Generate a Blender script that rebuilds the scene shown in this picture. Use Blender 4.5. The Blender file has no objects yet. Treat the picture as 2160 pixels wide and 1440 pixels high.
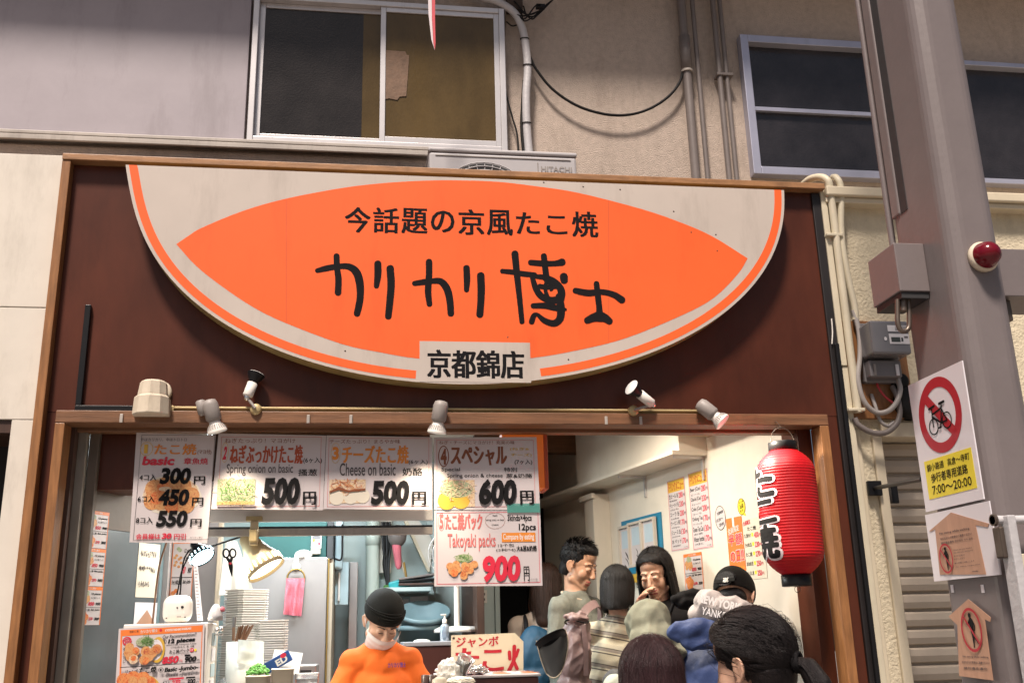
import bpy, bmesh, math, random
import numpy as np
from mathutils import Vector, Matrix, noise as mnoise
random.seed(7)
SC = bpy.context.scene
COL = SC.collection

# ---------------------------------------------------------------- camera
ROT = np.array([[0.99002, -0.01545, -0.14007], [-0.13868, -0.28349, -0.94889], [-0.02505, 0.95885, -0.28281]])
CAM = np.array([0.0, -3.94, 1.5])
FPX = 2100.0
cd = bpy.data.cameras.new('camera'); cd.sensor_width = 36; cd.lens = 35.0; cd.clip_start = 0.05; cd.clip_end = 500
cam = bpy.data.objects.new('camera', cd); COL.objects.link(cam)
cam.matrix_world = Matrix(((ROT[0][0], ROT[0][1], ROT[0][2], CAM[0]), (ROT[1][0], ROT[1][1], ROT[1][2], CAM[1]),
                           (ROT[2][0], ROT[2][1], ROT[2][2], CAM[2]), (0, 0, 0, 1)))
SC.camera = cam

# ---------------------------------------------------------------- light
SUN_EL, SUN_AZ = math.radians(60), math.radians(-24)      # azimuth off the facade's normal, from the left
wd = bpy.data.worlds.new('World'); SC.world = wd; wd.use_nodes = True
nt = wd.node_tree
sky = nt.nodes.new('ShaderNodeTexSky'); sky.sky_type = 'NISHITA'; sky.sun_disc = False
sky.sun_elevation = SUN_EL; sky.sun_rotation = math.pi - SUN_AZ; sky.air_density = 1.0; sky.dust_density = 4.0
bg = nt.nodes['Background']; bg.inputs[1].default_value = 0.05
nt.links.new(sky.outputs[0], bg.inputs[0])
sl = bpy.data.lights.new('sun', 'SUN'); sl.energy = 5.0; sl.angle = math.radians(9); sl.color = (1.0, 0.87, 0.77)
so = bpy.data.objects.new('sun', sl); COL.objects.link(so)
sd = Vector((math.sin(SUN_AZ) * math.cos(SUN_EL), -math.cos(SUN_AZ) * math.cos(SUN_EL), math.sin(SUN_EL)))
so.rotation_euler = sd.to_track_quat('Z', 'Y').to_euler(); so.location = (0, -8, 9)
SC.view_settings.view_transform = 'Standard'; SC.view_settings.look = 'None'
SC.view_settings.exposure = 0.28; SC.view_settings.gamma = 1.0
SC.cycles.max_bounces = 8; SC.cycles.caustics_reflective = False; SC.cycles.caustics_refractive = False

# ---------------------------------------------------------------- rays
def ray(px, py):
    return ROT @ np.array([(px - 1080) / FPX, -(py - 720) / FPX, -1.0])
def U(px, py, y=0.0):
    r = ray(px, py); return Vector(CAM + (y - CAM[1]) / r[1] * r)
class Plane:
    """a real flat surface: point, right axis, up axis, normal towards the viewer"""
    def __init__(s, p, ax, up, n):
        s.p = Vector(p); s.ax = Vector(ax).normalized(); s.up = Vector(up).normalized(); s.n = Vector(n).normalized()
    def hit(s, px, py):
        r = Vector(ray(px, py)); c = Vector(CAM); return c + r * ((s.p - c).dot(s.n) / r.dot(s.n))
    def ab(s, px, py):
        d = s.hit(px, py) - s.p; return d.dot(s.ax), d.dot(s.up)
    def box(s, x0, y0, x1, y1):
        xm, ym = (x0 + x1) / 2, (y0 + y1) / 2
        return s.ab(x0, ym)[0], s.ab(xm, y1)[1], s.ab(x1, ym)[0], s.ab(xm, y0)[1]
    def at(s, a, b, h=0.0):
        return s.p + s.ax * a + s.up * b + s.n * h
def front(y): return Plane((0, y, 0), (1, 0, 0), (0, 0, 1), (0, -1, 0))

# ---------------------------------------------------------------- materials
def rgb(r, g, b):
    f = lambda c: ((c / 255 + 0.055) / 1.055) ** 2.4 if c > 10 else c / 255 / 12.92
    return (f(r), f(g), f(b))
MATS = {}
def mat(name, col, rough=0.6, metal=0.0, var=0.12, vs=6.0, bump=0.0, bs=120.0, stretch=(1, 1, 1), spec=0.5,
        trans=0.0, alpha=1.0, emit=0.0, emcol=None, coat=0.0, col2=None, dirt=0.0):
    m = bpy.data.materials.new(name); m.use_nodes = True; MATS[name] = m
    t = m.node_tree; n = t.nodes; L = t.links; b = n['Principled BSDF']
    b.inputs['Roughness'].default_value = rough; b.inputs['Metallic'].default_value = metal
    b.inputs['Specular IOR Level'].default_value = spec
    b.inputs['Transmission Weight'].default_value = trans; b.inputs['Alpha'].default_value = alpha
    b.inputs['Coat Weight'].default_value = coat
    if emit:
        b.inputs['Emission Color'].default_value = (*(emcol or col), 1); b.inputs['Emission Strength'].default_value = emit
    tc = n.new('ShaderNodeTexCoord'); mp = n.new('ShaderNodeMapping'); mp.inputs['Scale'].default_value = stretch
    L.new(tc.outputs['Object'], mp.inputs[0])
    nz = n.new('ShaderNodeTexNoise'); nz.inputs['Scale'].default_value = vs; nz.inputs['Detail'].default_value = 6; nz.inputs['Roughness'].default_value = 0.6
    L.new(mp.outputs[0], nz.inputs['Vector'])
    rp = n.new('ShaderNodeValToRGB'); e = rp.color_ramp.elements
    e[0].position = 0.3; e[1].position = 0.72
    c2 = col2 or tuple(min(1, c * (1 + var)) for c in col)
    e[0].color = (*[c * (1 - var) for c in col], 1); e[1].color = (*c2, 1)
    L.new(nz.outputs['Fac'], rp.inputs[0]); out = rp.outputs[0]
    if dirt:
        n2 = n.new('ShaderNodeTexNoise'); n2.inputs['Scale'].default_value = 2.3; n2.inputs['Detail'].default_value = 9; n2.inputs['Roughness'].default_value = 0.72
        mp2 = n.new('ShaderNodeMapping'); mp2.inputs['Scale'].default_value = (3.0, 3.0, 0.7); L.new(tc.outputs['Object'], mp2.inputs[0]); L.new(mp2.outputs[0], n2.inputs['Vector'])
        r2 = n.new('ShaderNodeValToRGB'); r2.color_ramp.elements[0].position = 0.52; r2.color_ramp.elements[1].position = 0.78
        r2.color_ramp.elements[0].color = (0, 0, 0, 1); r2.color_ramp.elements[1].color = (dirt,) * 3 + (1,)
        L.new(n2.outputs['Fac'], r2.inputs[0])
        mx = n.new('ShaderNodeMix'); mx.data_type = 'RGBA'; L.new(r2.outputs[0], mx.inputs['Factor']); L.new(out, mx.inputs['A'])
        mx.inputs['B'].default_value = (col[0] * 0.35, col[1] * 0.32, col[2] * 0.28, 1); out = mx.outputs['Result']
    L.new(out, b.inputs['Base Color'])
    if bump:
        n3 = n.new('ShaderNodeTexNoise'); n3.inputs['Scale'].default_value = bs; n3.inputs['Detail'].default_value = 4
        L.new(mp.outputs[0], n3.inputs['Vector'])
        bp = n.new('ShaderNodeBump'); bp.inputs['Strength'].default_value = bump; bp.inputs['Distance'].default_value = 0.006
        L.new(n3.outputs['Fac'], bp.inputs['Height']); L.new(bp.outputs[0], b.inputs['Normal'])
    return m
def nd(m): return m.node_tree.nodes, m.node_tree.links, m.node_tree.nodes['Principled BSDF']

# ---------------------------------------------------------------- mesh builder
_T = {}
def text2d(s, bold=0.0, spacing=1.0):
    k = (s, bold, spacing)
    if k not in _T:
        c = bpy.data.curves.new('t', 'FONT'); c.body = s; c.offset = bold; c.space_character = spacing; c.resolution_u = 3
        o = bpy.data.objects.new('t', c); COL.objects.link(o)
        dg = bpy.context.evaluated_depsgraph_get()
        m = bpy.data.meshes.new_from_object(o.evaluated_get(dg))
        v = [(p.co.x, p.co.y) for p in m.vertices]; f = [tuple(p.vertices) for p in m.polygons]
        bpy.data.objects.remove(o); bpy.data.curves.remove(c); bpy.data.meshes.remove(m)
        if v:
            a = np.array(v); lo = a.min(0); hi = a.max(0); a = (a - lo) / np.maximum(hi - lo, 1e-6); v = a.tolist()
        _T[k] = (v, f)
    return _T[k]
ORI = {}
def lnk(o):
    COL.objects.link(o); return o
def rbasis(d):
    d = Vector(d).normalized(); a = Vector((0, 0, 1)) if abs(d.z) < 0.9 else Vector((1, 0, 0))
    x = d.cross(a).normalized(); return x, x.cross(d).normalized(), d
def catmull(pts, n=6, closed=False):
    P = [np.array(p, float) for p in pts]; out = []; N = len(P)
    rng = range(N if closed else N - 1)
    for i in rng:
        p1, p2 = P[i], P[(i + 1) % N]
        p0 = P[i - 1] if (closed or i > 0) else 2 * p1 - p2
        p3 = P[(i + 2) % N] if (closed or i + 2 < N) else 2 * p2 - p1
        for k in range(n):
            t = k / n
            out.append(0.5 * (2 * p1 + (p2 - p0) * t + (2 * p0 - 5 * p1 + 4 * p2 - p3) * t * t + (3 * p1 - p0 - 3 * p2 + p3) * t ** 3))
    if not closed: out.append(P[-1])
    return out
class MB:
    def __init__(s): s.v = []; s.f = []; s.m = []; s.mats = []; s.smooth = []
    def mi(s, m):
        if m not in s.mats: s.mats.append(m)
        return s.mats.index(m)
    def add(s, vs, fs, m, smooth=False):
        b = len(s.v); i = s.mi(m); s.v += [tuple(map(float, p)) for p in vs]
        for f in fs: s.f.append(tuple(b + k for k in f)); s.m.append(i); s.smooth.append(smooth)
        return s
    def box(s, c, d, m, rz=0.0, bev=0.0, M=None):
        """box by centre and size; bev chamfers all edges"""
        hx, hy, hz = d[0] / 2, d[1] / 2, d[2] / 2
        bm = bmesh.new(); bmesh.ops.create_cube(bm, size=1)
        for v in bm.verts: v.co = Vector((v.co.x * d[0], v.co.y * d[1], v.co.z * d[2]))
        if bev: bmesh.ops.bevel(bm, geom=bm.edges[:], offset=min(bev, min(d) * 0.45), segments=2, affect='EDGES', profile=0.5)
        T = Matrix.Translation(c) @ (M if M is not None else Matrix.Rotation(rz, 4, 'Z'))
        s.bm(bm, m, T); return s
    def bm(s, bm, m, T=None, smooth=False):
        bm.verts.index_update()
        s.add([(T @ v.co) if T is not None else v.co for v in bm.verts], [[v.index for v in f.verts] for f in bm.faces], m, smooth); bm.free()
    def bx(s, x0, x1, y0, y1, z0, z1, m, bev=0.0):
        return s.box(((x0 + x1) / 2, (y0 + y1) / 2, (z0 + z1) / 2), (abs(x1 - x0), abs(y1 - y0), abs(z1 - z0)), m, bev=bev)
    def pbox(s, pl, a0, b0, a1, b1, h0, h1, m):
        """slab on a plane"""
        P = [pl.at(a, b, h) for h in (h0, h1) for a, b in ((a0, b0), (a1, b0), (a1, b1), (a0, b1))]
        return s.add(P, [(3, 2, 1, 0), (4, 5, 6, 7), (0, 1, 5, 4), (1, 2, 6, 5), (2, 3, 7, 6), (3, 0, 4, 7)], m)
    def prect(s, pl, px, m, h):
        a0, b0, a1, b1 = pl.box(*px); return s.add([pl.at(a0, b0, h), pl.at(a1, b0, h), pl.at(a1, b1, h), pl.at(a0, b1, h)], [(0, 1, 2, 3)], m)
    def ring(s, pl, px, w, m, h, n=40):
        """elliptic outline inside a pixel box (w = metres, None = filled)"""
        a0, b0, a1, b1 = pl.box(*px); ca, cb, ra, rb = (a0 + a1) / 2, (b0 + b1) / 2, (a1 - a0) / 2, (b1 - b0) / 2
        return s.ringm(pl, ca, cb, ra, rb, w, m, h, n)
    def ringm(s, pl, ca, cb, ra, rb, w, m, h, n=40):
        A = [2 * math.pi * k / n for k in range(n)]
        if w is None:
            return s.add([pl.at(ca + ra * math.cos(t), cb + rb * math.sin(t), h) for t in A], [tuple(range(n))], m)
        o = [pl.at(ca + ra * math.cos(t), cb + rb * math.sin(t), h) for t in A]
        i = [pl.at(ca + (ra - w) * math.cos(t), cb + (rb - w) * math.sin(t), h) for t in A]
        return s.add(o + i, [(k, (k + 1) % n, n + (k + 1) % n, n + k) for k in range(n)], m)
    def frame(s, pl, px, w, m, h):
        a0, b0, a1, b1 = pl.box(*px)
        for q in ((a0, b0, a1, b0 + w), (a0, b1 - w, a1, b1), (a0, b0 + w, a0 + w, b1 - w), (a1 - w, b0 + w, a1, b1 - w)):
            s.add([pl.at(q[0], q[1], h), pl.at(q[2], q[1], h), pl.at(q[2], q[3], h), pl.at(q[0], q[3], h)], [(0, 1, 2, 3)], m)
        return s
    def text(s, pl, txt, px, m, h=0.0012, bold=0.0, shear=0.0, spacing=1.0, rot=0.0):
        a0, b0, a1, b1 = pl.box(*px); return s.textm(pl, txt, a0, b0, a1, b1, m, h, bold, shear, spacing, rot)
    def textm(s, pl, txt, a0, b0, a1, b1, m, h=0.0012, bold=0.0, shear=0.0, spacing=1.0, rot=0.0):
        cjk = bold > 0.003 and any(ord(c) > 0x2E80 for c in txt)
        v, f = text2d(txt, 0.0 if cjk else bold, spacing); w, q = a1 - a0, b1 - b0
        sh = [(0, 0)]
        if cjk:            # heavier strokes: the glyph struck again, each copy nudged a little
            e = bold * min(q, w) * 0.72; sh = [(0, 0), (-e, -e * .5), (e, e * .5), (-e, e * .5), (e, -e * .5)]; a0 += e; a1 -= e; b0 += e * .5; b1 -= e * .5; w, q = a1 - a0, b1 - b0
        if shear: w -= shear * q
        ca, cb = (a0 + a1) / 2, (b0 + b1) / 2; cr, sr = math.cos(rot), math.sin(rot)
        for i, (sx, sy) in enumerate(sh):
            P = []
            for u, t in v:
                a = a0 + u * w + shear * q * t - ca + sx; b = b0 + t * q - cb + sy
                P.append(pl.at(ca + a * cr - b * sr, cb + a * sr + b * cr, h + i * 0.00003))
            s.add(P, f, m)
        return s
    def ppoly(s, pl, pts, m, h, thick=0.0, inplane=False):
        ab = [p if inplane else pl.ab(*p) for p in pts]; n = len(ab)
        tri = tess(ab)
        s.add([pl.at(a, b, h) for a, b in ab], tri, m)
        if thick: s.add([pl.at(a, b, h) for a, b in ab] + [pl.at(a, b, h - thick) for a, b in ab], [(k, n + k, n + (k + 1) % n, (k + 1) % n) for k in range(n)], m)
        return s
    def stroke(s, pl, pts, w, m, h, thick=0.0, k=6, inplane=False, cap=True):
        """brush stroke through points; w: one width or one per point (same unit as the points)"""
        if not hasattr(w, '__len__'): w = [w] * len(pts)
        q = catmull([(*p, ww) for p, ww in zip(pts, w)], k) if len(pts) > 2 else [np.array((*p, ww)) for p, ww in zip(pts, w)]
        L, Rr = [], []
        for i, p in enumerate(q):
            d = (q[min(i + 1, len(q) - 1)] - q[max(i - 1, 0)])[:2]; d = d / (np.linalg.norm(d) + 1e-9); nn = np.array((-d[1], d[0]))
            L.append(p[:2] + nn * p[2] / 2); Rr.append(p[:2] - nn * p[2] / 2)
            if i == 0: d0 = d
        def capf(c, d, r, sgn):
            nn = np.array((-d[1], d[0])); o = []
            for j in range(1, 5):
                t = math.pi * j / 5; o.append(c + nn * math.cos(t) * r * sgn + d * math.sin(t) * r * sgn * 0.9)
            return o
        poly = list(L)
        if cap: poly += capf(q[-1][:2], d, q[-1][2] / 2, 1)
        poly += Rr[::-1]
        if cap: poly += capf(q[0][:2], d0, q[0][2] / 2, -1)
        return s.ppoly(pl, [tuple(p) for p in poly], m, h, thick, inplane)
    def tube(s, pts, r, m, n=10, sm=True, caps=True):
        P = [Vector(p) for p in pts]; rr = r if hasattr(r, '__len__') else [r] * len(P); vs = []; fs = []; x = None
        for i, p in enumerate(P):
            d = (P[min(i + 1, len(P) - 1)] - P[max(i - 1, 0)]).normalized()
            if x is None: x = rbasis(d)[0]
            x = (x - d * x.dot(d)).normalized(); y = d.cross(x)
            vs += [p + (x * math.cos(2 * math.pi * k / n) + y * math.sin(2 * math.pi * k / n)) * rr[i] for k in range(n)]
        for i in range(len(P) - 1):
            fs += [(i * n + k, i * n + (k + 1) % n, (i + 1) * n + (k + 1) % n, (i + 1) * n + k) for k in range(n)]
        s.add(vs, fs, m, sm)
        if caps:
            s.add(vs[:n], [tuple(range(n - 1, -1, -1))], m); s.add(vs[-n:], [tuple(range(n))], m)
        return s
    def cable(s, pts, r, m, n=8, k=8): return s.tube(catmull([tuple(p) for p in pts], k), r, m, n)
    def lathe(s, base, axis, prof, m, n=28, sm=True, closed=True):
        """prof: list of (distance along the axis, radius)"""
        x, y, d = rbasis(axis); base = Vector(base); vs = []; fs = []
        for t, r in prof: vs += [base + d * t + (x * math.cos(2 * math.pi * k / n) + y * math.sin(2 * math.pi * k / n)) * max(r, 1e-4) for k in range(n)]
        for i in range(len(prof) - 1): fs += [(i * n + k, i * n + (k + 1) % n, (i + 1) * n + (k + 1) % n, (i + 1) * n + k) for k in range(n)]
        s.add(vs, fs, m, sm)
        if closed: s.add(vs[:n], [tuple(range(n - 1, -1, -1))], m); s.add(vs[-n:], [tuple(range(n))], m)
        return s
    def ball(s, c, r, m, seg=14, M=None):
        bm = bmesh.new(); bmesh.ops.create_uvsphere(bm, u_segments=seg, v_segments=max(6, seg // 2 + 2), radius=1)
        r = r if hasattr(r, '__len__') else (r, r, r)
        T = Matrix.Translation(c) @ (M if M is not None else Matrix()) @ Matrix.Diagonal((*r, 1)); s.bm(bm, m, T, True); return s
    def build(s, name, parent=None, org=None):
        me = bpy.data.meshes.new(name); a = np.array(s.v) if s.v else np.zeros((1, 3))
        if parent is not None: o0 = ORI[parent.as_pointer()]
        else: o0 = Vector(org) if org is not None else Vector(((a[:, 0].min() + a[:, 0].max()) / 2, (a[:, 1].min() + a[:, 1].max()) / 2, a[:, 2].min()))
        me.from_pydata((a - np.array(o0)).tolist(), [], s.f)
        for m in s.mats: me.materials.append(MATS[m])
        me.polygons.foreach_set('material_index', s.m); me.polygons.foreach_set('use_smooth', s.smooth); me.update()
        o = bpy.data.objects.new(name, me); lnk(o)
        if parent is not None: o.parent = parent
        else: o.location = o0
        ORI[o.as_pointer()] = o0; return o
def tess(ab):
    from mathutils.geometry import tessellate_polygon
    return [tuple(t) for t in tessellate_polygon([[Vector((a, b, 0)) for a, b in ab]])]
def tag(o, label=None, cat=None, group=None, kind=None):
    if label: o['label'] = label
    if cat: o['category'] = cat
    if group: o['group'] = group
    if kind: o['kind'] = kind
    return o
def thing(name, label, cat, loc, group=None):
    o = bpy.data.objects.new(name, None); o.empty_display_size = 0.05; lnk(o); o.location = loc; ORI[o.as_pointer()] = Vector(loc)
    return tag(o, label, cat, group)
def copy_tree(o, loc):
    r = o.copy(); COL.objects.link(r); r.location = loc
    for c in list(o.children):
        k = c.copy(); COL.objects.link(k); k.parent = r
        for g in list(c.children):
            q = g.copy(); COL.objects.link(q); q.parent = k
    return r
# ================================================================ materials
mat('cladding', (0.36, 0.325, 0.355), 0.55, var=0.05, dirt=0.35, bump=0.05, bs=40)
mat('stucco', (0.49, 0.405, 0.34), 0.85, var=0.12, vs=30, bump=0.9, bs=150, dirt=0.5)
mat('sill_metal', (0.42, 0.38, 0.34), 0.5, var=0.15, dirt=0.6)
mat('aluminium', (0.62, 0.60, 0.60), 0.38, 0.55, var=0.06, dirt=0.25)
mat('blue_aluminium', (0.44, 0.45, 0.55), 0.4, 0.5, var=0.08, dirt=0.3)
mat('cream_panel', (0.68, 0.63, 0.55), 0.6, var=0.05, bump=0.12, bs=14, dirt=0.4)
mat('cream_plaster', (0.66, 0.58, 0.42), 0.85, var=0.08, vs=18, bump=1.0, bs=85, dirt=0.35)
mat('cream_smooth', (0.66, 0.58, 0.43), 0.6, var=0.06, dirt=0.3)
mat('maroon', (0.074, 0.020, 0.010), 0.38, var=0.5, vs=2.2, bump=0.04, bs=12, stretch=(1, 1, 0.4), dirt=0.55, spec=0.3)
mat('black_edge', (0.012, 0.009, 0.009), 0.5, var=0.3)
mat('trim_wood', (0.34, 0.175, 0.08), 0.45, var=0.3, vs=9, stretch=(1, 6, 6), dirt=0.5, bump=0.15, bs=40)
mat('post_wood', (0.28, 0.125, 0.045), 0.45, var=0.3, vs=9, stretch=(8, 8, 0.8), dirt=0.4, bump=0.15, bs=40)
mat('lintel_wood', (0.20, 0.092, 0.042), 0.5, var=0.32, vs=7, stretch=(0.7, 8, 8), dirt=0.5, bump=0.2, bs=40)
mat('dark_wood', (0.06, 0.028, 0.018), 0.5, var=0.35, vs=6, stretch=(6, 6, 0.7))
mat('ceiling_wood', (0.16, 0.08, 0.035), 0.55, var=0.3, vs=6, stretch=(0.6, 6, 6))
mat('street_stone', (0.20, 0.18, 0.165), 0.6, var=0.2, vs=3, bump=0.2, bs=30)
mat('shop_floor', (0.13, 0.11, 0.10), 0.5, var=0.2)
mat('inner_white', (0.74, 0.68, 0.58), 0.45, var=0.05, dirt=0.15, bump=0.03, bs=20)
mat('kitchen_wall', (0.48, 0.57, 0.56), 0.5, var=0.06, dirt=0.3)
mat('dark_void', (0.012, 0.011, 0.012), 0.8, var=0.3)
mat('shutter_metal', (0.45, 0.385, 0.31), 0.5, var=0.1, dirt=0.4)
mat('glass_dark', (0.026, 0.023, 0.022), 0.16, var=0.3, bump=0.30, bs=55, spec=0.35)
mat('track_grey', (0.26, 0.23, 0.19), 0.5, var=0.2, dirt=0.5); mat('track_brown', (0.13, 0.10, 0.075), 0.55, var=0.25, dirt=0.4)
mat('glass_brown', (0.105, 0.07, 0.028), 0.2, var=0.35, vs=3, bump=0.2, bs=60, stretch=(1, 1, 0.5), spec=0.3)
mat('glass_glint', (0.026, 0.024, 0.027), 0.10, var=0.3, bump=0.32, bs=40, spec=0.5)
mat('steel', (0.55, 0.53, 0.52), 0.32, 0.85, var=0.1, vs=4, stretch=(0.6, 6, 6))
mat('hood_steel', (0.78, 0.76, 0.73), 0.45, 0.25, var=0.08, vs=4, stretch=(0.6, 6, 6))
mat('orange_light', (0.45, 0.09, 0.01), 0.5, emit=0.16, emcol=(1, 0.22, 0.03))
mat('yellow_box', (0.78, 0.46, 0.10), 0.5, var=0.08)
mat('tan_board', (0.42, 0.29, 0.17), 0.55, var=0.15)
mat('lamp_white', (1, 1, 1), 0.5, emit=9.0, emcol=(0.86, 0.95, 1.0))
for m, kx in (('glass_dark', 105), ('glass_brown', 95), ('glass_glint', 80)):       # patterned glass: little cells rather than noise
    n, L, b = nd(MATS[m]); v = n.new('ShaderNodeTexVoronoi'); v.inputs['Scale'].default_value = kx; tc = [q for q in n if q.type == 'MAPPING'][0]
    L.new(tc.outputs[0], v.inputs['Vector']); bp = [q for q in n if q.type == 'BUMP'][0]; L.new(v.outputs['Distance'], bp.inputs['Height']); bp.inputs['Distance'].default_value = 0.0022 if kx > 90 else 0.004

# ================================================================ ground
g = MB(); g.add([(-60, -60, 0), (60, -60, 0), (60, 60, 0), (-60, 60, 0)], [(0, 1, 2, 3)], 'street_stone'); tag(g.build('street'), kind='structure')

# ================================================================ upper storey
WY = 0.70
up = thing('upper_storey', 'weathered stucco upper storey with sliding windows above the takoyaki shopfront', 'building', (0, WY, 3.2))
b = MB(); b.bx(0.60, 6.0, WY, WY + 0.2, 3.2, 7.0, 'stucco'); b.bx(-6.0, 0.60, WY + 0.003, WY + 0.2, 3.2, 7.0, 'stucco'); b.build('wall', up)
tag(up.children[0], 'beige speckled stucco')
pw = front(WY)
zs = U(300, 303, WY).z
b = MB()
x = -6.0
for x1 in (-3.6, -1.93, U(527, 150, WY).x):
    b.bx(x, x1 - 0.004, WY - 0.045, WY - 0.001, zs, 6.8, 'cladding', 0.003); x = x1
tag(b.build('cladding', up), 'smooth grey cladding panels')
b = MB(); b.bx(-6.0, 0.64, WY - 0.10, WY - 0.001, zs - 0.022, zs - 0.002, 'sill_metal', 0.004); b.bx(-6.0, 0.64, WY - 0.10, WY - 0.085, zs - 0.05, zs - 0.024, 'sill_metal', 0.003)
b.bx(-6, 0.62, WY - 0.05, WY - 0.001, zs - 0.12, zs - 0.05, 'stucco', 0.01); b.build('drip_sill', up)
def window(px, yf, lay, fm, lab, wmain=0.035, left_glass='glass_dark', right_glass='glass_dark', mid=None, bar=None, par=up):
    """px: outer frame in the picture on plane yf; mid: divider x; bar: horizontal bar z"""
    pl = front(yf); a0, b0, a1, b1 = px
    w = thing('w', None, None, (0, 0, 0)) if par is None else None
    f = MB(); t = wmain
    for q in ((a0, b0, a0 + t, b1), (a1 - t, b0, a1, b1), (a0 + t, b1 - t, a1 - t, b1), (a0 + t, b0, a1 - t, b0 + t)): f.bx(q[0], q[2], yf - 0.055, yf + 0.03, q[1], q[3], fm, 0.003)
    fr = f.build('window', par); tag(fr, lab)
    a0 += t; a1 -= t; b0 += t; b1 -= t; s = 0.028
    if mid is not None:
        for k, (p, q, y, gm) in enumerate(((a0, mid + 0.02, yf - 0.008, left_glass), (mid - 0.02, a1, yf - 0.035, right_glass))):
            f = MB()
            for r in ((p, b0, p + s, b1), (q - s, b0, q, b1), (p + s, b1 - s, q - s, b1), (p + s, b0, q - s, b0 + s * 1.2)): f.bx(r[0], r[2], y - 0.011, y + 0.011, r[1], r[3], fm, 0.002)
            f.build('sash', fr)
            g = MB(); g.bx(p + s, q - s, y - 0.003, y + 0.003, b0 + s * 1.2, b1 - s, gm)
            if k == 0 and gm == 'glass_dark' and right_glass == 'glass_brown':
                g = MB(); z0, z1 = b0 + s * 1.2, b1 - s; xx = U(765, 150, yf).x; g.bx(p + s, xx, y - 0.003, y + 0.003, z0, z1, gm); g.bx(xx, q - s, y - 0.003, y + 0.003, z0, z1, right_glass)
            g.build('pane', fr)
    else:
        g = MB(); g.bx(a0, a1, yf - 0.006, yf, b0, b1, left_glass); g.build('pane', fr)
        if bar: f = MB(); f.bx(a0, a1, yf - 0.03, yf - 0.007, bar - 0.012, bar + 0.012, fm, 0.002); f.build('glazing_bar', fr)
    return fr
xl, xr = U(529, 150, WY - 0.05).x, U(1066, 170, WY - 0.05).x
zt = U(800, 8, WY - 0.05).z; zb = U(800, 314, WY - 0.05).z
wl = window((xl, zb, xr, zt), WY - 0.02, None, 'aluminium', 'aluminium sliding window with one dark and one brown pane', 0.03, 'glass_dark', 'glass_brown', mid=U(810, 150, WY - 0.04).x)
mat('brown_tape', (0.17, 0.10, 0.06), 0.7, var=0.25, vs=20, bump=0.3, bs=60)
t = MB(); pl = front(WY - 0.062); t.ppoly(pl, [(812, 106), (855, 109), (858, 116), (863, 117), (861, 150), (857, 203), (843, 204), (838, 211), (822, 208), (812, 209)], 'brown_tape', 0.0, 0.002)
tag(t.build('paper_patch'), 'torn brown paper patch taped inside the brown window pane', 'paper')
zb2, zt2 = U(1700, 380, WY).z, U(1690, 92, WY).z
window((2.0, zb2, 2.86, zt2), WY, None, 'blue_aluminium', 'grey framed fixed window with one glazing bar', 0.045, left_glass='glass_glint', bar=U(1700, 240, WY).z)
zt3 = U(2090, 142, WY).z
window((3.02, zb2, 3.95, zt3), WY, None, 'blue_aluminium', 'dark patterned glass window beyond the steel pillar', 0.03, left_glass='glass_glint')
# roof edge of the arcade: throws the shade over the top of the wall
e = MB(); e.bx(-6, 6, 0.28, WY - 0.002, 5.16, 5.30, 'cladding', 0.01); e.bx(-6, 6, 0.26, 0.28, 5.12, 5.36, 'sill_metal', 0.005)
e.build('eave', up)

# ================================================================ left neighbour
ln = thing('neighbour_building', 'flat cream panelled wall of the neighbouring building left of the shop', 'building', (-2.2, 0.0, 0))
z1, z2, z3 = U(50, 325, 0.0).z, U(50, 648, 0.0).z, U(30, 884, 0.0).z
for za, zb_ in ((z2 + 0.002, z1), (z3 + 0.0, z2 - 0.002)):
    b = MB(); b.bx(-5.0, -1.262, 0.0, 0.12, za, zb_, 'cream_panel', 0.002); b.build('wall_panel', ln)
xo = U(11, 1000, 0.0).x
b = MB(); b.bx(xo, -1.262, 0.001, 0.12, 0.02, z3 - 0.002, 'cream_panel', 0.002); b.build('wall_panel', ln)
b = MB(); b.bx(-5, xo - 0.002, 0.3, 0.32, 0.0, z3 - 0.01, 'dark_void'); b.bx(-5, xo - 0.003, 0.01, 0.298, z3 - 0.05, z3 - 0.004, 'dark_wood'); b.build('dark_opening', ln)
b = MB(); b.bx(-5.0, -1.262, 0.13, WY - 0.06, z1 - 0.12, z1 - 0.03, 'stucco'); b.build('ledge', ln)

# ================================================================ right neighbour
rn = thing('plaster_building', 'cream rough plaster building with roller shutter right of the shop', 'building', (2.6, 0.0, 0))
xs = U(1915, 1300, 0.0).x; zl = U(1900, 392, -0.05).z; zsh = U(1900, 905, 0.02).z
b = MB(); b.bx(2.035, 6, 0.03, 0.3, zsh, zl - 0.06, 'cream_plaster'); b.bx(2.035 + 0.05, xs - 0.045, 0.03, 0.3, 0, zsh - 0.002, 'cream_plaster'); b.build('wall', rn)
b = MB(); b.bx(2.032, 2.082, 0.018, 0.3, 0, zsh - 0.001, 'cream_smooth', 0.004); b.bx(xs - 0.043, xs, 0.018, 0.3, 0, zsh - 0.001, 'cream_smooth', 0.004); b.bx(xs + 0.001, 6, 0.012, 0.25, zsh - 0.035, zsh + 0.03, 'cream_smooth', 0.004); b.build('border', rn)
b = MB(); b.bx(2.035, 6, -0.05, WY - 0.06, zl - 0.058, zl - 0.012, 'cream_smooth', 0.006); b.bx(2.035, 6, -0.03, 0.29, zl - 0.085, zl - 0.06, 'cream_smooth', 0.004); b.build('ledge', rn)
b = MB(); prof = []; z = 0.05
while z < zsh - 0.05:
    prof += [(0.150, z), (0.132, z + 0.006), (0.124, z + 0.03), (0.128, z + 0.055), (0.138, z + 0.062), (0.150, z + 0.0655)]; z += 0.072
vs = [(xx, y, zz) for xx in (xs - 0.02, 5.0) for y, zz in prof]; n = len(prof)
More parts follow.
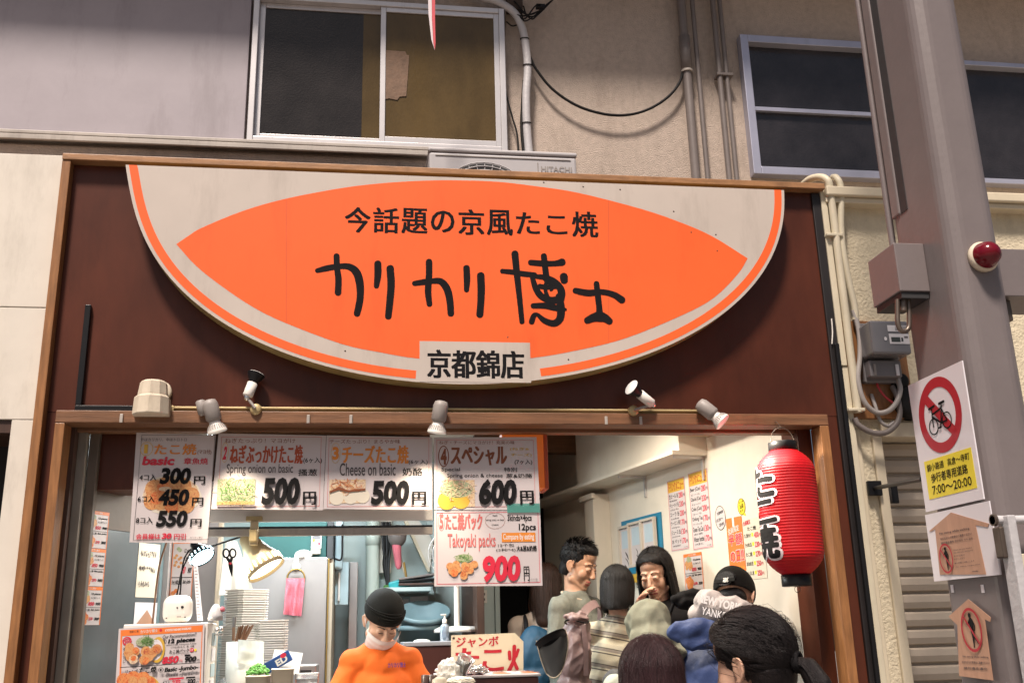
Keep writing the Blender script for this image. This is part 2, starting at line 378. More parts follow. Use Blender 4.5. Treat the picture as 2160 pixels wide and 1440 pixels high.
b.add(vs, [(k, k + 1, n + k + 1, n + k) for k in range(n - 1)], 'shutter_metal'); b.build('roller_shutter', rn)
tag(rn.children[-1], 'closed grey roller shutter of horizontal slats')

# ================================================================ the shop itself
FX0, FX1, FZ1 = -1.258, 2.026, U(900, 353, -0.05).z
LZ = 2.362                     # top of the lintel
shop = thing('takoyaki_shop', 'takoyaki shopfront with dark brown fascia, wooden trim and open counter', 'shop', (0.4, 0.0, 0))
b = MB(); b.bx(FX0 + 0.035, FX1 - 0.004, 0.0, 0.035, LZ + 0.002, FZ1 - 0.03, 'maroon'); tag(b.build('fascia', shop), 'dark reddish brown fascia board')
xi0, xi1 = U(119, 900, -0.02).x, U(1743, 900, -0.02).x          # outside of the inner frame
b = MB(); b.bx(FX0 + 0.035, xi0 - 0.001, 0.001, 0.06, 0.0, LZ, 'maroon'); b.build('side_panel', shop)
b = MB(); b.bx(xi1 + 0.001, FX1 - 0.05, 0.001, 0.06, 0.0, LZ, 'maroon'); b.build('side_panel', shop)
b = MB(); b.bx(FX1 - 0.049, FX1, -0.012, 0.10, 0.0, FZ1 - 0.032, 'black_edge', 0.004); tag(b.build('corner_strip', shop), 'black corner strip')
b = MB(); b.bx(FX0, FX1 + 0.002, -0.05, 0.06, FZ1 - 0.028, FZ1, 'trim_wood', 0.003); tag(b.build('top_trim', shop), 'weathered wooden top trim')
b = MB(); b.bx(FX0, FX0 + 0.034, -0.045, 0.06, 0.0, FZ1 - 0.029, 'post_wood', 0.003); b.build('side_trim', shop)
b = MB(); b.bx(FX0, FX1, 0.06, WY - 0.06, 3.18, 3.22, 'dark_wood'); b.build('roof_deck', shop)
# inner frame round the opening
b = MB(); zl0 = U(900, 894, -0.04).z
b.bx(xi0, xi1, -0.045, 0.05, zl0, LZ, 'lintel_wood', 0.003); b.build('lintel', shop)
b = MB(); b.bx(xi0, xi0 + 0.036, -0.044, 0.05, 0.0, zl0 - 0.001, 'post_wood', 0.003); b.build('post', shop)
b = MB(); b.bx(xi1 - 0.04, xi1, -0.044, 0.05, 0.0, zl0 - 0.001, 'post_wood', 0.003); b.build('post', shop)
b = MB(); z9 = U(900, 914, 0.10).z; b.bx(xi0 + 0.037, xi1 - 0.041, 0.072, 0.13, z9, zl0 + 0.09, 'lintel_wood', 0.003); b.bx(xi0 + 0.037, xi1 - 0.041, 0.052, 0.072, z9 + 0.04, zl0 + 0.05, 'dark_wood'); b.build('inner_lintel', shop)
for px in (255, 650, 740, 1279, 1352):
    b = MB(); q = U(px, 890, -0.05); b.box((q.x, -0.049, zl0 + 0.016), (0.012, 0.006, 0.034), 'sill_metal', bev=0.002); b.build('clip', shop)
# left jamb with its aluminium upright
b = MB(); b.bx(xi0 + 0.001, xi0 + 0.05, 0.051, 0.9, 0.0, z9 + 0.15, 'dark_wood'); b.build('jamb', shop)
b = MB(); xa = U(158, 1150, 0.12).x; b.bx(xa - 0.022, xa + 0.012, 0.10, 0.14, 0.0, z9 + 0.02, 'track_grey', 0.003); b.bx(xa + 0.014, xa + 0.05, 0.13, 0.17, 0.0, z9 + 0.02, 'track_brown', 0.003); b.build('door_track', shop)
b = MB(); b.bx(xi1 - 0.10, xi1 - 0.0405, 0.051, 0.22, 0.0, z9 + 0.3, 'maroon'); b.build('jamb', shop)
# right wall, running inwards at an angle
WP = Plane((1.86, 0.10, 0), (0.2, -0.98, 0), (0, 0, 1), (-0.98, -0.2, 0))
def wslab(a0, b0, a1, b1, h0, h1, m, name, lab=None):
    q = MB(); q.pbox(WP, a0, b0, a1, b1, h0, h1, m); o = q.build(name, shop); tag(o, lab); return o
wslab(-3.1, 0.0, -0.02, 2.75, -0.05, 0.0, 'inner_white', 'side_wall', 'white interior wall')
def wa(px, py): return WP.ab(px, py)
p0 = wa(1283, 1100)[0]
q = MB(); q.pbox(WP, p0 - 0.10, 0, p0 + 0.03, wa(1290, 1040)[1], 0.001, 0.11, 'inner_white'); q.pbox(WP, p0 - 0.13, wa(1290, 1040)[1] - 0.03, p0 + 0.06, wa(1290, 1040)[1], 0.111, 0.13, 'inner_white'); q.build('pilaster', shop)
# ceiling of the seating side and beams
b = MB(); b.bx(0.62, 2.0, 0.14, 4.5, 2.74, 2.80, 'ceiling_wood'); b.bx(-1.25, 0.62, 0.14, 2.7, 2.62, 2.70, 'inner_white'); b.build('ceiling', shop)
for y in (0.75, 1.5, 2.3): b = MB(); b.bx(0.64, 1.95, y, y + 0.09, 2.62, 2.738, 'ceiling_wood', 0.004); b.build('beam', shop)
b = MB(); b.bx(0.60, 0.64, 1.7, 2.7, 0.0, 2.74, 'dark_wood'); b.build('partition', shop)
# back walls and dark passage
BY = 2.65
xd = U(1043, 1290, BY).x
b = MB(); b.bx(-1.25, xd, BY, BY + 0.08, 0.0, 2.7, 'kitchen_wall'); tag(b.build('kitchen_wall', shop), 'pale blue green kitchen wall')
b = MB(); b.bx(xd + 0.003, xd + 0.035, BY - 0.02, BY + 0.08, 0, 2.2, 'kitchen_wall', 0.003); b.build('door_frame', shop)
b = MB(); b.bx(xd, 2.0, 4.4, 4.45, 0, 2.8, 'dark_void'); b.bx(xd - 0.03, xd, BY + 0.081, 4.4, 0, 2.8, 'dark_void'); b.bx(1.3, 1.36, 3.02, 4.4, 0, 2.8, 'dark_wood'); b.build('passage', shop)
b = MB(); b.bx(-1.30, -1.25, 0.95, BY + 0.08, 0, 2.7, 'kitchen_wall'); b.build('left_wall', shop)
b = MB(); b.bx(-1.25, 2.1, 0.06, 4.4, 0.0, 0.20, 'shop_floor'); b.bx(-1.24, 0.55, 0.65, BY - 0.001, 0.201, 0.26, 'shop_floor'); b.build('floor_slab', shop)
tl = MB(); tl.bx(-0.85, 0.15, 1.35, 1.40, 2.55, 2.60, 'lamp_white', 0.01); tl.bx(-0.9, 0.2, 1.33, 1.42, 2.601, 2.619, 'inner_white', 0.004); tl.build('ceiling_tube', shop)

mat('lamp_warm', (1, 1, 1), 0.5, emit=6.0, emcol=(1.0, 0.78, 0.5))
tl = MB(); tl.bx(0.96, 1.04, 0.35, 0.85, 2.58, 2.62, 'lamp_warm', 0.01); tl.bx(0.94, 1.06, 0.32, 0.88, 2.621, 2.619, 'inner_white', 0.004); tl.build('ceiling_tube', shop)
def area(name, loc, size, energy, col, rot=(0, 0, 0), sy=None):
    l = bpy.data.lights.new(name, 'AREA'); l.energy = energy; l.color = col; l.size = size; l.shape = 'RECTANGLE'; l.size_y = sy or size
    o = bpy.data.objects.new(name, l); COL.objects.link(o); o.location = loc; o.rotation_euler = rot; return o
area('kitchen_tube_light', (-0.35, 1.37, 2.54), 1.0, 42, (0.86, 0.96, 1.0), sy=0.06)
area('hood_fill_light', (-0.35, 0.46, 2.12), 0.7, 9, (1.0, 0.96, 0.9), sy=0.08)  # added fill light hidden behind the hood sheet, brightens trays and cook
area('seating_tube_light', (1.0, 0.6, 2.57), 0.08, 23, (1.0, 0.89, 0.74), sy=0.5)
# ================================================================ the big shop sign
mat('sign_cream', (0.54, 0.475, 0.42), 0.42, var=0.06, vs=3, dirt=0.35, bump=0.03, bs=8)  # dirt on both sign paints also stands in for vertical shadow streaks
mat('sign_orange', (0.90, 0.135, 0.03), 0.5, var=0.06, vs=2, dirt=0.28, spec=0.3, bump=0.03, bs=8)
mat('sign_black', (0.009, 0.0085, 0.010), 0.85, var=0.2, spec=0.15)
mat('sign_edge', (0.36, 0.27, 0.11), 0.6, var=0.2, dirt=0.5)
SY = -0.095
sp = front(SY)
out_px = [(267, 349), (269, 380), (275, 420), (293, 480), (320, 533), (360, 580), (405, 630), (467, 677), (533, 717), (600, 747), (720, 777), (803, 797), (887, 807), (1003, 812), (1120, 802), (1220, 785), (1320, 760), (1440, 714), (1523, 667), (1577, 618), (1627, 540), (1647, 480), (1654, 430), (1655, 400)]
oab = [np.array(sp.ab(*p)) for p in out_px]
top = 0.5 * (oab[0][1] + oab[-1][1])
ca = 0.5 * (oab[0][0] + oab[-1][0]); ra = 0.5 * (oab[-1][0] - oab[0][0])
# smooth the traced rim: radius as a low-order curve of the angle
zc = top + 0.02; th = np.array([math.atan2((zc - p[1]) / 0.92, (p[0] - ca) / ra) for p in oab]); rr = np.array([math.hypot((zc - p[1]) / 0.92, (p[0] - ca) / ra) for p in oab])
cf = np.polyfit(th - math.pi / 2, rr, 6)
TT = np.linspace(th[0], th[-1], 120)
def rim(inset):
    pts = []
    for t in TT:
        r = np.polyval(cf, t - math.pi / 2); pts.append(np.array((ca + ra * r * math.cos(t), zc - 0.92 * r * math.sin(t))))
    o = []
    for i, p in enumerate(pts):
        d = pts[min(i + 1, len(pts) - 1)] - pts[max(i - 1, 0)]; d /= np.linalg.norm(d); nn = np.array((-d[1], d[0]))
        if nn @ (np.array((ca, zc)) - p) < 0: nn = -nn
        o.append(p + nn * inset)
    return o
sign = thing('shop_sign', 'big half oval cream and orange takoyaki shop sign with black brush lettering', 'sign', (ca, SY, top - 0.92))
b = MB(); R0 = [tuple(p) for p in rim(0.0)]
R0[0] = (R0[0][0], top); R0[-1] = (R0[-1][0], top)
b.ppoly(sp, R0, 'sign_cream', 0.0, 0.0, True); n = len(R0)
b.add([sp.at(a, c, 0) for a, c in R0] + [sp.at(a, c, -0.092) for a, c in R0], [(k, n + k, n + (k + 1) % n, (k + 1) % n) for k in range(n)], 'sign_edge')
b.build('board', sign)
b = MB(); A = rim(0.013); B = rim(0.046)
for P in (A, B): P[0] = np.array((P[0][0], top)); P[-1] = np.array((P[-1][0], top))
pl0, _, pr0, _ = sp.box(885, 722, 1119, 806)
V = [sp.at(p[0], p[1], 0.0006) for p in A + B]; n = len(A)
F = [(k, k + 1, n + k + 1, n + k) for k in range(n - 1) if not (A[k][0] > pl0 - 0.01 and A[k + 1][0] < pr0 + 0.01 and A[k][1] < top - 0.6) and not (A[k + 1][0] > pl0 - 0.01 and A[k][0] < pr0 + 0.01 and A[k][1] < top - 0.6)]
b.add(V, F, 'sign_orange'); b.build('orange_band', sign)
up_ = [(372, 515), (400, 496), (427, 480), (510, 446), (600, 420), (720, 397), (815, 386), (907, 381), (980, 381), (1053, 384), (1130, 393), (1220, 407), (1353, 441), (1440, 471), (1505, 500), (1577, 545)]
lo_ = [(1577, 545), (1557, 577), (1507, 627), (1440, 664), (1320, 713), (1220, 738), (1120, 755), (1003, 762), (883, 756), (803, 743), (720, 725), (600, 680), (533, 647), (467, 603), (413, 560), (372, 515)]
pts = [tuple(p) for p in catmull(up_, 4)[:-1]] + [tuple(p) for p in catmull(lo_, 4)[:-1]]
b = MB(); b.ppoly(sp, pts, 'sign_orange', 0.0006)
mat('sign_seam', (0.62, 0.085, 0.02), 0.6)
for px_, y0_, y1_ in ((604, 421, 679), (1284, 423, 721)): b.ppoly(sp, [(px_ - .6, y0_), (px_ + .6, y0_), (px_ + .6 + (y1_ - y0_) * (px_ - 894) / 7000 * -0.0, y1_), (px_ - .6, y1_)], 'sign_seam', 0.0009)
b.build('orange_field', sign)
b = MB(); b.prect(sp, (885, 721, 1119, 806), 'sign_cream', 0.0010); b.text(sp, '京都錦店', (901, 738, 1106, 798), 'sign_black', 0.0014, 0.042); b.build('name_plate', sign)
b = MB(); x = 727
for i, ch in enumerate('今話題の京風たこ焼'):
    cx0 = 727 + i * 59.9 + (2 if ch in 'のたこ' else 0); dy = 0.020 * (cx0 - 727); w = 55 if ch not in 'のたこ' else 50
    t, q = (437, 491) if ch not in 'のたこ' else (441, 487)
    if ch == 'こ': t, q = 447, 486; w = 44; cx0 += 4
    b.text(sp, ch, (cx0, t + dy, cx0 + w, q + dy), 'sign_black', 0.0011, 0.034)
b.build('headline_lettering', sign)
b = MB(); h = [0.0010]
def bs(pts, w):
    h[0] += 0.00004; b.stroke(sp, pts, w, 'sign_black', h[0])
bs([(669, 571), (690, 566), (715, 562), (737, 563), (752, 575), (759, 598), (760, 625), (757, 645), (753, 662)], [10, 13, 12, 14, 17, 17, 15, 15, 14])
bs([(710, 540), (711, 565), (714, 590), (713, 618)], [13, 13, 14, 14])
bs([(797, 556), (797, 580), (794, 604)], [15, 15, 11]); bs([(823, 566), (825, 600), (822, 640), (819, 668)], [16, 16, 15, 14])
bs([(874, 598), (895, 595), (912, 593), (930, 594), (943, 610), (949, 635), (951, 662)], [11, 13, 12, 14, 16, 15, 14])
bs([(905, 552), (905, 580), (903, 615), (906, 642)], [14, 14, 14, 12])
bs([(984, 565), (985, 590), (984, 612)], [14, 14, 11]); bs([(1014, 581), (1015, 610), (1014, 640), (1012, 664)], [16, 16, 15, 15])
bs([(1086, 535), (1090, 575), (1096, 630), (1101, 679)], [15, 14, 12, 11]); bs([(1059, 572), (1080, 574), (1105, 578), (1128, 580)], [10, 11, 12, 11])
bs([(1119, 554), (1145, 556), (1170, 556), (1186, 553)], [12, 13, 12, 16]); bs([(1147, 540), (1150, 565), (1153, 590)], [13, 13, 14])
bs([(1189, 583), (1190, 592)], [17, 16])
bs([(1122, 583), (1130, 608), (1142, 625), (1160, 634)], [10, 13, 14, 14]); bs([(1128, 583), (1152, 586), (1172, 596), (1184, 614), (1182, 634)], [9, 12, 13, 16, 16])
bs([(1138, 604), (1154, 606), (1170, 605), (1182, 606)], [11, 10, 9, 10]); bs([(1155, 588), (1150, 608), (1156, 632)], [9, 8, 10]); bs([(1160, 596), (1163, 608), (1162, 612)], [10, 10, 6])
bs([(1142, 626), (1162, 634), (1182, 630)], [12, 16, 14])
bs([(1124, 645), (1150, 645), (1175, 650), (1193, 653)], [11, 13, 13, 6])
bs([(1179, 625), (1183, 650), (1181, 672), (1168, 682), (1148, 676), (1134, 664), (1126, 666), (1121, 679)], [15, 17, 16, 14, 12, 8, 11, 12])
bs([(1213, 613), (1240, 618), (1270, 616), (1295, 622), (1312, 633)], [12, 14, 12, 13, 15]); bs([(1258, 598), (1261, 625), (1264, 650), (1264, 668)], [12, 13, 13, 16])
bs([(1238, 676), (1252, 670), (1264, 668), (1276, 671), (1286, 678)], [14, 18, 22, 18, 14])
b.build('brush_lettering', sign)
mat('rust', (0.06, 0.04, 0.03), 0.8)
b = MB()
for px, py in ((1147, 385), (1230, 394), (1308, 400), (1421, 446), (1458, 490), (1510, 495), (1513, 529), (1071, 711), (728, 740), (1199, 758)):
    p = sp.hit(px, py); b.ball(p, (0.0035, 0.002, 0.0035), 'rust', 8)
b.build('screw', sign)

# ================================================================ spotlight rail and lamps
mat('brass', (0.52, 0.40, 0.20), 0.5, 0.3, var=0.2, dirt=0.5)
mat('aged_ivory', (0.62, 0.54, 0.42), 0.6, var=0.12, dirt=0.5, bump=0.2, bs=30)
mat('grey_plastic', (0.30, 0.27, 0.25), 0.5, var=0.12, dirt=0.3)
mat('black_plastic', (0.010, 0.010, 0.011), 0.4, var=0.2, spec=0.25)
mat('white_plastic', (0.78, 0.74, 0.68), 0.4, var=0.05, dirt=0.15)
mat('lamp_glass', (0.75, 0.73, 0.70), 0.15, var=0.1, emit=0.12, emcol=(1, 0.95, 0.85))
mat('chrome', (0.7, 0.7, 0.7), 0.15, 1.0)
pr = front(-0.03)
zr0, zr1 = U(900, 879, -0.03).z, U(900, 860, -0.03).z; xa, xb = U(350, 868, -0.03).x, U(1500, 875, -0.03).x
rail = thing('spotlight_rail', 'thin brassy spotlight rail under the big sign, running above the lintel', 'lamp rail', (0.3, 0.0, zr0))
b = MB(); b.bx(xa, xb, -0.022, -0.001, zr0 + 0.004, zr1 - 0.004, 'sign_edge'); 
b.bx(xa, xb, -0.032, -0.0225, zr1 - 0.009, zr1, 'brass', 0.002); b.bx(xa, xb, -0.032, -0.0225, zr0, zr0 + 0.009, 'brass', 0.002); b.build('track', rail)
b = MB(); b.bx(xa - 0.004, xa + 0.03, -0.038, -0.0325, zr0 - 0.002, zr1 + 0.002, 'brass', 0.003); b.bx(xb - 0.02, xb, -0.038, -0.0325, zr0 - 0.002, zr1 + 0.002, 'brass', 0.003); b.build('end_cap', rail)
def spot_up(px, py, mid, tip, lab, tipy=-0.045):
    p = U(px, py, -0.04); t = U(*tip, tipy)
    s = thing('spotlight', lab, 'spotlight', p, 'spotlights along the rail')
    k2 = U(*mid, -0.06); d = (t - k2).normalized(); L = (t - k2).length * 1.42
    b = MB(); b.lathe(p + Vector((0, 0.006, 0)), (0, -1, 0), [(0, 0.0), (0, 0.022), (0.02, 0.022), (0.026, 0.016), (0.026, 0.0)], 'brass', 20); b.build('base', s)
    k = p + Vector((0, -0.028, 0))
    b = MB(); b.tube([k, k + (k2 - k) * 0.5, k2], 0.006, 'grey_plastic', 8); b.ball(k2, 0.013, 'chrome', 12); b.build('arm', s)
    b = MB(); b.lathe(k2, d, [(0.0, 0.010), (0.006, 0.018), (0.010, 0.020), (L * 0.38, 0.020), (L * 0.38, 0.0)], 'white_plastic', 22); b.build('lamp_holder', s)
    b = MB(); q = k2 + d * (L * 0.382); b.lathe(q, d, [(0, 0.016), (L * 0.06, 0.019), (L * 0.20, 0.033), (L * 0.245, 0.035)], 'black_plastic', 24); b.build('reflector', s)
    b = MB(); b.lathe(q + d * (L * 0.247), d, [(0, 0.034), (0.002, 0.032), (0.003, 0.0)], 'lamp_glass', 24); b.build('bulb_face', s)
    return s
def spot_down(px, py, d, lab, two=False):
    p = U(px, py, -0.05); s = thing('spotlight', lab, 'spotlight', p, 'spotlights along the rail'); d = Vector(d).normalized()
    x, y, _ = rbasis(d)
    b = MB(); b.tube([p + Vector((0, 0.03, 0.0)), p + Vector((0, 0.0, 0))], 0.014, 'grey_plastic', 10); b.build('arm', s)
    o = p - d * 0.03 + Vector((0, -0.03, 0))
    b = MB(); b.lathe(o, d, [(0, 0.012), (0.004, 0.024), (0.02, 0.030), (0.075, 0.030), (0.085, 0.024), (0.085, 0.0)], 'grey_plastic', 20)
    if two: b.lathe(o + Vector((-0.035, 0.012, 0.0)), d, [(0, 0.012), (0.004, 0.018), (0.05, 0.02), (0.06, 0.012), (0.06, 0)], 'grey_plastic', 16)
    b.build('lamp_holder', s)
    b = MB(); q = o + d * 0.086
    vs = []; b.lathe(q, d, [(0, 0.020), (0.012, 0.024), (0.034, 0.036), (0.042, 0.038)], 'white_plastic', 24)
    for k in range(24):
        a = 2 * math.pi * k / 24; u = x * math.cos(a) + y * math.sin(a); b.tube([q + d * 0.014 + u * 0.0255, q + d * 0.032 + u * 0.0355], 0.0018, 'grey_plastic', 4, False)
    b.build('reflector', s)
    b = MB(); b.lathe(q + d * 0.0425, d, [(0, 0.037), (0.003, 0.034), (0.006, 0.0)], 'lamp_glass', 24); b.build('bulb_face', s)
    return s, q + d * 0.06, d
spot_up(540, 864, (521, 838), (543, 783), 'white holder spotlight with dark reflector aimed up, left half of the rail')
spot_up(1335, 867, (1377, 853), (1326, 812), 'white holder spotlight with dark reflector aimed up, right half of the rail', -0.115)
s1, q1, d1 = spot_down(447, 862, (0.30, 0.16, -1), 'grey double bodied spotlight aimed down beside the ivory motor box', True)
s2, q2, d2 = spot_down(928, 864, (-0.15, 0.16, -1), 'grey spotlight aimed down, alone under the centre of the sign')
s3, q3, d3 = spot_down(1480, 862, (0.75, -0.35, -0.8), 'grey spotlight tilted down to the right at the rail end')
def spotlamp(name, p, d, e, col, ang=70, blend=0.6, size=0.03):
    l = bpy.data.lights.new(name, 'SPOT'); l.energy = e; l.color = col; l.spot_size = math.radians(ang); l.spot_blend = blend; l.shadow_soft_size = size
    o = bpy.data.objects.new(name, l); COL.objects.link(o); o.location = p; o.rotation_euler = (-Vector(d)).to_track_quat('Z', 'Y').to_euler(); return o
# ivory box
p = U(315, 872, -0.07); m = thing('motor_box', 'dusty ivory stepped box on a round wall plate at the left rail end', 'box', p)
b = MB(); zt_, zm_, zb_ = U(315, 803, -0.07).z, U(315, 834, -0.07).z, U(315, 876, -0.07).z
x0, x1 = U(279, 860, -0.1).x, U(352, 860, -0.1).x
xc = (x0 + x1) / 2
b.lathe((xc, -0.06, zb_), (0, 0, 1), [(0, 0.0), (0, 0.068), (0.004, 0.070), (zm_ - zb_ - 0.01, 0.067), (zm_ - zb_, 0.056), (zm_ - zb_ + 0.004, 0.056), (zt_ - zb_ - 0.008, 0.050), (zt_ - zb_, 0.042), (zt_ - zb_, 0.0)], 'aged_ivory', 10, sm=False); b.build('housing', m)
q = U(338, 826, -0.01)
b = MB(); b.lathe((q.x, -0.001, q.z), (0, -1, 0), [(0, 0.0), (0, 0.044), (0.012, 0.042), (0.014, 0.036), (0.014, 0.0)], 'aged_ivory', 28); b.lathe((q.x, -0.012, q.z), (-0.55, -0.75, -0.35), [(0, 0.024), (0.05, 0.024)], 'aged_ivory', 16); b.build('wall_plate', m)
# L-shaped dark channel
b = MB(); x0 = U(190, 645, 0).x; zt_ = U(190, 646, 0).z; zb_ = U(200, 868, 0).z; zc_ = U(200, 857, 0).z; x2 = U(283, 865, 0).x
xw = U(171, 860, 0).x
b.bx(x0 - 0.013, x0 + 0.009, -0.022, -0.001, zc_ + 0.001, zt_, 'black_plastic', 0.002); b.bx(x0 - 0.013, x2, -0.022, -0.001, zb_ - 0.002, zc_, 'black_plastic', 0.002)
tag(b.build('cable_channel'), 'black L shaped cable channel on the brown fascia left of the sign', 'cable channel')
# ================================================================ air conditioner on the roof deck
mat('ac_white', (0.46, 0.445, 0.455), 0.45, var=0.04, dirt=0.15)
mat('ac_dark', (0.03, 0.03, 0.032), 0.6)
AY = 0.42; ax0, ax1, az = U(905, 330, AY).x, U(1216, 340, AY).x, U(1060, 321, AY).z
ac = thing('air_conditioner', 'pale grey outdoor air conditioner unit peeping over the wooden top trim', 'air conditioner', ((ax0 + ax1) / 2, AY, 3.225))
b = MB(); b.bx(ax0, ax1, AY, AY + 0.26, 3.225, az - 0.012, 'ac_white', 0.012); b.bx(ax0 - 0.004, ax1 + 0.004, AY - 0.005, AY + 0.265, az - 0.011, az + 0.012, 'ac_white', 0.008); b.build('casing', ac)
pa = front(AY); fx, fz, fr_ = U(1022, 345, AY).x, az - 0.30, 0.235
b = MB(); b.ringm(pa, fx, fz, fr_, fr_, None, 'ac_dark', 0.002); b.ringm(pa, fx, fz, 0.07, 0.07, None, 'ac_white', 0.010); b.build('fan_opening', ac)
b = MB()
for r in (0.235, 0.215, 0.195, 0.175, 0.155, 0.135, 0.115, 0.095): b.tube([pa.at(fx + r * math.cos(t), fz + r * math.sin(t), 0.012) for t in np.linspace(0, 2 * math.pi, 41)], 0.0028, 'ac_white', 5, caps=False)
for k in range(36):
    t = 2 * math.pi * k / 36; b.tube([pa.at(fx + r * math.cos(t), fz + r * math.sin(t), 0.010) for r in (0.06, 0.237)], 0.0024, 'ac_white', 5)
b.build('fan_grille', ac)
b = MB(); a = ax1 - 0.005
b.bx(ax0 + 0.03, ax1 - 0.03, AY - 0.0035, AY - 0.0005, az - 0.033, az - 0.029, 'grey_plastic'); b.bx(fx + 0.26, fx + 0.264, AY - 0.003, AY - 0.0005, 3.3, az - 0.05, 'grey_plastic'); b.build('panel_groove', ac)
b = MB(); b.text(pa, 'HITACHI', (1141, 352, 1206, 363), 'grey_plastic', 0.003, 0.02); b.build('raised_lettering', ac)
# wires, hoses and pipes on the upper wall
mat('hose_grey', (0.50, 0.49, 0.50), 0.45, var=0.06, dirt=0.3, bump=0.3, bs=60)
mat('pipe_grey', (0.17, 0.145, 0.135), 0.5, var=0.2, dirt=0.4)
mat('rubber_black', (0.012, 0.011, 0.011), 0.6, spec=0.2)
HY = WY - 0.05
P = lambda pts, y: [U(px, py, y) for px, py in pts]
b = MB(); hp = catmull(P([(960, -30), (1010, -8), (1050, 5), (1085, 28), (1102, 62), (1110, 105), (1113, 150), (1110, 200), (1111, 260), (1116, 325), (1117, 345)], HY - 0.02), 8)
b.tube(hp, 0.021, 'hose_grey', 14); 
for i in (36, 46, 64): b.tube(catmull([tuple(hp[i] + Vector((0.023 * math.cos(t), 0.023 * math.sin(t), 0.006 * math.sin(t)))) for t in np.linspace(0, 6.28, 9)], 3), 0.003, 'rubber_black', 5)
tag(b.build('drain_hose'), 'thick pale grey insulated hose curving down to the air conditioner', 'hose')
b = MB(); b.cable(P([(1106, 170), (1103, 215), (1101, 270), (1106, 335)], HY), 0.010, 'rubber_black'); tag(b.build('refrigerant_pipe'), 'short black foam pipe close behind the pale hose', 'pipe')
b = MB(); b.cable(P([(1056, -20), (1064, 40), (1062, 95), (1060, 130), (1066, 190), (1080, 245), (1091, 285), (1094, 335)], HY), 0.005, 'rubber_black'); tag(b.build('thin_cable'), 'thin black cable along the right edge of the sliding window', 'cable')
b = MB(); b.cable(P([(1118, 120), (1130, 145), (1165, 188), (1215, 222), (1270, 240), (1320, 243), (1365, 232), (1405, 208), (1430, 180), (1440, 150), (1441, 90), (1438, 20), (1436, -40)], HY), 0.0075, 'rubber_black'); tag(b.build('slack_cable'), 'black cable hanging in a wide loop on the stucco wall', 'cable')
for px, r, lab in ((1449, 0.024, 'thick grey drain pipe with a joint, left of the vertical pipes'), (1473, 0.013, 'thin grey pipe right beside the thick drain pipe'), (1517, 0.015, 'dark grey pipe, left one of the pair near the right window'), (1532, 0.013, 'dark grey pipe with a clamp, nearest the right window')):
    x = U(px, 150, HY).x; b = MB(); b.tube([(x, HY, 3.22), (x, HY, 7.0)], r, 'pipe_grey', 14)
    if px == 1449: z = U(px, 152, HY).z; b.lathe((x, HY, z), (0, 0, 1), [(0, r), (0, r + 0.006), (0.22, r + 0.006), (0.22, r)], 'pipe_grey', 16); b.lathe((x, HY, z), (0, 0, 1), [(-0.004, r + 0.008), (0.008, r + 0.008)], 'sill_metal', 16)
    if px == 1532: z = U(px, 160, HY).z; b.bx(x - 0.06, x + 0.03, HY - 0.02, HY + 0.04, z - 0.008, z + 0.008, 'pipe_grey', 0.002)
    tag(b.build('drain_pipe'), lab, 'pipe')
jb = thing('junction_box', 'brown electrical box with tangled black wires at the top of the hose', 'junction box', U(1090, 30, HY))
b = MB(); p = U(1085, 8, WY - 0.04); b.box((p.x, WY - 0.035, p.z), (0.085, 0.06, 0.10), 'rust', bev=0.006); b.build('box', jb)
b = MB(); random.seed(3)
for k in range(6):
    q = [U(1092 + random.uniform(-18, 18), 14 + random.uniform(-12, 12), HY - 0.02), U(1105 + random.uniform(-10, 16), 38 + random.uniform(-8, 10), HY - 0.045), U(1122 + random.uniform(-6, 18), 22 + random.uniform(-12, 14), HY - 0.05), U(1150 + k * 4, 12 - k * 3, HY - 0.01)]
    b.cable(q, 0.004, 'rubber_black', 6, 6)
b.box(U(1140, 15, HY - 0.02), (0.05, 0.03, 0.022), 'black_plastic', bev=0.004); b.cable(P([(1068, 46), (1080, 55), (1094, 52)], HY), 0.004, 'rubber_black'); b.build('wires', jb)
# streamer hanging from the eave
mat('cloth_red', (0.62, 0.08, 0.10), 0.7, var=0.1); mat('cloth_white', (0.72, 0.64, 0.66), 0.7, var=0.06)
ps = front(0.12)
b = MB(); b.ppoly(ps, [(898, -165), (909, -165), (911, 40), (914, 92), (917, 106), (910, 84), (904, 30)], 'cloth_white', 0.0, 0.003); b.ppoly(ps, [(909.4, -165), (918, -165), (917.6, 40), (918.6, 92), (917.4, 106), (914.4, 92), (911.4, 40)], 'cloth_red', 0.002, 0.003)
tag(b.build('hanging_streamer'), 'tip of a red and white cloth streamer in front of the window', 'streamer')

# ================================================================ conduits and meter on the right wall
mat('conduit_cream', (0.62, 0.56, 0.42), 0.5, var=0.08, dirt=0.4)
mat('conduit_grey', (0.36, 0.33, 0.31), 0.5, var=0.1, dirt=0.4)
b = MB(); y = -0.01
for px, top_, r in ((1752, 372, 0.020),):
    pass
xa, xb = U(1738, 480, 0).x, U(1752, 480, 0).x; zt_, zb_ = U(1745, 400, 0).z, 0.6
xm = U(1744, 480, -0.01).x; zj = U(1775, 772, -0.01).z
b.bx(xm - 0.016, xm + 0.012, -0.02, 0.015, zj, U(1738, 395, -0.01).z, 'conduit_cream', 0.003); b.bx(xm - 0.010, xm + 0.016, -0.014, 0.016, 0.3, zj - 0.001, 'conduit_cream', 0.003)
tag(b.build('cable_duct'), 'flat cream cable duct along the black corner strip', 'cable duct')
b = MB(); xp = U(1762, 500, -0.02).x; zc_ = U(1800, 870, -0.02).z
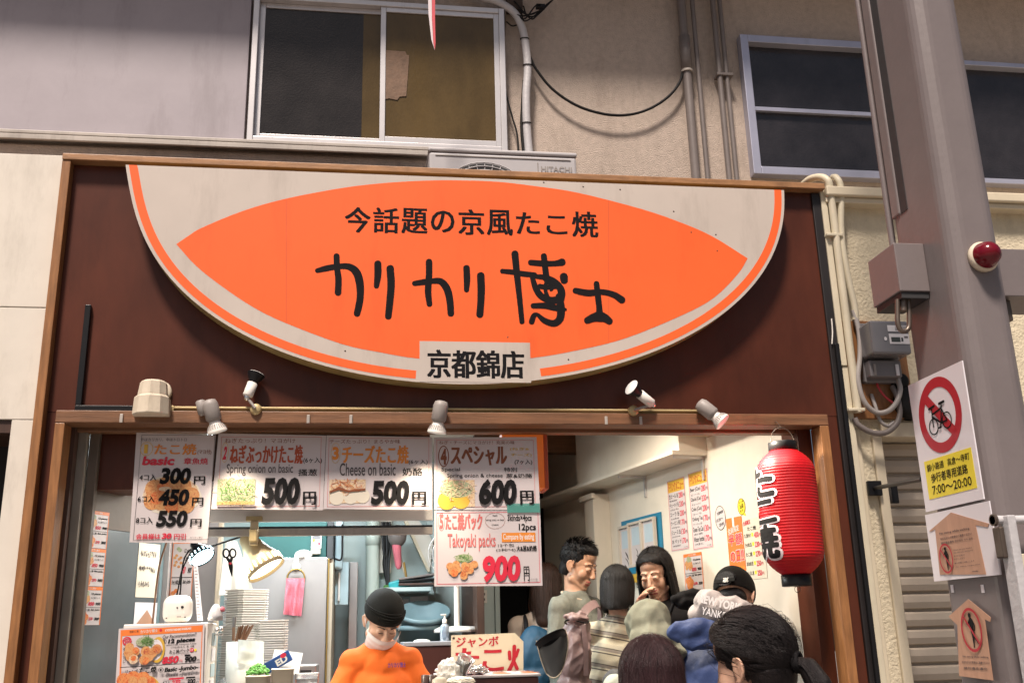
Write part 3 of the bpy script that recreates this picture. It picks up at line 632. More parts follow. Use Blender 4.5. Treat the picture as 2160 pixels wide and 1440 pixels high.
b.cable([(xp - 0.075, 0.25, U(1735, 385, 0.0).z), (xp - 0.05, 0.08, U(1735, 366, -0.02).z + 0.01), (xp - 0.01, -0.02, U(1745, 378, -0.02).z), (xp, -0.025, U(1752, 420, -0.02).z), (xp, -0.025, 3.0), (xp, -0.025, zc_)], 0.017, 'conduit_cream', 12)
for z in (U(1762, 498, -0.02).z, U(1800, 865, -0.02).z): b.box((xp - 0.01, -0.014, z), (0.075, 0.056, 0.014), 'conduit_cream', bev=0.003)
tag(b.build('conduit'), 'straight cream conduit strapped to the wall, ending above the cable loop', 'conduit')
b = MB(); q = [U(1757, 374, 0.1), U(1765, 376, 0.0), U(1774, 400, -0.02), U(1774, 480, -0.02), U(1780, 540, -0.02), U(1792, 600, -0.02), U(1803, 650, -0.02), U(1805, 675, -0.02)]
b.cable(q, 0.015, 'conduit_cream', 12); tag(b.build('conduit'), 'bent cream conduit swerving right towards the electricity meter', 'conduit')
mt = thing('electricity_meter', 'grey electricity meter under a clear cover on a wooden board', 'electricity meter', U(1850, 800, 0.0))
mat('clear_grey', (0.40, 0.39, 0.41), 0.12, var=0.05, trans=0.55, spec=0.6)
mat('meter_grey', (0.16, 0.15, 0.155), 0.5, var=0.1); mat('label_white', (0.72, 0.70, 0.72), 0.5, var=0.03); mat('lcd', (0.05, 0.055, 0.05), 0.25)
xL, xR = U(1790, 780, 0.0).x, U(1918, 780, 0).x
b = MB(); b.bx(xL, xR, 0.005, 0.028, U(1850, 930, 0).z + 0.10, U(1830, 676, 0).z, 'post_wood', 0.002); b.build('backboard', mt)
xl, xr = U(1822, 740, -0.05).x, U(1918, 740, -0.12).x; zt_, zm_ = U(1880, 678, -0.12).z, U(1880, 748, -0.12).z
b = MB(); b.bx(xl, xr, -0.03, 0.004, zm_ - 0.10, zt_ + 0.02, 'meter_grey', 0.006); b.bx(xl + 0.015, xr - 0.02, -0.10, -0.0305, zm_ + 0.02, zt_ - 0.02, 'meter_grey', 0.004); b.build('meter_body', mt)
b = MB(); b.bx(xl - 0.004, xr + 0.004, -0.135, -0.032, zm_, zt_, 'clear_grey', 0.010); b.build('clear_cover', mt)
b = MB(); b.bx(xl + 0.004, xr - 0.02, -0.075, -0.031, zm_ - 0.085, zm_ - 0.012, 'meter_grey', 0.005); b.bx(xl + 0.02, xl + 0.03, -0.082, -0.0755, zm_ - 0.08, zm_ - 0.03, 'grey_plastic', 0.002); b.bx(xr - 0.05, xr - 0.035, -0.082, -0.0755, zm_ - 0.08, zm_ - 0.03, 'label_white', 0.002); b.build('terminal_cover', mt)
pm = front(-0.1375); b = MB(); b.prect(pm, (1876, 704, 1918, 725), 'label_white', 0.0); b.prect(pm, (1880, 711, 1899, 721), 'lcd', 0.001); b.prect(pm, (1901, 712, 1905, 720), 'lcd', 0.001); b.prect(pm, (1907, 709, 1915, 713), 'meter_grey', 0.001); b.prect(pm, (1872, 686, 1918, 699), 'label_white', 0.0)
for k in range(4): b.prect(pm, (1888, 688 + k * 2.6, 1914, 689 + k * 2.6), 'meter_grey', 0.001)
b.ring(pm, (1865, 710, 1871, 718), None, 'label_white', 0.0); b.build('display_label', mt)
mat('wire_red', (0.5, 0.04, 0.05), 0.5)
def P2(pts): return [U(px, py, yy) for px, py, yy in pts]
b = MB(); b.cable(P2([(1800, 655, -0.02), (1812, 700, -0.03), (1814, 750, -0.035), (1810, 800, -0.04), (1822, 845, -0.04), (1845, 868, -0.04), (1870, 868, -0.05), (1890, 850, -0.05), (1899, 820, -0.04), (1890, 795, -0.02)]), 0.011, 'conduit_grey', 12)
tag(b.build('meter_cable'), 'grey flexible conduit looping under the electricity meter', 'cable')
b = MB(); b.cable(P2([(1803, 882, -0.025), (1812, 897, -0.03), (1840, 912, -0.04), (1868, 912, -0.045), (1890, 895, -0.045), (1898, 870, -0.04), (1892, 835, -0.03), (1882, 815, -0.01)]), 0.012, 'pipe_grey', 12)
tag(b.build('meter_cable'), 'brownish cable in a low loop below the grey flexible conduit', 'cable')
b = MB(); b.cable(P2([(1838, 832, 0.0), (1846, 855, -0.02), (1856, 885, -0.03), (1872, 898, -0.035), (1885, 890, -0.035)]), 0.008, 'conduit_grey', 8); b.cable(P2([(1848, 795, 0.0), (1852, 815, -0.02), (1866, 835, -0.025), (1884, 850, -0.03)]), 0.005, 'wire_red', 8)
b.cable(P2([(1880, 800, 0.0), (1886, 825, -0.02), (1893, 845, -0.03)]), 0.006, 'rubber_black', 8); tag(b.build('loose_wires'), 'loose red and grey wire ends beneath the electricity meter', 'wires')
q = U(1898, 805, 0.0); b = MB(); b.lathe((q.x, 0.02, q.z), (0, -1, 0), [(0, 0.0), (0, 0.035), (0.04, 0.033), (0.045, 0.025), (0.045, 0)], 'rubber_black', 20); q = U(1918, 850, 0.0); b.lathe((q.x, 0.02, q.z), (0, -1, 0), [(0, 0), (0, 0.075), (0.05, 0.07), (0.06, 0.05), (0.06, 0)], 'rubber_black', 24)
tag(b.build('cable_gland'), 'black round cable glands in the plaster under the meter', 'cable gland')
b = MB(); b.bx(FX1 - 0.03, FX1 - 0.012, -0.03, -0.0125, 1.2, U(1755, 725, -0.02).z, 'black_plastic', 0.003); b.cable([U(1755, 725, -0.02), U(1756, 700, -0.02), U(1754, 672, -0.02)], 0.003, 'white_plastic', 6); tag(b.build('conduit'), 'slim black conduit with a white wire end on the corner strip', 'conduit')

# ================================================================ steel pillar with box, lamp and notices
mat('pillar_paint', (0.185, 0.158, 0.156), 0.42, var=0.07, vs=4, dirt=0.25, bump=0.10, bs=45)
PX, PYn, PYf = 1.70, -1.40, -1.085
pil = thing('steel_pillar', 'brownish grey painted steel arcade pillar at the right edge', 'pillar', (1.87, -1.2, 0))
PR = U(2118, 520, PYn).x
b = MB(); bmx = bmesh.new(); bmesh.ops.create_cube(bmx, size=1)
for v in bmx.verts: v.co = Vector((v.co.x * (PR - PX), v.co.y * (PYf - PYn), v.co.z * 8.0))
bmesh.ops.bevel(bmx, geom=[e for e in bmx.edges if abs(e.verts[0].co.z - e.verts[1].co.z) > 1], offset=0.05, segments=6, affect='EDGES', profile=0.5)
b.bm(bmx, 'pillar_paint', Matrix.Translation(((PX + PR) / 2, (PYn + PYf) / 2, 4.0)), False); o = b.build('shaft', pil)
b = MB(); b.bx(PX - 0.006, PX + 0.06, PYf - 0.075, PYf - 0.025, 2.78, 8, 'pillar_paint', 0.006); b.bx(PX - 0.002, PX - 0.0005, PYf - 0.118, PYf - 0.078, 2.78, 8, 'ac_dark'); b.bx(PR - 0.06, PR + 0.012, PYf + 0.005, PYf + 0.035, 0, 8, 'pillar_paint', 0.003); b.build('flange', pil)
xw = U(1822, 100, PYf + 0.08).x
b = MB(); b.tube([(PX + 0.008, PYf + 0.012, 2.70), (PX + 0.008, PYf + 0.012, 8)], 0.011, 'pillar_paint', 10); tag(b.build('riser_pipe'), 'thin painted riser pipe running up behind the steel pillar', 'pipe')
# the box with the shackle: front face spans x 1893..1970
by = PYn + 0.14; bxr = PX - 0.001; bxl = U(1893, 570, by).x; bzt, bzb = U(1930, 513, by).z, U(1930, 614, by).z
byf = None
for yy in np.linspace(by, by + 0.5, 120):
    q = bxl; 
    r = U(1836, 590, yy).x
    if r >= bxl: byf = yy; break
byf = byf or by + 0.3
b = MB(); b.bx(bxl, bxr, by, byf, bzb, bzt, 'pillar_paint', 0.003); b.bx(bxl + 0.006, bxr - 0.004, by + 0.006, byf - 0.006, bzb - 0.02, bzb - 0.001, 'ac_dark')
bx_ = thing('steel_box', 'grey steel bracket box on the pillar with a shackle hanging below', 'bracket box', ((bxl + bxr) / 2, by, bzb))
b.build('box', bx_)
mat('steel_dull', (0.14, 0.11, 0.09), 0.4, 0.7, var=0.2)
pk = front(by + 0.03); b = MB()
c0 = [(1893, 632), (1893, 660), (1894, 682), (1900, 696), (1910, 698), (1917, 690), (1918, 670), (1916, 632)]
b.cable([pk.hit(*p) for p in c0], 0.0075, 'steel_dull', 10); b.tube([pk.hit(1905, 622), pk.hit(1906, 656)], 0.011, 'steel_dull', 12); b.build('shackle', bx_)
b = MB(); q = U(2160, 520, PYn + 0.1); b.bx(PR + 0.001, PR + 0.4, PYn + 0.12, PYn + 0.3, U(2150, 620, PYn + 0.1).z, U(2150, 520, PYn + 0.1).z, 'pillar_paint', 0.003)
z = U(2150, 620, PYn + 0.1).z; b.bx(PR + 0.02, PR + 0.1, PYn + 0.15, PYn + 0.25, z - 0.07, z - 0.001, 'steel_dull', 0.004); tag(b.build('steel_bracket'), 'grey steel bracket box on the far right side of the pillar', 'bracket box')
# red alarm lamp
mat('lamp_red', (0.13, 0.003, 0.010), 0.16, var=0.1, coat=0.15, spec=0.3)
q = U(2072, 543, PYn - 0.005); al = thing('alarm_lamp', 'dark red dome alarm lamp on the front of the steel pillar', 'alarm lamp', q)
dd = Vector((0, -1, 0)); r0 = 0.041
b = MB(); b.lathe(q + Vector((0, 0.005, 0)), dd, [(0, 0), (0, r0 + 0.004), (0.012, r0 + 0.006), (0.02, r0 + 0.001), (0.02, 0.0)], 'aged_ivory', 32); b.build('base_ring', al)
b = MB(); b.lathe(q + dd * 0.0155, dd, [(0, r0 - 0.001), (0.012, r0 - 0.003), (0.03, r0 * 0.80), (0.042, r0 * 0.52), (0.048, r0 * 0.2), (0.049, 0.0)], 'lamp_red', 32, closed=False); b.build('red_dome', al)
# notices on the pillar's left face
PP = Plane((PX, -1.2, 0), (0, -1, 0), (0, 0, 1), (-1, 0, 0))
mat('paper_white', (0.74, 0.71, 0.74), 0.5, var=0.03, bump=0.05, bs=9)
mat('ink_red', (0.42, 0.012, 0.025), 0.5, var=0.08); mat('ink_black', (0.010, 0.0095, 0.010), 0.8, var=0.1, spec=0.15); mat('ink_yellow', (0.80, 0.66, 0.03), 0.5, var=0.05); mat('ink_grey', (0.10, 0.085, 0.085), 0.8, spec=0.15)
mat('paper_wood', (0.46, 0.26, 0.17), 0.55, var=0.12, vs=7, stretch=(5, 5, 0.8))
a0, b0, a1, b1 = 0.0, 0, 0, 0
def ab4(tl, tr, br, bl, pl): 
    q = [pl.ab(*p) for p in (tl, tr, br, bl)]; return (q[0][0] + q[3][0]) / 2, (q[2][1] + q[3][1]) / 2, (q[1][0] + q[2][0]) / 2, (q[0][1] + q[1][1]) / 2
A0, B0, A1, B1 = ab4((1922, 808), (2040, 765), (2082, 1057), (1960, 1075), PP); SW, SH = A1 - A0, B1 - B0
b = MB(); b.pbox(PP, A0, B0, A1, B1, 0.008, 0.012, 'paper_white')
ca_, cb_, r_ = A0 + SW * 0.5, B1 - SH * 0.318, SW * 0.378
b.ringm(PP, ca_, cb_, r_, r_, r_ * 0.27, 'ink_red', 0.0128, 56)
d_ = r_ * 0.80; w_ = r_ * 0.26
b.stroke(PP, [(ca_ - d_ * 0.71, cb_ + d_ * 0.71), (ca_ + d_ * 0.71, cb_ - d_ * 0.71)], w_, 'ink_red', 0.0132, inplane=True, cap=False)
def bike(pl, ca, cb, s, hh, m='ink_black', lift=0.0):
    S = lambda pts, w: bikeb.stroke(pl, [(ca + x * s, cb + z * s) for x, z in pts], w * s, m, next(hh), inplane=True)
    bikeb.ringm(pl, ca - 0.52 * s, cb - 0.30 * s, 0.36 * s, 0.36 * s, 0.06 * s, m, next(hh), 32); bikeb.ringm(pl, ca + 0.52 * s, cb - 0.22 * s, 0.36 * s, 0.36 * s, 0.06 * s, m, next(hh), 32)
    S([(-0.52, -0.30), (-0.52, 0.10), (-0.47, 0.50)], 0.08); S([(-0.70, 0.50), (-0.25, 0.56)], 0.10); S([(-0.5, 0.22), (0.22, 0.36)], 0.08); S([(-0.5, 0.12), (0.08, -0.24)], 0.09); S([(0.08, -0.26), (0.30, 0.56)], 0.08); S([(0.12, 0.56), (0.50, 0.58)], 0.12)
    S([(0.06, -0.26), (0.55, -0.22)], 0.08); S([(0.24, 0.36), (0.54, -0.2)], 0.07); S([(-0.05, -0.42), (0.2, -0.08)], 0.06); S([(-0.12, -0.43), (0.06, -0.42)], 0.08)
import itertools
bikeb = b; bike(PP, ca_ - 0.002, cb_ - 0.008, r_ * 0.62, itertools.count(0.0136, 0.0001))
YA0, YA1, YB0, YB1 = A0 + SW * 0.10, A0 + SW * 0.93, B0 + SH * 0.085, B0 + SH * 0.375
b.pbox(PP, YA0, YB0, YA1, YB1, 0.0121, 0.0128, 'ink_yellow')
yw, yh = YA1 - YA0, YB1 - YB0
b.textm(PP, '錦小路通', YA0 + yw * .05, YB1 - yh * .29, YA0 + yw * .42, YB1 - yh * .10, 'ink_black', 0.0134, 0.02); b.textm(PP, '高倉〜寺町', YA0 + yw * .50, YB1 - yh * .29, YA0 + yw * .95, YB1 - yh * .10, 'ink_black', 0.0134, 0.02)
b.textm(PP, '歩行者専用道路', YA0 + yw * .11, YB1 - yh * .60, YA0 + yw * .88, YB1 - yh * .36, 'ink_black', 0.0134, 0.028); b.textm(PP, '7:00〜20:00', YA0 + yw * .10, YB1 - yh * .90, YA0 + yw * .92, YB1 - yh * .68, 'ink_black', 0.0134, 0.018)
tag(b.build('notice'), 'white no cycling notice with a red ring and yellow hours panel', 'notice')
def walker(b, pl, ca, cb, s, h):
    S = lambda pts, w: b.stroke(pl, [(ca + x * s, cb + z * s) for x, z in pts], [q * s for q in w] if hasattr(w, '__len__') else w * s, 'ink_black', next(h), inplane=True)
    b.ringm(pl, ca - 0.06 * s, cb + 0.72 * s, 0.13 * s, 0.13 * s, None, 'ink_black', next(h), 16)
    S([(-0.02, 0.5), (0.02, 0.2), (0.02, -0.1)], [0.3, 0.32, 0.28]); S([(0.0, -0.05), (0.02, -0.4), (0.0, -0.85)], [0.2, 0.16, 0.1]); S([(0.06, -0.05), (0.2, -0.38), (0.42, -0.66)], [0.2, 0.15, 0.1]); S([(0.12, 0.5), (0.28, 0.2), (0.24, -0.02)], 0.1); S([(-0.12, 0.48), (-0.3, 0.26), (-0.42, 0.42)], 0.1)
def wood_notice(poly, ringpx, lab, lines, sheet=None, plane=PP):
    b = MB()
    if sheet: b.pbox(plane, *ab4(*sheet, plane), 0.008, 0.012, 'paper_white')
    b.ppoly(plane, poly, 'paper_wood', 0.0132, 0.001)
    ca, cb = plane.ab(*ringpx[0]); ra, rb = ringpx[1]
    h = itertools.count(0.0142, 0.0001)
    walker(b, plane, ca, cb, rb * 0.9, h); b.ringm(plane, ca, cb, ra, rb, ra * 0.15, 'ink_red', 0.0160, 36); b.stroke(plane, [(ca - ra * .66, cb + rb * .66), (ca + ra * .66, cb - rb * .66)], ra * 0.13, 'ink_red', 0.0164, inplane=True, cap=False)
    for t, px, m, bo in lines: b.text(plane, t, px, m, 0.0142, bo)
    return tag(b.build('notice'), lab, 'notice')
f = lambda x, y: (1760 + x / 2.77, 740 + y / 2.77)
bxp = lambda x0, y0, x1, y1: (*f(x0, y0), *f(x1, y1))
wood_notice([f(578, 1050), f(705, 942), f(930, 1008), f(922, 1028), f(850, 1016), f(912, 1303), f(640, 1305), f(612, 1040), f(584, 1054)], (f(682, 1210), (0.036, 0.043)), 'white sheet with a wooden house shape asking for no eating while walking',
    [('No eating while walking', bxp(637, 1043, 818, 1060), 'ink_grey', 0.01), ('歩きながらの飲食はご遠慮ください', bxp(642, 1074, 832, 1088), 'ink_grey', 0.02), ('請勿邊走邊吃 걸으면서 식사 금지', bxp(647, 1100, 836, 1114), 'ink_grey', 0.02), ('Please eat your food at', bxp(722, 1150, 832, 1160), 'ink_grey', 0), ('the place you purchased', bxp(722, 1166, 836, 1176), 'ink_grey', 0), ('お店の前で', bxp(724, 1188, 790, 1198), 'ink_grey', 0), ('お召し上がり', bxp(724, 1206, 790, 1216), 'ink_grey', 0), ('購入店舗でお願いします', bxp(728, 1226, 846, 1236), 'ink_grey', 0), ('For eating, cooperation', bxp(736, 1248, 880, 1257), 'ink_grey', 0), ('nishiki', bxp(832, 1280, 868, 1288), 'ink_grey', 0.02)],
    ((1960, 1078), (2098, 1063), (2118, 1220), (1975, 1218)))
g = lambda x, y: (1720 + x / 4.8, 1140 + y / 4.8)
gb = lambda x0, y0, x1, y1: (*g(x0, y0), *g(x1, y1))
wood_notice([g(1590, 588), g(1822, 776), g(1814, 818), g(1758, 792), g(1845, 1410), g(1498, 1365), g(1480, 850), g(1405, 780), g(1392, 762)], (g(1632, 898), (0.050, 0.060)), 'bare wooden house shaped notice at the foot of the pillar notices',
    [('No eating while walking', gb(1540, 1160, 1800, 1185), 'ink_grey', 0.01), ('歩きながらの飲食はご遠慮ください', gb(1530, 1215, 1810, 1240), 'ink_grey', 0.02), ('請勿邊走邊吃', gb(1550, 1275, 1790, 1300), 'ink_grey', 0.02)])
for px, py, lb_ in ((2010, 1240, 'left torn white tape scrap under the sheet on the pillar'), (2074, 1240, 'right torn white tape scrap under the sheet on the pillar')): b = MB(); a, c = PP.ab(px, py); b.pbox(PP, a - 0.008, c - 0.012, a + 0.006, c + 0.010, 0.0005, 0.002, 'paper_white'); tag(b.build('tape_scrap'), lb_, 'tape')
# black bracket on the plaster and handle on the pillar front
b = MB(); q = U(1842, 1030, 0.018); b.box((q.x, 0.008, q.z), (0.062, 0.018, 0.062), 'black_plastic', bev=0.003); r = U(1945, 1010, -0.75); b.tube([q + Vector((0.0, -0.01, 0)), r], 0.0085, 'black_plastic', 8); w = U(1885, 1040, -0.25); b.box((w.x, w.y, w.z), (0.03, 0.02, 0.08), 'black_plastic', bev=0.003)
tag(b.build('wall_bracket'), 'black steel arm on a square plate reaching towards the pillar', 'bracket')
gp = thing('gate_post', 'grey galvanised folded gate post with a hinge beside the pillar', 'gate post', U(2135, 1400, PYn - 0.06))
q = U(2138, 1095, PYn - 0.06)
b = MB(); b.bx(q.x - 0.030, q.x - 0.006, q.y - 0.02, q.y + 0.03, 0.0, q.z + 0.01, 'hose_grey', 0.003); b.build('post', gp)
b = MB(); b.tube([(q.x - 0.055, q.y + 0.01, q.z), (q.x + 0.14, q.y + 0.01, q.z)], 0.012, 'hose_grey', 12); b.tube([(q.x - 0.055, q.y + 0.01, q.z + 0.0), (q.x - 0.047, q.y + 0.01, q.z)], 0.016, 'steel_dull', 12); b.bx(q.x - 0.045, q.x - 0.031, q.y + 0.0, q.y + 0.035, q.z - 0.10, q.z - 0.018, 'steel_dull', 0.004); b.build('hinge', gp)
b = MB(); b.bx(q.x - 0.005, q.x + 0.35, q.y + 0.0, q.y + 0.012, 0.05, q.z - 0.09, 'conduit_cream', 0.002); b.build('gate_panel', gp)
# ================================================================ printed inks and food pictures
mat('poster_paper', (0.60, 0.54, 0.535), 0.4, var=0.03, bump=0.04, bs=9)
mat('poster_cream', (0.70, 0.64, 0.52), 0.4, var=0.03)
mat('ink_orange', (0.72, 0.24, 0.03), 0.5, var=0.1); mat('ink_brown', (0.22, 0.06, 0.018), 0.5, var=0.1); mat('ink_rust', (0.42, 0.07, 0.02), 0.5, var=0.1)
mat('ink_crimson', (0.62, 0.02, 0.05), 0.5, var=0.08); mat('ink_pink', (0.58, 0.14, 0.13), 0.5, var=0.08); mat('ink_gold', (0.66, 0.40, 0.05), 0.5, var=0.1); mat('ink_white', (0.76, 0.73, 0.7), 0.5, var=0.02); mat('ink_green', (0.12, 0.26, 0.06), 0.5, var=0.3)
mat('band_orange', (0.80, 0.20, 0.04), 0.45, var=0.05)
def food(name, cols, sc, distort=2.0):
    m = mat(name, cols[0], 0.45); n, L, b = nd(m); rp = [q for q in n if q.type == 'VALTORGB'][0]; nz = [q for q in n if q.type == 'TEX_NOISE'][0]
    nz.inputs['Scale'].default_value = sc; nz.inputs['Distortion'].default_value = distort; e = rp.color_ramp.elements
    for i, c in enumerate(cols):
        p = 0.28 + 0.44 * i / (len(cols) - 1)
        if i < 2: e[i].position = p; e[i].color = (*c, 1)
        else: k = e.new(p); k.color = (*c, 1)
food('food_sauce', [(0.10, 0.02, 0.01), (0.45, 0.09, 0.03), (0.62, 0.25, 0.08), (0.35, 0.05, 0.03), (0.72, 0.5, 0.3)], 45)
food('food_onion', [(0.07, 0.08, 0.03), (0.2, 0.24, 0.10), (0.5, 0.52, 0.36), (0.14, 0.2, 0.05), (0.62, 0.62, 0.48)], 75, 4)
food('food_cheese', [(0.35, 0.16, 0.06), (0.62, 0.42, 0.22), (0.72, 0.58, 0.4), (0.4, 0.2, 0.16), (0.75, 0.66, 0.5)], 40)
food('food_ball', [(0.3, 0.10, 0.04), (0.55, 0.22, 0.08), (0.66, 0.36, 0.14), (0.42, 0.10, 0.05)], 50)
food('food_red', [(0.42, 0.05, 0.02), (0.62, 0.14, 0.04), (0.7, 0.3, 0.1), (0.3, 0.04, 0.02)], 60)
class Poster(MB):
    def __init__(s, pl, px, paper='poster_paper', th=0.0015, quad=None, h=0.0):
        super().__init__(); s.pl = pl; s.h = h
        if quad: s.ppoly(pl, quad, paper, h, th)
        else: s.pbox(pl, *pl.box(*px), h - th, h, paper)
        s.k = h + 0.0006
    def nx(s): s.k += 0.00008; return s.k
    def t(s, txt, px, m='ink_black', bold=0.0, shear=0.0, rot=0.0): s.text(s.pl, txt, px, m, s.nx(), bold, shear, 1.0, rot); return s
    def r(s, px, m): s.prect(s.pl, px, m, s.nx()); return s
    def poly(s, pts, m): s.ppoly(s.pl, pts, m, s.nx()); return s
    def o(s, px, w, m): s.ring(s.pl, px, w, m, s.nx()); return s
    def fr(s, px, w, m): s.frame(s.pl, px, w, m, s.nx()); return s
    def balls(s, pts, r, m):
        for x, y in pts: s.o((x - r, y - r, x + r, y + r), None, m)
        return s
    def strands(s, px, n, m, ln, w=1.2):
        for k in range(n):
            x, y = random.uniform(px[0], px[2]), random.uniform(px[1], px[3]); a = random.uniform(0, 6.28); c = random.uniform(-.6, .6)
            if ((x - (px[0] + px[2]) / 2) / (px[2] - px[0]) * 2) ** 2 + ((y - (px[1] + px[3]) / 2) / (px[3] - px[1]) * 2) ** 2 > 1: continue
            s.stroke(s.pl, [(x, y), (x + ln * .5 * math.cos(a), y + ln * .5 * math.sin(a)), (x + ln * math.cos(a + c), y + ln * math.sin(a + c))], w, m, s.nx(), k=2, cap=False)
        return s
    def done(s, name, lab, cat, group=None): return tag(s.build(name), lab, cat, group)
MP = front(0.066); GM = 'menu posters hung under the lintel'
x4 = lambda x, y: (880 + x / 4, 900 + y / 4)
b = Poster(MP, None, quad=[(288, 912), (455, 917), (437, 1145), (273, 1143)])
b.poly([(300, 1046), (306, 1025), (325, 1008), (360, 1000), (395, 1007), (418, 1024), (426, 1046), (416, 1066), (395, 1080), (362, 1088), (325, 1080), (307, 1066)], 'poster_cream')
b.o((302, 1004, 419, 1080), None, 'food_cheese').balls([(325, 1030), (352, 1022), (385, 1026), (402, 1046), (340, 1056), (370, 1060), (392, 1064), (322, 1056)], 19, 'food_ball').balls([(330, 1050), (362, 1068), (345, 1028)], 14, 'food_red').o((335, 1026, 362, 1036), None, 'food_cheese')
b.fr((290, 917, 447, 1138), 0.0012, 'ink_grey')
b.t('外はカリカリ、中はトロトロ', (297, 923, 394, 930.5), 'ink_grey').o((296, 932, 323, 961), 0.002, 'ink_gold').t('1', (304, 937, 312, 956), 'ink_gold', 0.04).t('たこ焼', (325.6, 935.5, 415, 959), 'ink_orange', 0.04).t('(マヨ付)', (417, 948, 446, 959), 'ink_brown', 0.01)
b.t('basic', (300, 962, 370, 981), 'ink_crimson', 0.04, 0.15).t('章魚焼', (388, 965.5, 439, 979), 'ink_crimson', 0.02)
for n_, q_, y in ((300, '4コ入', 986), (450, '6コ入', 1031), (550, '8コ入', 1076)):
    d = -(y - 986) * 0.083; b.t(q_, (294.5 + d, y + 14, 330 + d, y + 27), 'ink_black', 0.025).t(str(n_), (337 + d, y, 405 + d, y + 35), 'ink_black', 0.05, 0.12).t('円', (409 + d, y + 18, 433 + d, y + 35), 'ink_black', 0.045)
b.t('会員様は', (287, 1125, 338, 1137), 'ink_crimson', 0.03).t('30', (341, 1124, 363, 1136), 'ink_crimson', 0.05, .15).t('円引', (367, 1125, 392, 1137), 'ink_crimson', 0.03).t('カリカリ博士', (401, 1131, 428, 1136), 'ink_grey')
b.done('menu_poster', 'tall basic takoyaki poster with three prices, leftmost under the lintel', 'poster', GM)
b = Poster(MP, None, quad=[(461, 913.5), (688, 918), (681, 1075.5), (445.5, 1073)])
b.fr((463, 921, 676, 1068), 0.0015, 'ink_pink').t('ねぎたっぷり！マヨがけ', (474.5, 924, 623, 934), 'ink_brown').o((467, 933, 482, 975), 0.0015, 'ink_gold').t('2', (470, 941, 480, 969), 'ink_crimson', 0.05, 0.1).t('ねぎぶっかけたこ焼', (485, 938, 639, 978), 'ink_rust', 0.035).t('(6ヶ入)', (640, 964, 679, 978), 'ink_black', 0.01)
b.t('Spring onion on basic', (478, 978, 618, 1003), 'ink_grey', 0.008).t('搔葱', (629, 989, 669, 1003), 'ink_black', 0.015).r((458, 1010, 538, 1064), 'food_onion').strands((460, 1010, 536, 1062), 45, 'food_cheese', 14).strands((460, 1012, 536, 1060), 60, 'ink_green', 12).r((458, 1058, 538, 1064), 'food_ball').t('500', (552, 1007, 635, 1065), 'ink_black', 0.05, 0.08).t('円', (639, 1037, 667, 1065), 'ink_black', 0.05)
b.done('menu_poster', 'spring onion takoyaki poster priced 500, second from the left', 'poster', GM)
b = Poster(MP, None, quad=[(689, 918), (912, 922), (911, 1075), (682, 1073)], h=0.003)
b.fr((692, 924, 905, 1068), 0.0015, 'ink_pink').t('チーズたっぷり！まろやか味', (695.5, 926.5, 844, 935.5), 'ink_brown').o((698, 934, 718, 977), 0.0015, 'ink_gold').t('3', (701, 942, 715, 970), 'ink_orange', 0.05).t('チーズたこ焼', (721, 939, 862, 978), 'ink_orange', 0.04).t('(6ヶ入)', (862, 969, 902, 980), 'ink_black', 0.01)
b.t('Cheese on basic', (716.5, 976.5, 834.5, 1003), 'ink_grey', 0.008).t('奶酪', (849, 986.5, 891, 1003), 'ink_black', 0.015).r((694.5, 1011, 771, 1061), 'food_cheese').balls([(710, 1050), (740, 1048), (765, 1046)], 15, 'poster_cream').strands((696, 1012, 769, 1040), 40, 'food_sauce', 10).poly([(695, 1036), (715, 1027), (735, 1034), (771, 1030), (771, 1034), (735, 1038), (715, 1033), (695, 1040)], 'ink_brown').t('500', (782, 1013, 865.5, 1064.5), 'ink_black', 0.05, 0.08).t('円', (869, 1036.5, 899, 1064.5), 'ink_black', 0.05)
b.done('menu_poster', 'cheese takoyaki poster priced 500 with orange heading', 'poster', GM)
b = Poster(MP, None, quad=[(915, 922.5), (1131, 922), (1139, 1076), (916, 1075)], h=0.006)
b.fr((921, 928, 1127, 1069), 0.0015, 'ink_pink').t('ねぎ・チーズにマヨがけ！充実の味', (926, 929.5, 1085, 937.5), 'ink_brown').o((924, 940, 947, 985), 0.004, 'ink_brown').t('4', (929, 946, 942, 980), 'ink_brown', 0.05).t('スペシャル', (950, 941, 1069, 982), 'ink_brown', 0.045).t('(ねぎ&', (1075, 944, 1116, 951), 'ink_gold', 0.02).t('チーズ)', (1077, 956, 1121, 964), 'ink_gold', 0.02).t('(7ヶ入)', (1085, 969, 1122, 981), 'ink_black', 0.01)
b.t('Special', (931, 986, 970, 996), 'ink_black', 0.005).t('特別', (1062.5, 986, 1090, 995), 'ink_black', 0.01).t('Spring onion & cheese', (943, 999, 1060, 1009), 'ink_black', 0.005).t('葱&奶酪', (1067, 999, 1122, 1008), 'ink_black', 0.015).r((924.5, 1012.5, 1001, 1069), 'food_cheese').balls([(942, 1056), (972, 1054)], 19, 'ink_gold').o((928, 1014, 998, 1050), None, 'food_onion').strands((926, 1013, 998, 1050), 70, 'food_cheese', 12).t('600', (1007.5, 1010, 1091, 1065), 'ink_black', 0.05, 0.08).t('円', (1096, 1035, 1125, 1064), 'ink_black', 0.05)
b.done('menu_poster', 'special spring onion and cheese poster priced 600, above the pack poster', 'poster', GM)
b = Poster(MP, None, quad=[(916, 1076.5), (1139, 1076.5), (1144, 1234.5), (916, 1236)], h=0.004)
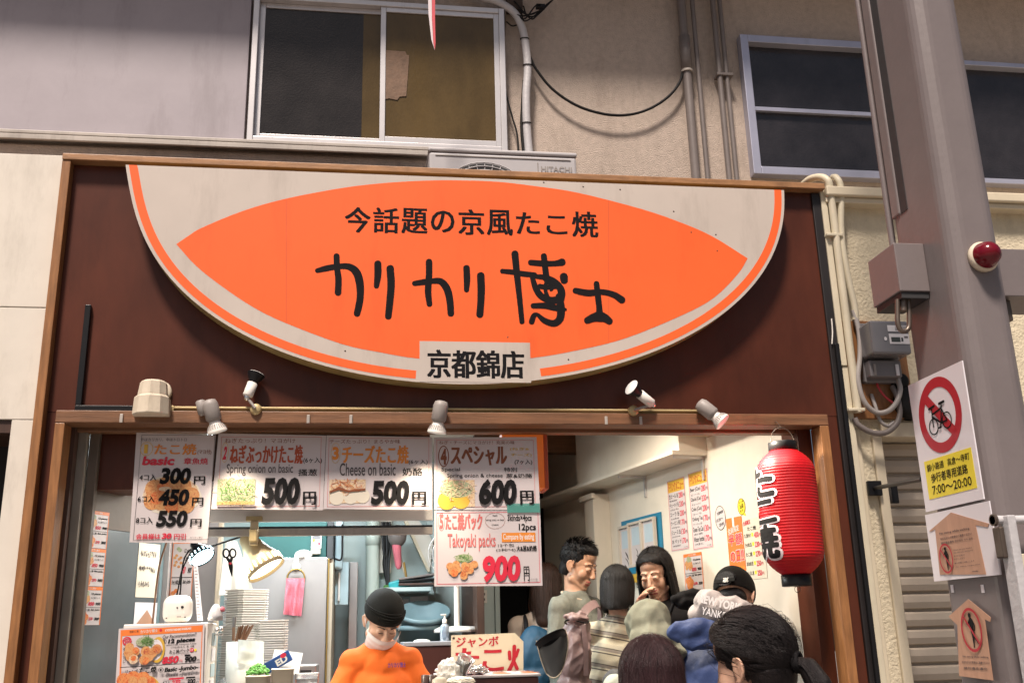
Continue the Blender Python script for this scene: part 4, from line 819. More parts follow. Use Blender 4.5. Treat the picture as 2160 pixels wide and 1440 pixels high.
b.fr((921, 1080, 1137, 1230), 0.0018, 'ink_crimson').o((924, 1082, 938, 1119), 0.0015, 'ink_pink').t('5', (927, 1085, 935, 1115), 'ink_pink', 0.04).t('たこ焼パック', (939, 1082.5, 1017.5, 1117.5), 'ink_pink', 0.035).o((1023, 1081, 1065, 1115), 0.001, 'ink_brown').t('basic', (1039, 1084, 1049, 1089), 'ink_black').t('spring onion on basic', (1025, 1094, 1063, 1099), 'ink_black', 0.01).t('cheese', (1037, 1104, 1051, 1108), 'ink_black')
b.t('3kinds×4pcs', (1070, 1085, 1121, 1102), 'ink_black', 0.025).t('12pcs', (1094, 1104, 1130, 1122), 'ink_black', 0.025).t('Takoyaki packs', (944, 1125, 1045, 1162), 'ink_pink', 0.012).r((1058, 1123, 1129, 1142.5), 'ink_orange').t('Compare by eating', (1061, 1125, 1126, 1141), 'ink_white', 0.015).t('12个包', (1050, 1146, 1084, 1153), 'ink_black', 0.01).t('(3种*4)', (1046, 1156, 1087, 1163), 'ink_black', 0.01).t('大&葱&奶酪', (1089, 1150, 1132, 1162), 'ink_black', 0.03)
b.o((960, 1168, 997, 1186), None, 'food_onion').strands((962, 1168, 995, 1184), 25, 'ink_green', 8, 1).balls([(949, 1194), (962, 1190), (953, 1204), (965, 1200)], 8, 'food_ball').balls([(958, 1208)], 8, 'food_red').balls([(980, 1193), (992, 1194), (981, 1205), (991, 1202), (978, 1214), (1000, 1190)], 8, 'food_ball').balls([(984, 1200), (977, 1210)], 6, 'food_sauce').t('900', (1015, 1171, 1099, 1227.5), 'ink_crimson', 0.05, 0.06).t('円', (1104, 1194, 1116, 1225), 'ink_black', 0.03).t('カリカリ博士', (1119, 1219, 1134, 1225), 'ink_grey')
b.done('menu_poster', 'takoyaki packs poster priced 900 in red, hanging lowest of the menu posters', 'poster', GM)
# tape pieces over the posters
mat('tape_teal', (0.10, 0.36, 0.30), 0.4, alpha=0.65); mat('tape_clear', (0.45, 0.40, 0.42), 0.3, alpha=0.5)
b = MB(); b.pbox(MP, *MP.box(1069, 1062, 1138, 1081), 0.0095, 0.0098, 'tape_teal'); tag(b.build('tape'), 'strip of teal tape across the poster joint', 'tape')
# ================================================================ stainless hood with lit lamp boxes behind the posters
hx0, hx1 = U(437, 1090, 0.16).x, U(913, 1090, 0.16).x
hd = thing('range_hood', 'stainless steel hood lip shining under the menu posters', 'hood', (-0.3, 0.3, 1.9))
z0, z1, z2, z3 = U(650, 1128, 0.16).z, U(650, 1113, 0.16).z, U(650, 1099, 0.16).z, U(650, 1040, 0.16).z
b = MB(); b.bx(hx0, hx1, 0.16, 0.18, z2, z3 + 0.05, 'hood_steel', 0.002); b.build('front_sheet', hd)
b = MB(); b.bx(hx0, hx1 - 0.01, 0.165, 0.178, z3 + 0.051, z9 + 0.2, 'dark_wood', 0.002); b.build('tube_blocker', hd)  # added dark panel behind the posters, keeps the ceiling tube out of sight
b = MB(); b.bx(hx0, hx1, 0.175, 0.20, z0, z1, 'sill_metal', 0.002); b.bx(hx0, hx1, 0.185, 0.28, z1 + 0.003, z1 + 0.01, 'ac_dark'); b.build('rim', hd)
b = MB(); b.bx(U(203, 1000, 0.17).x, U(300, 1000, 0.17).x, 0.17, 0.35, U(250, 1032, 0.17).z, z9 + 0.05, 'maroon'); tag(b.build('red_cabinet'), 'dark red wall cabinet behind the leftmost poster', 'cabinet')
lb = thing('orange_lightbox', 'orange lit sign box behind the special poster', 'light box', U(1140, 1000, 0.12))
b = MB(); b.bx(U(1060, 1000, 0.12).x, U(1151, 1000, 0.12).x, 0.12, 0.24, U(1140, 1028, 0.12).z, U(1140, 912, 0.12).z, 'orange_light', 0.004); b.build('face', lb)
b = MB(); p = U(1152, 1020, 0.11); b.bx(p.x - 0.004, p.x + 0.012, 0.115, 0.25, U(1140, 1031, 0.12).z, U(1140, 912, 0.12).z, 'ink_rust', 0.002); b.build('edge', lb)
# ================================================================ lantern
mat('lantern_red', (0.50, 0.006, 0.011), 0.5, var=0.16, vs=4, spec=0.3, bump=0.12, bs=30); mat('lantern_white', (0.70, 0.60, 0.62), 0.5)
LY = -0.10; lc = U(1665, 1075, LY); lt, lb_ = U(1665, 947, LY).z, U(1665, 1215, LY).z; lr = (U(1732, 1080, LY) - U(1597, 1080, LY)).length / 2 * 0.885
lan = thing('paper_lantern', 'red ribbed paper lantern with black brush characters hanging at the opening', 'lantern', (lc.x, LY, lb_))
H_ = lt - lb_
def lrad(t):      # t from 0 bottom to 1 top
    u = abs(2 * t - 1); r = lr * (1 - 0.62 * max(0, (u - 0.62) / 0.38) ** 2.1) * (1 - 0.035 * u * u); return r
b = MB(); prof = []; NR = 44
for k in range(NR * 4 + 1):
    t = k / (NR * 4); prof.append((t * H_, lrad(t) * (1 - 0.018 * (0.5 - 0.5 * math.cos(2 * math.pi * t * NR)))))
b.lathe((lc.x, LY, lb_), (0, 0, 1), prof, 'lantern_red', 56); b.build('paper_shade', lan)
cr = lr * 0.49
b = MB(); b.lathe((lc.x, LY, lb_ - 0.038), (0, 0, 1), [(0, cr * 0.82), (0, cr * 0.97), (0.003, cr), (0.044, cr), (0.044, 0.0)], 'black_plastic', 40); tag(b.build('rim', lan), 'black bottom rim')
b = MB(); b.lathe((lc.x, LY, lt - 0.008), (0, 0, 1), [(0, 0.0), (0, cr), (0.034, cr), (0.037, cr * 0.97), (0.037, cr * 0.82), (0.02, cr * 0.8)], 'black_plastic', 40); tag(b.build('rim', lan), 'black top rim')
b = MB(); b.tube([(lc.x + cr * 0.9 * math.cos(t), LY, lt + 0.02 + cr * 1.2 * math.sin(t)) for t in np.linspace(0, math.pi, 15)], 0.0015, 'steel_dull', 5); b.tube([(lc.x, LY, lt + 0.02 + cr * 1.2), (lc.x, -0.06, zl0 + 0.012), (lc.x, -0.046, zl0 + 0.014)], 0.0015, 'steel_dull', 5); b.tube([(lc.x + 0.012 * math.cos(t), LY, lb_ - 0.05 + 0.012 * math.sin(t)) for t in np.linspace(0, 6.283, 15)], 0.0012, 'steel_dull', 5)
b.build('wire', lan)
AC_ = math.radians(178)           # characters face left, a little to the street
def wrap(b, txt, zc, hgt, ac, wid, m, bold, lift):
    v, f = text2d(txt, 0.0); bm = bmesh.new(); V_ = [bm.verts.new((p[0], p[1], 0)) for p in v]
    for q in f:
        try: bm.faces.new([V_[k] for k in q])
        except ValueError: pass
    for k in range(1, 18): bmesh.ops.bisect_plane(bm, geom=bm.verts[:] + bm.edges[:] + bm.faces[:], plane_co=(k / 18, 0, 0), plane_no=(1, 0, 0))
    for k in range(1, 8): bmesh.ops.bisect_plane(bm, geom=bm.verts[:] + bm.edges[:] + bm.faces[:], plane_co=(0, k / 8, 0), plane_no=(0, 1, 0))
    bm.verts.index_update(); v = [(p.co.x, p.co.y) for p in bm.verts]; f = [[p.index for p in q.verts] for q in bm.faces]; bm.free()
    D = [(0, 0)] + [(bold * math.cos(q), bold * math.sin(q)) for q in np.linspace(0, 2 * math.pi, 13)[:-1]]
    for i, (du, dv) in enumerate(D):
        P = []
        for u, t in v:
            z = zc + (t - 0.5 + dv) * hgt; a = ac + (u - 0.5 + du) * wid; r = lrad(min(1, max(0, (z - lb_) / H_))) + lift + i * 0.00004
            P.append((lc.x + r * math.cos(a), LY + r * math.sin(a), z))
        b.add(P, f, m)
b = MB()
for k, (ch, y, hgt) in enumerate((('た', 1015, 0.114), ('こ', 1077, 0.088), ('焼', 1141, 0.124))):
    z = U(1610, y, LY - 0.05).z
    wrap(b, ch, z, hgt, AC_, 1.42, 'lantern_white', 0.11, 0.0012); wrap(b, ch, z, hgt, AC_, 1.42, 'ink_black', 0.045, 0.0024)
b.build('lettering', lan)
# ================================================================ notices on the right wall (angled plane WP)
w4 = lambda x, y: (1380 + x / 4, 880 + y / 4)
wb = lambda x0, y0, x1, y1: (*w4(x0, y0), *w4(x1, y1))
def wrect(b, tl, tr, br, bl, m, h0, h1):
    q = ab4(w4(*tl), w4(*tr), w4(*br), w4(*bl), WP); b.pbox(WP, *q, h0, h1, m); return q
def menu_list(corn, header, rows, lab):
    b = MB(); a0, b0, a1, b1 = wrect(b, *corn, 'poster_paper', 0.001, 0.002); w, h = a1 - a0, b1 - b0; k = 0.0026
    F = lambda u0, v0, u1, v1: (a0 + u0 * w, b1 - v1 * h, a0 + u1 * w, b1 - v0 * h)
    q = F(0.04, 0.012, 0.96, 0.175); b.pbox(WP, *q, 0.0021, 0.0025, 'ink_gold'); b.textm(WP, header, *F(0.08, 0.03, 0.93, 0.16), 'ink_rust', 0.003, 0.03)
    for e in ((0.02, 0.003, 0.98, 0.006), (0.02, 0.985, 0.98, 0.990), (0.015, 0.003, 0.03, 0.99), (0.97, 0.003, 0.985, 0.99)): b.pbox(WP, *F(*e), 0.0021, 0.0023, 'ink_crimson')
    n = len(rows)
    for i, (nm, sub, pr) in enumerate(rows):
        v = 0.20 + i * 0.765 / n; s = 0.765 / n
        b.textm(WP, nm, *F(0.07, v, 0.60, v + s * 0.50), 'ink_black', k, 0.01); b.textm(WP, sub, *F(0.10, v + s * 0.64, 0.56, v + s * 0.84), 'ink_grey', k, 0.01); b.textm(WP, pr, *F(0.63, v, 0.86, v + s * 0.62), 'ink_crimson', k, 0.02); b.textm(WP, '円', *F(0.88, v + s * 0.25, 0.96, v + s * 0.55), 'ink_black', k, 0.02)
    b.textm(WP, 'カリカリ博士', *F(0.72, 0.955, 0.93, 0.975), 'ink_grey', k)
    return tag(b.build('drink_menu'), lab, 'menu', 'drink menus on the inner wall')
menu_list(((110, 548), (255, 490), (297, 1108), (150, 1130)), 'ドリンクメニュー', [('生ビール 缶', 'beer', '280'), ('チューハイ 缶', 'chu-hi', '330'), ('コーラ 缶', 'coke', '200'), ('ウーロン茶', 'oolong tea', '170'), ('ジュース 缶', 'juice', '130'), ('水 ペット', 'water', '170')], 'drink menu with yellow heading, nearer the picture frames')
menu_list(((285, 482), (446, 420), (500, 1095), (335, 1118)), 'ドリンクメニュー 外', [('Beer (Can)', 'ビール', '280'), ('Chu-hi (Can)', 'チューハイ', '330'), ('Coke (Can)', 'コーラ', '200'), ('Oolong Tea', 'ウーロン茶', '170'), ('Green Tea Can', 'お茶', '130'), ('Water bottle', '水', '170')], 'taller drink menu in English, nearer the red lantern')
def mini_menu(b, pl, a0, b0, a1, b1, h):
    w, t = a1 - a0, b1 - b0; F = lambda u0, v0, u1, v1: (a0 + u0 * w, b1 - v1 * t, a0 + u1 * w, b1 - v0 * t)
    b.pbox(pl, a0, b0, a1, b1, h, h + 0.001, 'poster_paper'); h += 0.0016
    b.pbox(pl, *F(0, 0, 1, .09), h, h + .0003, 'band_orange'); b.pbox(pl, *F(0, .09, .03, 1), h, h + .0003, 'band_orange'); b.pbox(pl, *F(.97, .09, 1, 1), h, h + .0003, 'band_orange')
    b.pbox(pl, *F(.03, .54, .97, .55), h, h + .0003, 'ink_black'); h += 0.0008
    b.textm(pl, '12 pieces', *F(.52, .16, .93, .23), 'ink_black', h, .03, .2); b.textm(pl, 'たこ焼パック', *F(.52, .27, .9, .32), 'ink_black', h, .02); b.textm(pl, '850', *F(.42, .40, .68, .5), 'ink_crimson', h, .04, .2); b.textm(pl, '900', *F(.73, .41, .95, .49), 'ink_black', h, .04, .2)
    b.textm(pl, 'ジャンボたこ焼', *F(.06, .575, .5, .64), 'ink_black', h, .03); b.textm(pl, 'Basic -Jumbo-', *F(.55, .575, .95, .64), 'ink_black', h, .03, .2)
    b.textm(pl, '270', *F(.48, .80, .68, .88), 'ink_crimson', h, .04, .2); b.textm(pl, '300', *F(.73, .80, .95, .88), 'ink_black', h, .04, .2); b.textm(pl, 'カリカリ博士', *F(.3, .02, .7, .07), 'ink_white', h, .02)
    C = lambda u, v, r, m: b.ringm(pl, a0 + u * w, b1 - v * t, r * w, r * w, None, m, h + random.uniform(0, .0003), 16)
    for u, v in ((.27, .16), (.34, .18)): C(u, v, .09, 'food_onion')
    for u, v in ((.13, .28), (.2, .25), (.2, .34), (.15, .38), (.33, .3), (.4, .28), (.33, .4), (.42, .35)): C(u, v, .07, 'food_ball')
    for u, v in ((.15, .75), (.28, .72), (.38, .8), (.2, .88), (.32, .92)): C(u, v, .10, 'food_red')
b = MB(); mini_menu(b, WP, *ab4(w4(247, 1155), w4(402, 1132), w4(425, 1440), w4(272, 1460), WP), 0.001); tag(b.build('wall_menu'), 'small wall menu with orange header below the drink menus', 'menu')
b = MB(); q = ab4((1276, 1170), (1290, 1167), (1296, 1215), (1282, 1220), WP); mini_menu(b, WP, q[0], q[1], q[2], q[3], 0.112); tag(b.build('wall_menu'), 'narrow orange headed menu on the white pilaster behind the man', 'menu')
b = MB(); a0, b0, a1, b1 = wrect(b, (606, 850), (738, 835), (780, 1312), (642, 1290), 'band_orange', 0.001, 0.002); w, h = a1 - a0, b1 - b0; F = lambda u0, v0, u1, v1: (a0 + u0 * w, b1 - v1 * h, a0 + u1 * w, b1 - v0 * h)
b.textm(WP, '会員限定', *F(.08, .17, .8, .28), 'ink_white', .0028, .02, 0, 1.0, 0.12); b.pbox(WP, *F(.40, 0, .52, .17), .0021, .0024, 'ink_white')
for t, v0, v1, u0, u1 in (('半', .29, .52, .06, .46), ('額', .29, .52, .50, .96), ('の', .62, .82, .10, .45), ('日', .60, .83, .48, .75), ('!!', .60, .82, .78, .98)):
    b.textm(WP, t, *F(u0, v0, u1, v1), 'ink_white', .0026, .05); b.textm(WP, t, *F(u0 + .02, v0 + .01, u1 - .02, v1 - .01), 'ink_crimson', .0031, .02)
b.textm(WP, '毎月8日は', *F(.4, .90, .96, .95), 'ink_gold', .0028, .03); tag(b.build('half_price_poster'), 'orange half price day poster with red outlined characters', 'poster')
b = MB(); a0, b0, a1, b1 = wrect(b, (748, 862), (905, 835), (965, 1352), (790, 1370), 'poster_cream', 0.001, 0.002); w, h = a1 - a0, b1 - b0
b.textm(WP, '会員限定', *F(.02, .02, .40, .10), 'ink_crimson', .0028, .02, 0, 1, .1); b.textm(WP, 'たこ焼', *F(.22, .13, .66, .20), 'ink_black', .0028, .03)
for i, (nm, pr) in enumerate((('たこ焼パック', '450'), ('ジャンボたこ焼', '230'), ('たこ焼', '270'), ('ねぎぶっかけ たこ焼', '250'), ('チーズ たこ焼', '250'))):
    v = .24 + i * .155; b.textm(WP, nm, *F(.04, v, .36, v + .07), 'ink_black', .0028, .02); b.pbox(WP, *F(.40, v, .50, v + .06), .0022, .0025, 'ink_yellow'); b.textm(WP, pr, *F(.54, v, .76, v + .09), 'ink_crimson', .0028, .03); b.textm(WP, '円', *F(.78, v + .03, .86, v + .08), 'ink_crimson', .0028, .02)
tag(b.build('price_poster'), 'cream member price list half hidden behind the red lantern', 'poster')
def bubble(cx, cy, rx, ry, m, lines, lab, tail):
    b = MB(); a0, b0, a1, b1 = WP.box(*wb(cx - rx, cy - ry, cx + rx, cy + ry)); ca, cb, ra, rb = (a0 + a1) / 2, (b0 + b1) / 2, (a1 - a0) / 2, (b1 - b0) / 2
    pts = [(ca + ra * math.cos(t), cb + rb * math.sin(t)) for t in np.linspace(0, 2 * math.pi, 33)[:-1]]
    b.ppoly(WP, pts, m, .0015, .001, True); b.ppoly(WP, [WP.ab(*w4(*p)) for p in tail], m, .0016, 0, True); b.ringm(WP, ca, cb, ra, rb, .003, 'ink_black', .002, 32)
    for t, u0, v0, u1, v1, bo in lines: b.textm(WP, t, ca + u0 * ra, cb + v0 * rb, ca + u1 * ra, cb + v1 * rb, 'ink_black', .0022, bo, 0, 1, 0.15)
    tag(b.build('speech_bubble'), lab, 'sign')
bubble(560, 847, 45, 105, 'poster_paper', [('営業時間', -.5, .30, .6, .55, .01), ('10:30〜', -.75, -.25, .5, 0.0, .01), ('20:00', -.3, -.65, .6, -.4, .01)], 'white oval bubble with opening hours on the inner wall', [(590, 880), (612, 905), (580, 900)])
bubble(738, 752, 32, 72, 'ink_yellow', [('お一人様', -.55, .45, .6, .68, .01), ('3点', -.45, -.2, .6, .35, .04), ('まで', -.4, -.65, .45, -.35, .02)], 'yellow oval bubble reading three pieces limit beside the lantern', [(745, 820), (775, 830), (765, 795)])
# shelf, frames, yellow box on the right wall
sh = thing('wall_shelf', 'long white shelf running along the upper inner wall', 'shelf', WP.at(-1.6, 2.3))
sA, sB = WP.ab(1200, 1050)[0], WP.ab(1505, 958)[0]; sz = WP.ab(1480, 968)[1] + 0.01
b = MB(); b.pbox(WP, -2.98, sz, -0.80, sz + 0.018, 0.001, 0.20, 'inner_white'); b.build('board', sh)
b = MB(); b.pbox(WP, -2.1, sz + 0.0185, -0.80, sz + 0.45, 0.001, 0.16, 'inner_white'); b.build('cupboard', sh)
for a in (-0.85, -1.5):
    b = MB(); b.pbox(WP, a, sz - 0.12, a + 0.015, sz - 0.001, 0.001, 0.012, 'aluminium'); b.pbox(WP, a, sz - 0.014, a + 0.015, sz - 0.001, 0.0115, 0.17, 'aluminium'); b.build('bracket', sh)
y0, y1 = WP.ab(1450, 920)[0], WP.ab(1560, 930)[0]
cab = thing('yellow_cabinet', 'yellow ceiling cabinet with a brown underside above the drink menus', 'cabinet', WP.at(-0.4, 2.4))
b = MB(); b.pbox(WP, -0.78, 2.455, -0.30, 2.78, 0.001, 0.26, 'yellow_box'); b.build('front', cab); b = MB(); b.pbox(WP, -0.78, 2.44, -0.30, 2.4545, 0.001, 0.262, 'tan_board'); b.build('underside', cab)
mat('board_blue', (0.02, 0.20, 0.34), 0.5, var=0.1); mat('frame_pale', (0.62, 0.55, 0.46), 0.45, var=0.1); mat('print_blue', (0.50, 0.60, 0.66), 0.3, var=0.1)
v4 = lambda x, y: (1140 + x / 4.5, 880 + y / 4.5)
bb = thing('picture_board', 'blue wall board carrying three pale picture frames', 'board', WP.at(-1.3, 1.9))
b = MB(); q = ab4(v4(785, 985), v4(1150, 900), v4(1172, 1240), v4(800, 1440), WP); b.pbox(WP, q[0], q[1] - 0.1, q[2], q[3], 0.001, 0.010, 'board_blue'); b.build('board', bb)
b = MB(); q = ab4((1335, 1212), (1352, 1205), (1356, 1222), (1340, 1228), WP)
for i, (tl, tr, br, bl) in enumerate((((768, 1040), (865, 1020), (905, 1440), (790, 1450)), ((868, 1005), (990, 975), (1015, 1400), (890, 1430)), ((992, 970), (1125, 940), (1150, 1330), (1015, 1370)))):
    q = ab4(v4(*tl), v4(*tr), v4(*br), v4(*bl), WP); f = MB(); h0 = 0.011 + 0.004 * i
    a0, b0, a1, b1 = q
    for r in ((a0, b0, a0 + .014, b1), (a1 - .014, b0, a1, b1), (a0 + .014, b0, a1 - .014, b0 + .014), (a0 + .014, b1 - .014, a1 - .014, b1)): f.pbox(WP, *r, h0, h0 + .018, 'frame_pale')
    fo = f.build('framed_print'); tag(fo, ['far pale picture frame with a dark brush drawing, half cut by hair', 'middle pale picture frame on the blue board', 'near pale picture frame with a black brush figure'][i], 'picture frame', 'picture frames on the blue board')
    g = MB(); g.pbox(WP, a0 + .0145, b0 + .0145, a1 - .0145, b1 - .0145, h0 + .001, h0 + .004, 'poster_paper'); hh = itertools.count(h0 + .0045, .0001)
    g.pbox(WP, a0 + .03, b1 - .13, a1 - .03, b1 - .03, h0 + .0041, h0 + .0044, 'print_blue')
    random.seed(20 + i); cx = (a0 + a1) / 2
    for k in range(7):
        z = b1 - .15 - k * .035; w_ = random.uniform(.01, .03)
        g.stroke(WP, [(cx + random.uniform(-.03, 0), z), (cx + random.uniform(-.01, .02), z - .02), (cx + random.uniform(-.02, .04), z - .05)], [.003, w_ * .5, .003], 'ink_grey' if i < 2 else 'ink_black', next(hh), inplane=True)
    g.build('picture', fo); ORI[fo.as_pointer()] = ORI[fo.as_pointer()]
b = MB(); b.prect(WP, (1341, 1204, 1354, 1228), 'ink_gold', 0.03); b.prect(WP, (1337, 1196, 1352, 1210), 'board_blue', 0.031); b.build('sticker', bb)
# ================================================================ kitchen side
mat('panel_blue', (0.13, 0.155, 0.17), 0.26, 0.3, var=0.15, vs=2, dirt=0.3)
mat('foam_white', (0.80, 0.78, 0.73), 0.55, var=0.03)
mat('lamp_cream', (0.60, 0.47, 0.27), 0.4, var=0.08); mat('lamp_lit', (1, 0.9, 0.7), 0.4, emit=7.0, emcol=(1, 0.86, 0.62)); mat('led_lit', (1, 1, 1), 0.4, emit=9.0, emcol=(0.62, 0.95, 1.0)); mat('lamp_navy', (0.01, 0.02, 0.03), 0.3)
mat('towel_pink', (0.62, 0.16, 0.20), 0.9, var=0.15, vs=10, bump=0.8, bs=160); mat('teal_panel', (0.02, 0.085, 0.08), 0.45, var=0.12); mat('ring_gold', (0.35, 0.22, 0.06), 0.35, 0.6)
mat('pipe_pale', (0.58, 0.66, 0.60), 0.45, var=0.08, dirt=0.3); mat('teal_plastic', (0.02, 0.33, 0.36), 0.45); mat('bin_blue', (0.17, 0.25, 0.275), 0.45, var=0.12); mat('bin_lid', (0.42, 0.55, 0.60), 0.45)
mat('counter_brown', (0.085, 0.025, 0.02), 0.4, var=0.12); mat('counter_grey', (0.34, 0.34, 0.36), 0.35, var=0.1); mat('onion_green', (0.06, 0.20, 0.03), 0.6, var=0.6, vs=120); mat('tub_beige', (0.50, 0.43, 0.33), 0.5, var=0.06)
mat('clear_plastic', (0.85, 0.85, 0.85), 0.12, trans=0.75, var=0.02); mat('meat_pink', (0.55, 0.25, 0.18), 0.6, var=0.4, vs=60); mat('stick_brown', (0.22, 0.11, 0.06), 0.6, var=0.2); mat('box_blue', (0.02, 0.075, 0.26), 0.4); mat('sign_paint', (0.70, 0.62, 0.45), 0.45, var=0.05, dirt=0.2); mat('paint_red', (0.48, 0.015, 0.03), 0.45); mat('cup_brown', (0.09, 0.05, 0.04), 0.3)
mat('foil', (0.7, 0.68, 0.66), 0.25, 0.95, bump=1.0, bs=60); mat('gel_blue', (0.55, 0.68, 0.85), 0.1, trans=0.6); mat('note_grey', (0.42, 0.46, 0.42), 0.6, var=0.15, vs=40); mat('fridge_steel', (0.42, 0.40, 0.40), 0.36, 0.8, var=0.12, vs=2.2, stretch=(1, 1, 0.5))
CZ = 1.22
b = MB(); b.bx(-1.12, 0.80, 0.08, 0.62, CZ - 0.04, CZ, 'steel', 0.004); b.bx(-1.10, 0.78, 0.10, 0.60, 0.10, CZ - 0.041, 'counter_brown', 0.003); tag(b.build('serving_counter'), 'steel topped serving counter across the kitchen opening', 'counter')
# glass partition at the left, built opaque; its reflections drawn as flat sheets
LPp = U(172, 1200, 0.18); LP = Plane((LPp.x, LPp.y, 0), (0.50, 0.866, 0), (0, 0, 1), (0.866, -0.50, 0))
L1 = LP.ab(338, 1200)[0]
b = MB(); b.pbox(LP, 0.0, 0.1, L1, LP.ab(240, 1118)[1], -0.02, 0, 'panel_blue'); b.pbox(LP, 0.0, LP.ab(240, 1118)[1] + 0.002, L1, 2.6, -0.02, 0, 'track_brown'); tag(b.build('glass_partition'), 'bluish steel partition panel inside the left end of the counter', 'partition')
def sheet(quad, name, lab, fn, grp=None):
    b = MB(); q = ab4(*quad, LP); fn(b, q); return tag(b.build(name), lab, 'notice', grp)
def strip(b, q):
    a0, b0, a1, b1 = q; n = 3
    for k in range(n): t = (b1 - b0) / n; mini_menu(b, LP, a0, b1 - (k + 1) * t + 0.002, a1, b1 - k * t, 0.001)
sheet(((182, 1070), (228, 1085), (211, 1315), (160, 1322)), 'menu_strip', 'long strip of small menu pictures pasted at the far left of the counter', strip)
def hand(b, q):
    a0, b0, a1, b1 = q; b.pbox(LP, *q, 0.001, 0.002, 'poster_cream'); w, h = a1 - a0, b1 - b0; hh = itertools.count(0.0025, 0.00005); random.seed(5)
    for r in range(3):
        for k in range(9):
            u = a0 + w * (.12 + .085 * k); v = b1 - h * (.2 + .28 * r)
            if r == 2 and k > 5: continue
            for j in range(3): b.stroke(LP, [(u + random.uniform(-.3, .3) * w * .08, v + random.uniform(-1, 1) * h * .05), (u + random.uniform(-.3, .3) * w * .08, v + random.uniform(-1, 1) * h * .06)], w * .025, 'ink_grey', next(hh), inplane=True)
sheet(((293, 1147), (337, 1145), (330, 1257), (284, 1262)), 'handwritten_notice', 'yellowish handwritten notice pasted on the partition panel', hand)
def arrow(b, q):
    a0, b0, a1, b1 = q; b.pbox(LP, *q, 0.001, 0.002, 'paper_white'); w, h = a1 - a0, b1 - b0
    b.ppoly(LP, [(a0 + .05 * w, b0 + .1 * h), (a0 + .05 * w, b0 + .35 * h), (a0 + .55 * w, b0 + .8 * h), (a0 + .92 * w, b0 + .45 * h), (a0 + .85 * w, b0 + .1 * h)], 'paper_wood', .0026, 0, True)
sheet(((283, 1272), (331, 1268), (326, 1345), (279, 1350)), 'paper_notice', 'white sheet with a brown house shape, pasted behind the menu board', arrow)
b = MB(); b.bx(U(345, 1200, 0.80).x, U(358, 1200, 0.80).x, 0.78, 0.82, 0.2, 2.4, 'aluminium', 0.003); b.bx(U(359, 1200, 0.9).x, U(462, 1200, 0.9).x, 0.86, 1.0, 0.2, 2.4, 'fridge_steel', 0.004); b.bx(U(457, 1200, 0.82).x, U(466, 1200, 0.82).x, 0.80, 0.85, 0.2, 2.4, 'tub_beige', 0.003); tag(b.build('steel_post'), 'steel clad post with a cream edge strip behind the menu board', 'post')
PS = front(0.85); b = MB(); q = PS.box(361, 1132, 407, 1290); mini_menu(b, PS, q[0], q[1], q[2], q[3], 0.001); tag(b.build('wall_menu'), 'orange edged menu sheet on the steel post behind the black lamp cord', 'menu')
b = MB(); b.cable([U(352, 1140, 0.3), U(335, 1200, 0.3), U(322, 1310, 0.3), U(318, 1340, 0.32)], 0.004, 'stick_brown', 6); tag(b.build('bamboo_stick'), 'thin bamboo stick leaning in front of the steel post', 'stick')
# menu board box
FB = front(-0.06)
box = thing('menu_board', 'white box fronted by an orange framed picture menu at lower left', 'menu board', U(340, 1500, 0.0))
xl, xr = U(247, 1400, -0.06).x, U(432, 1400, -0.06).x; zt_ = U(340, 1318, -0.06).z
b = MB(); b.bx(xl + 0.01, xr + 0.004, -0.055, 0.16, 1.0, zt_ + 0.006, 'white_plastic', 0.004); b.build('box', box)
b = MB(); yy = [1328, 1355, 1384, 1412]
for k in range(5): z = zt_ - 0.03 - k * 0.055; b.bx(xr + 0.0045, xr + 0.0060, 0.05, 0.15, z - 0.045, z, 'label_white' if k % 2 else 'bin_lid')
b.build('side_labels', box)
b = Poster(FB, None, quad=[(251, 1325), (432, 1313), (424, 1560), (236, 1572)], h=0.003); fm = lambda x, y: (220 + x / 7.714, 1280 + y / 7.714); fb = lambda *q: (*fm(q[0], q[1]), *fm(q[2], q[3])); R_ = math.radians(3.6)
b.poly([fm(270, 372), fm(1608, 290), fm(1600, 395), fm(268, 470)], 'band_orange').poly([fm(268, 470), fm(296, 468), fm(256, 1900), fm(226, 1900)], 'band_orange').poly([fm(1588, 396), fm(1600, 395), fm(1545, 1900), fm(1528, 1900)], 'band_orange')
b.t('京風たこ焼', fb(415, 375, 560, 415), 'ink_brown', .02, 0, R_).t('カリカリ博士', fb(590, 358, 870, 415), 'ink_white', .02, 0, R_).t('KYOTO NISHIKI KARIKARI', fb(995, 340, 1415, 378), 'ink_white', .03, 0, R_).o(fb(900, 350, 945, 395), None, 'ink_crimson')
b.t('Our Recommendation!!', fb(950, 430, 1505, 490), 'ink_grey', .005, .2, R_).o(fb(935, 515, 1015, 595), .0014, 'ink_black').t('5', fb(958, 532, 992, 578), 'ink_black', .02).t('12 pieces', fb(1035, 498, 1490, 590), 'ink_black', .05, .2, R_).t('standard, 4 basic, 4 spring onion, 4 cheese', fb(1010, 588, 1500, 618), 'ink_black', .01, 0, R_ * .6).t('12个包(3种×4) 大、葱、奶酪', fb(1085, 625, 1465, 660), 'ink_grey', .02, 0, R_ * .6)
b.t('たこ焼パック', fb(1060, 680, 1385, 738), 'ink_black', .03, .1, R_).o(fb(1392, 660, 1462, 728), None, 'ink_crimson').t('12', fb(1408, 678, 1446, 710), 'ink_white', .02).o(fb(1465, 670, 1505, 715), None, 'ink_yellow').t('ジャンボ・チーズ・ねぎぶっかけ入り', fb(1080, 735, 1385, 762), 'ink_grey', .02, 0, R_ * .6)
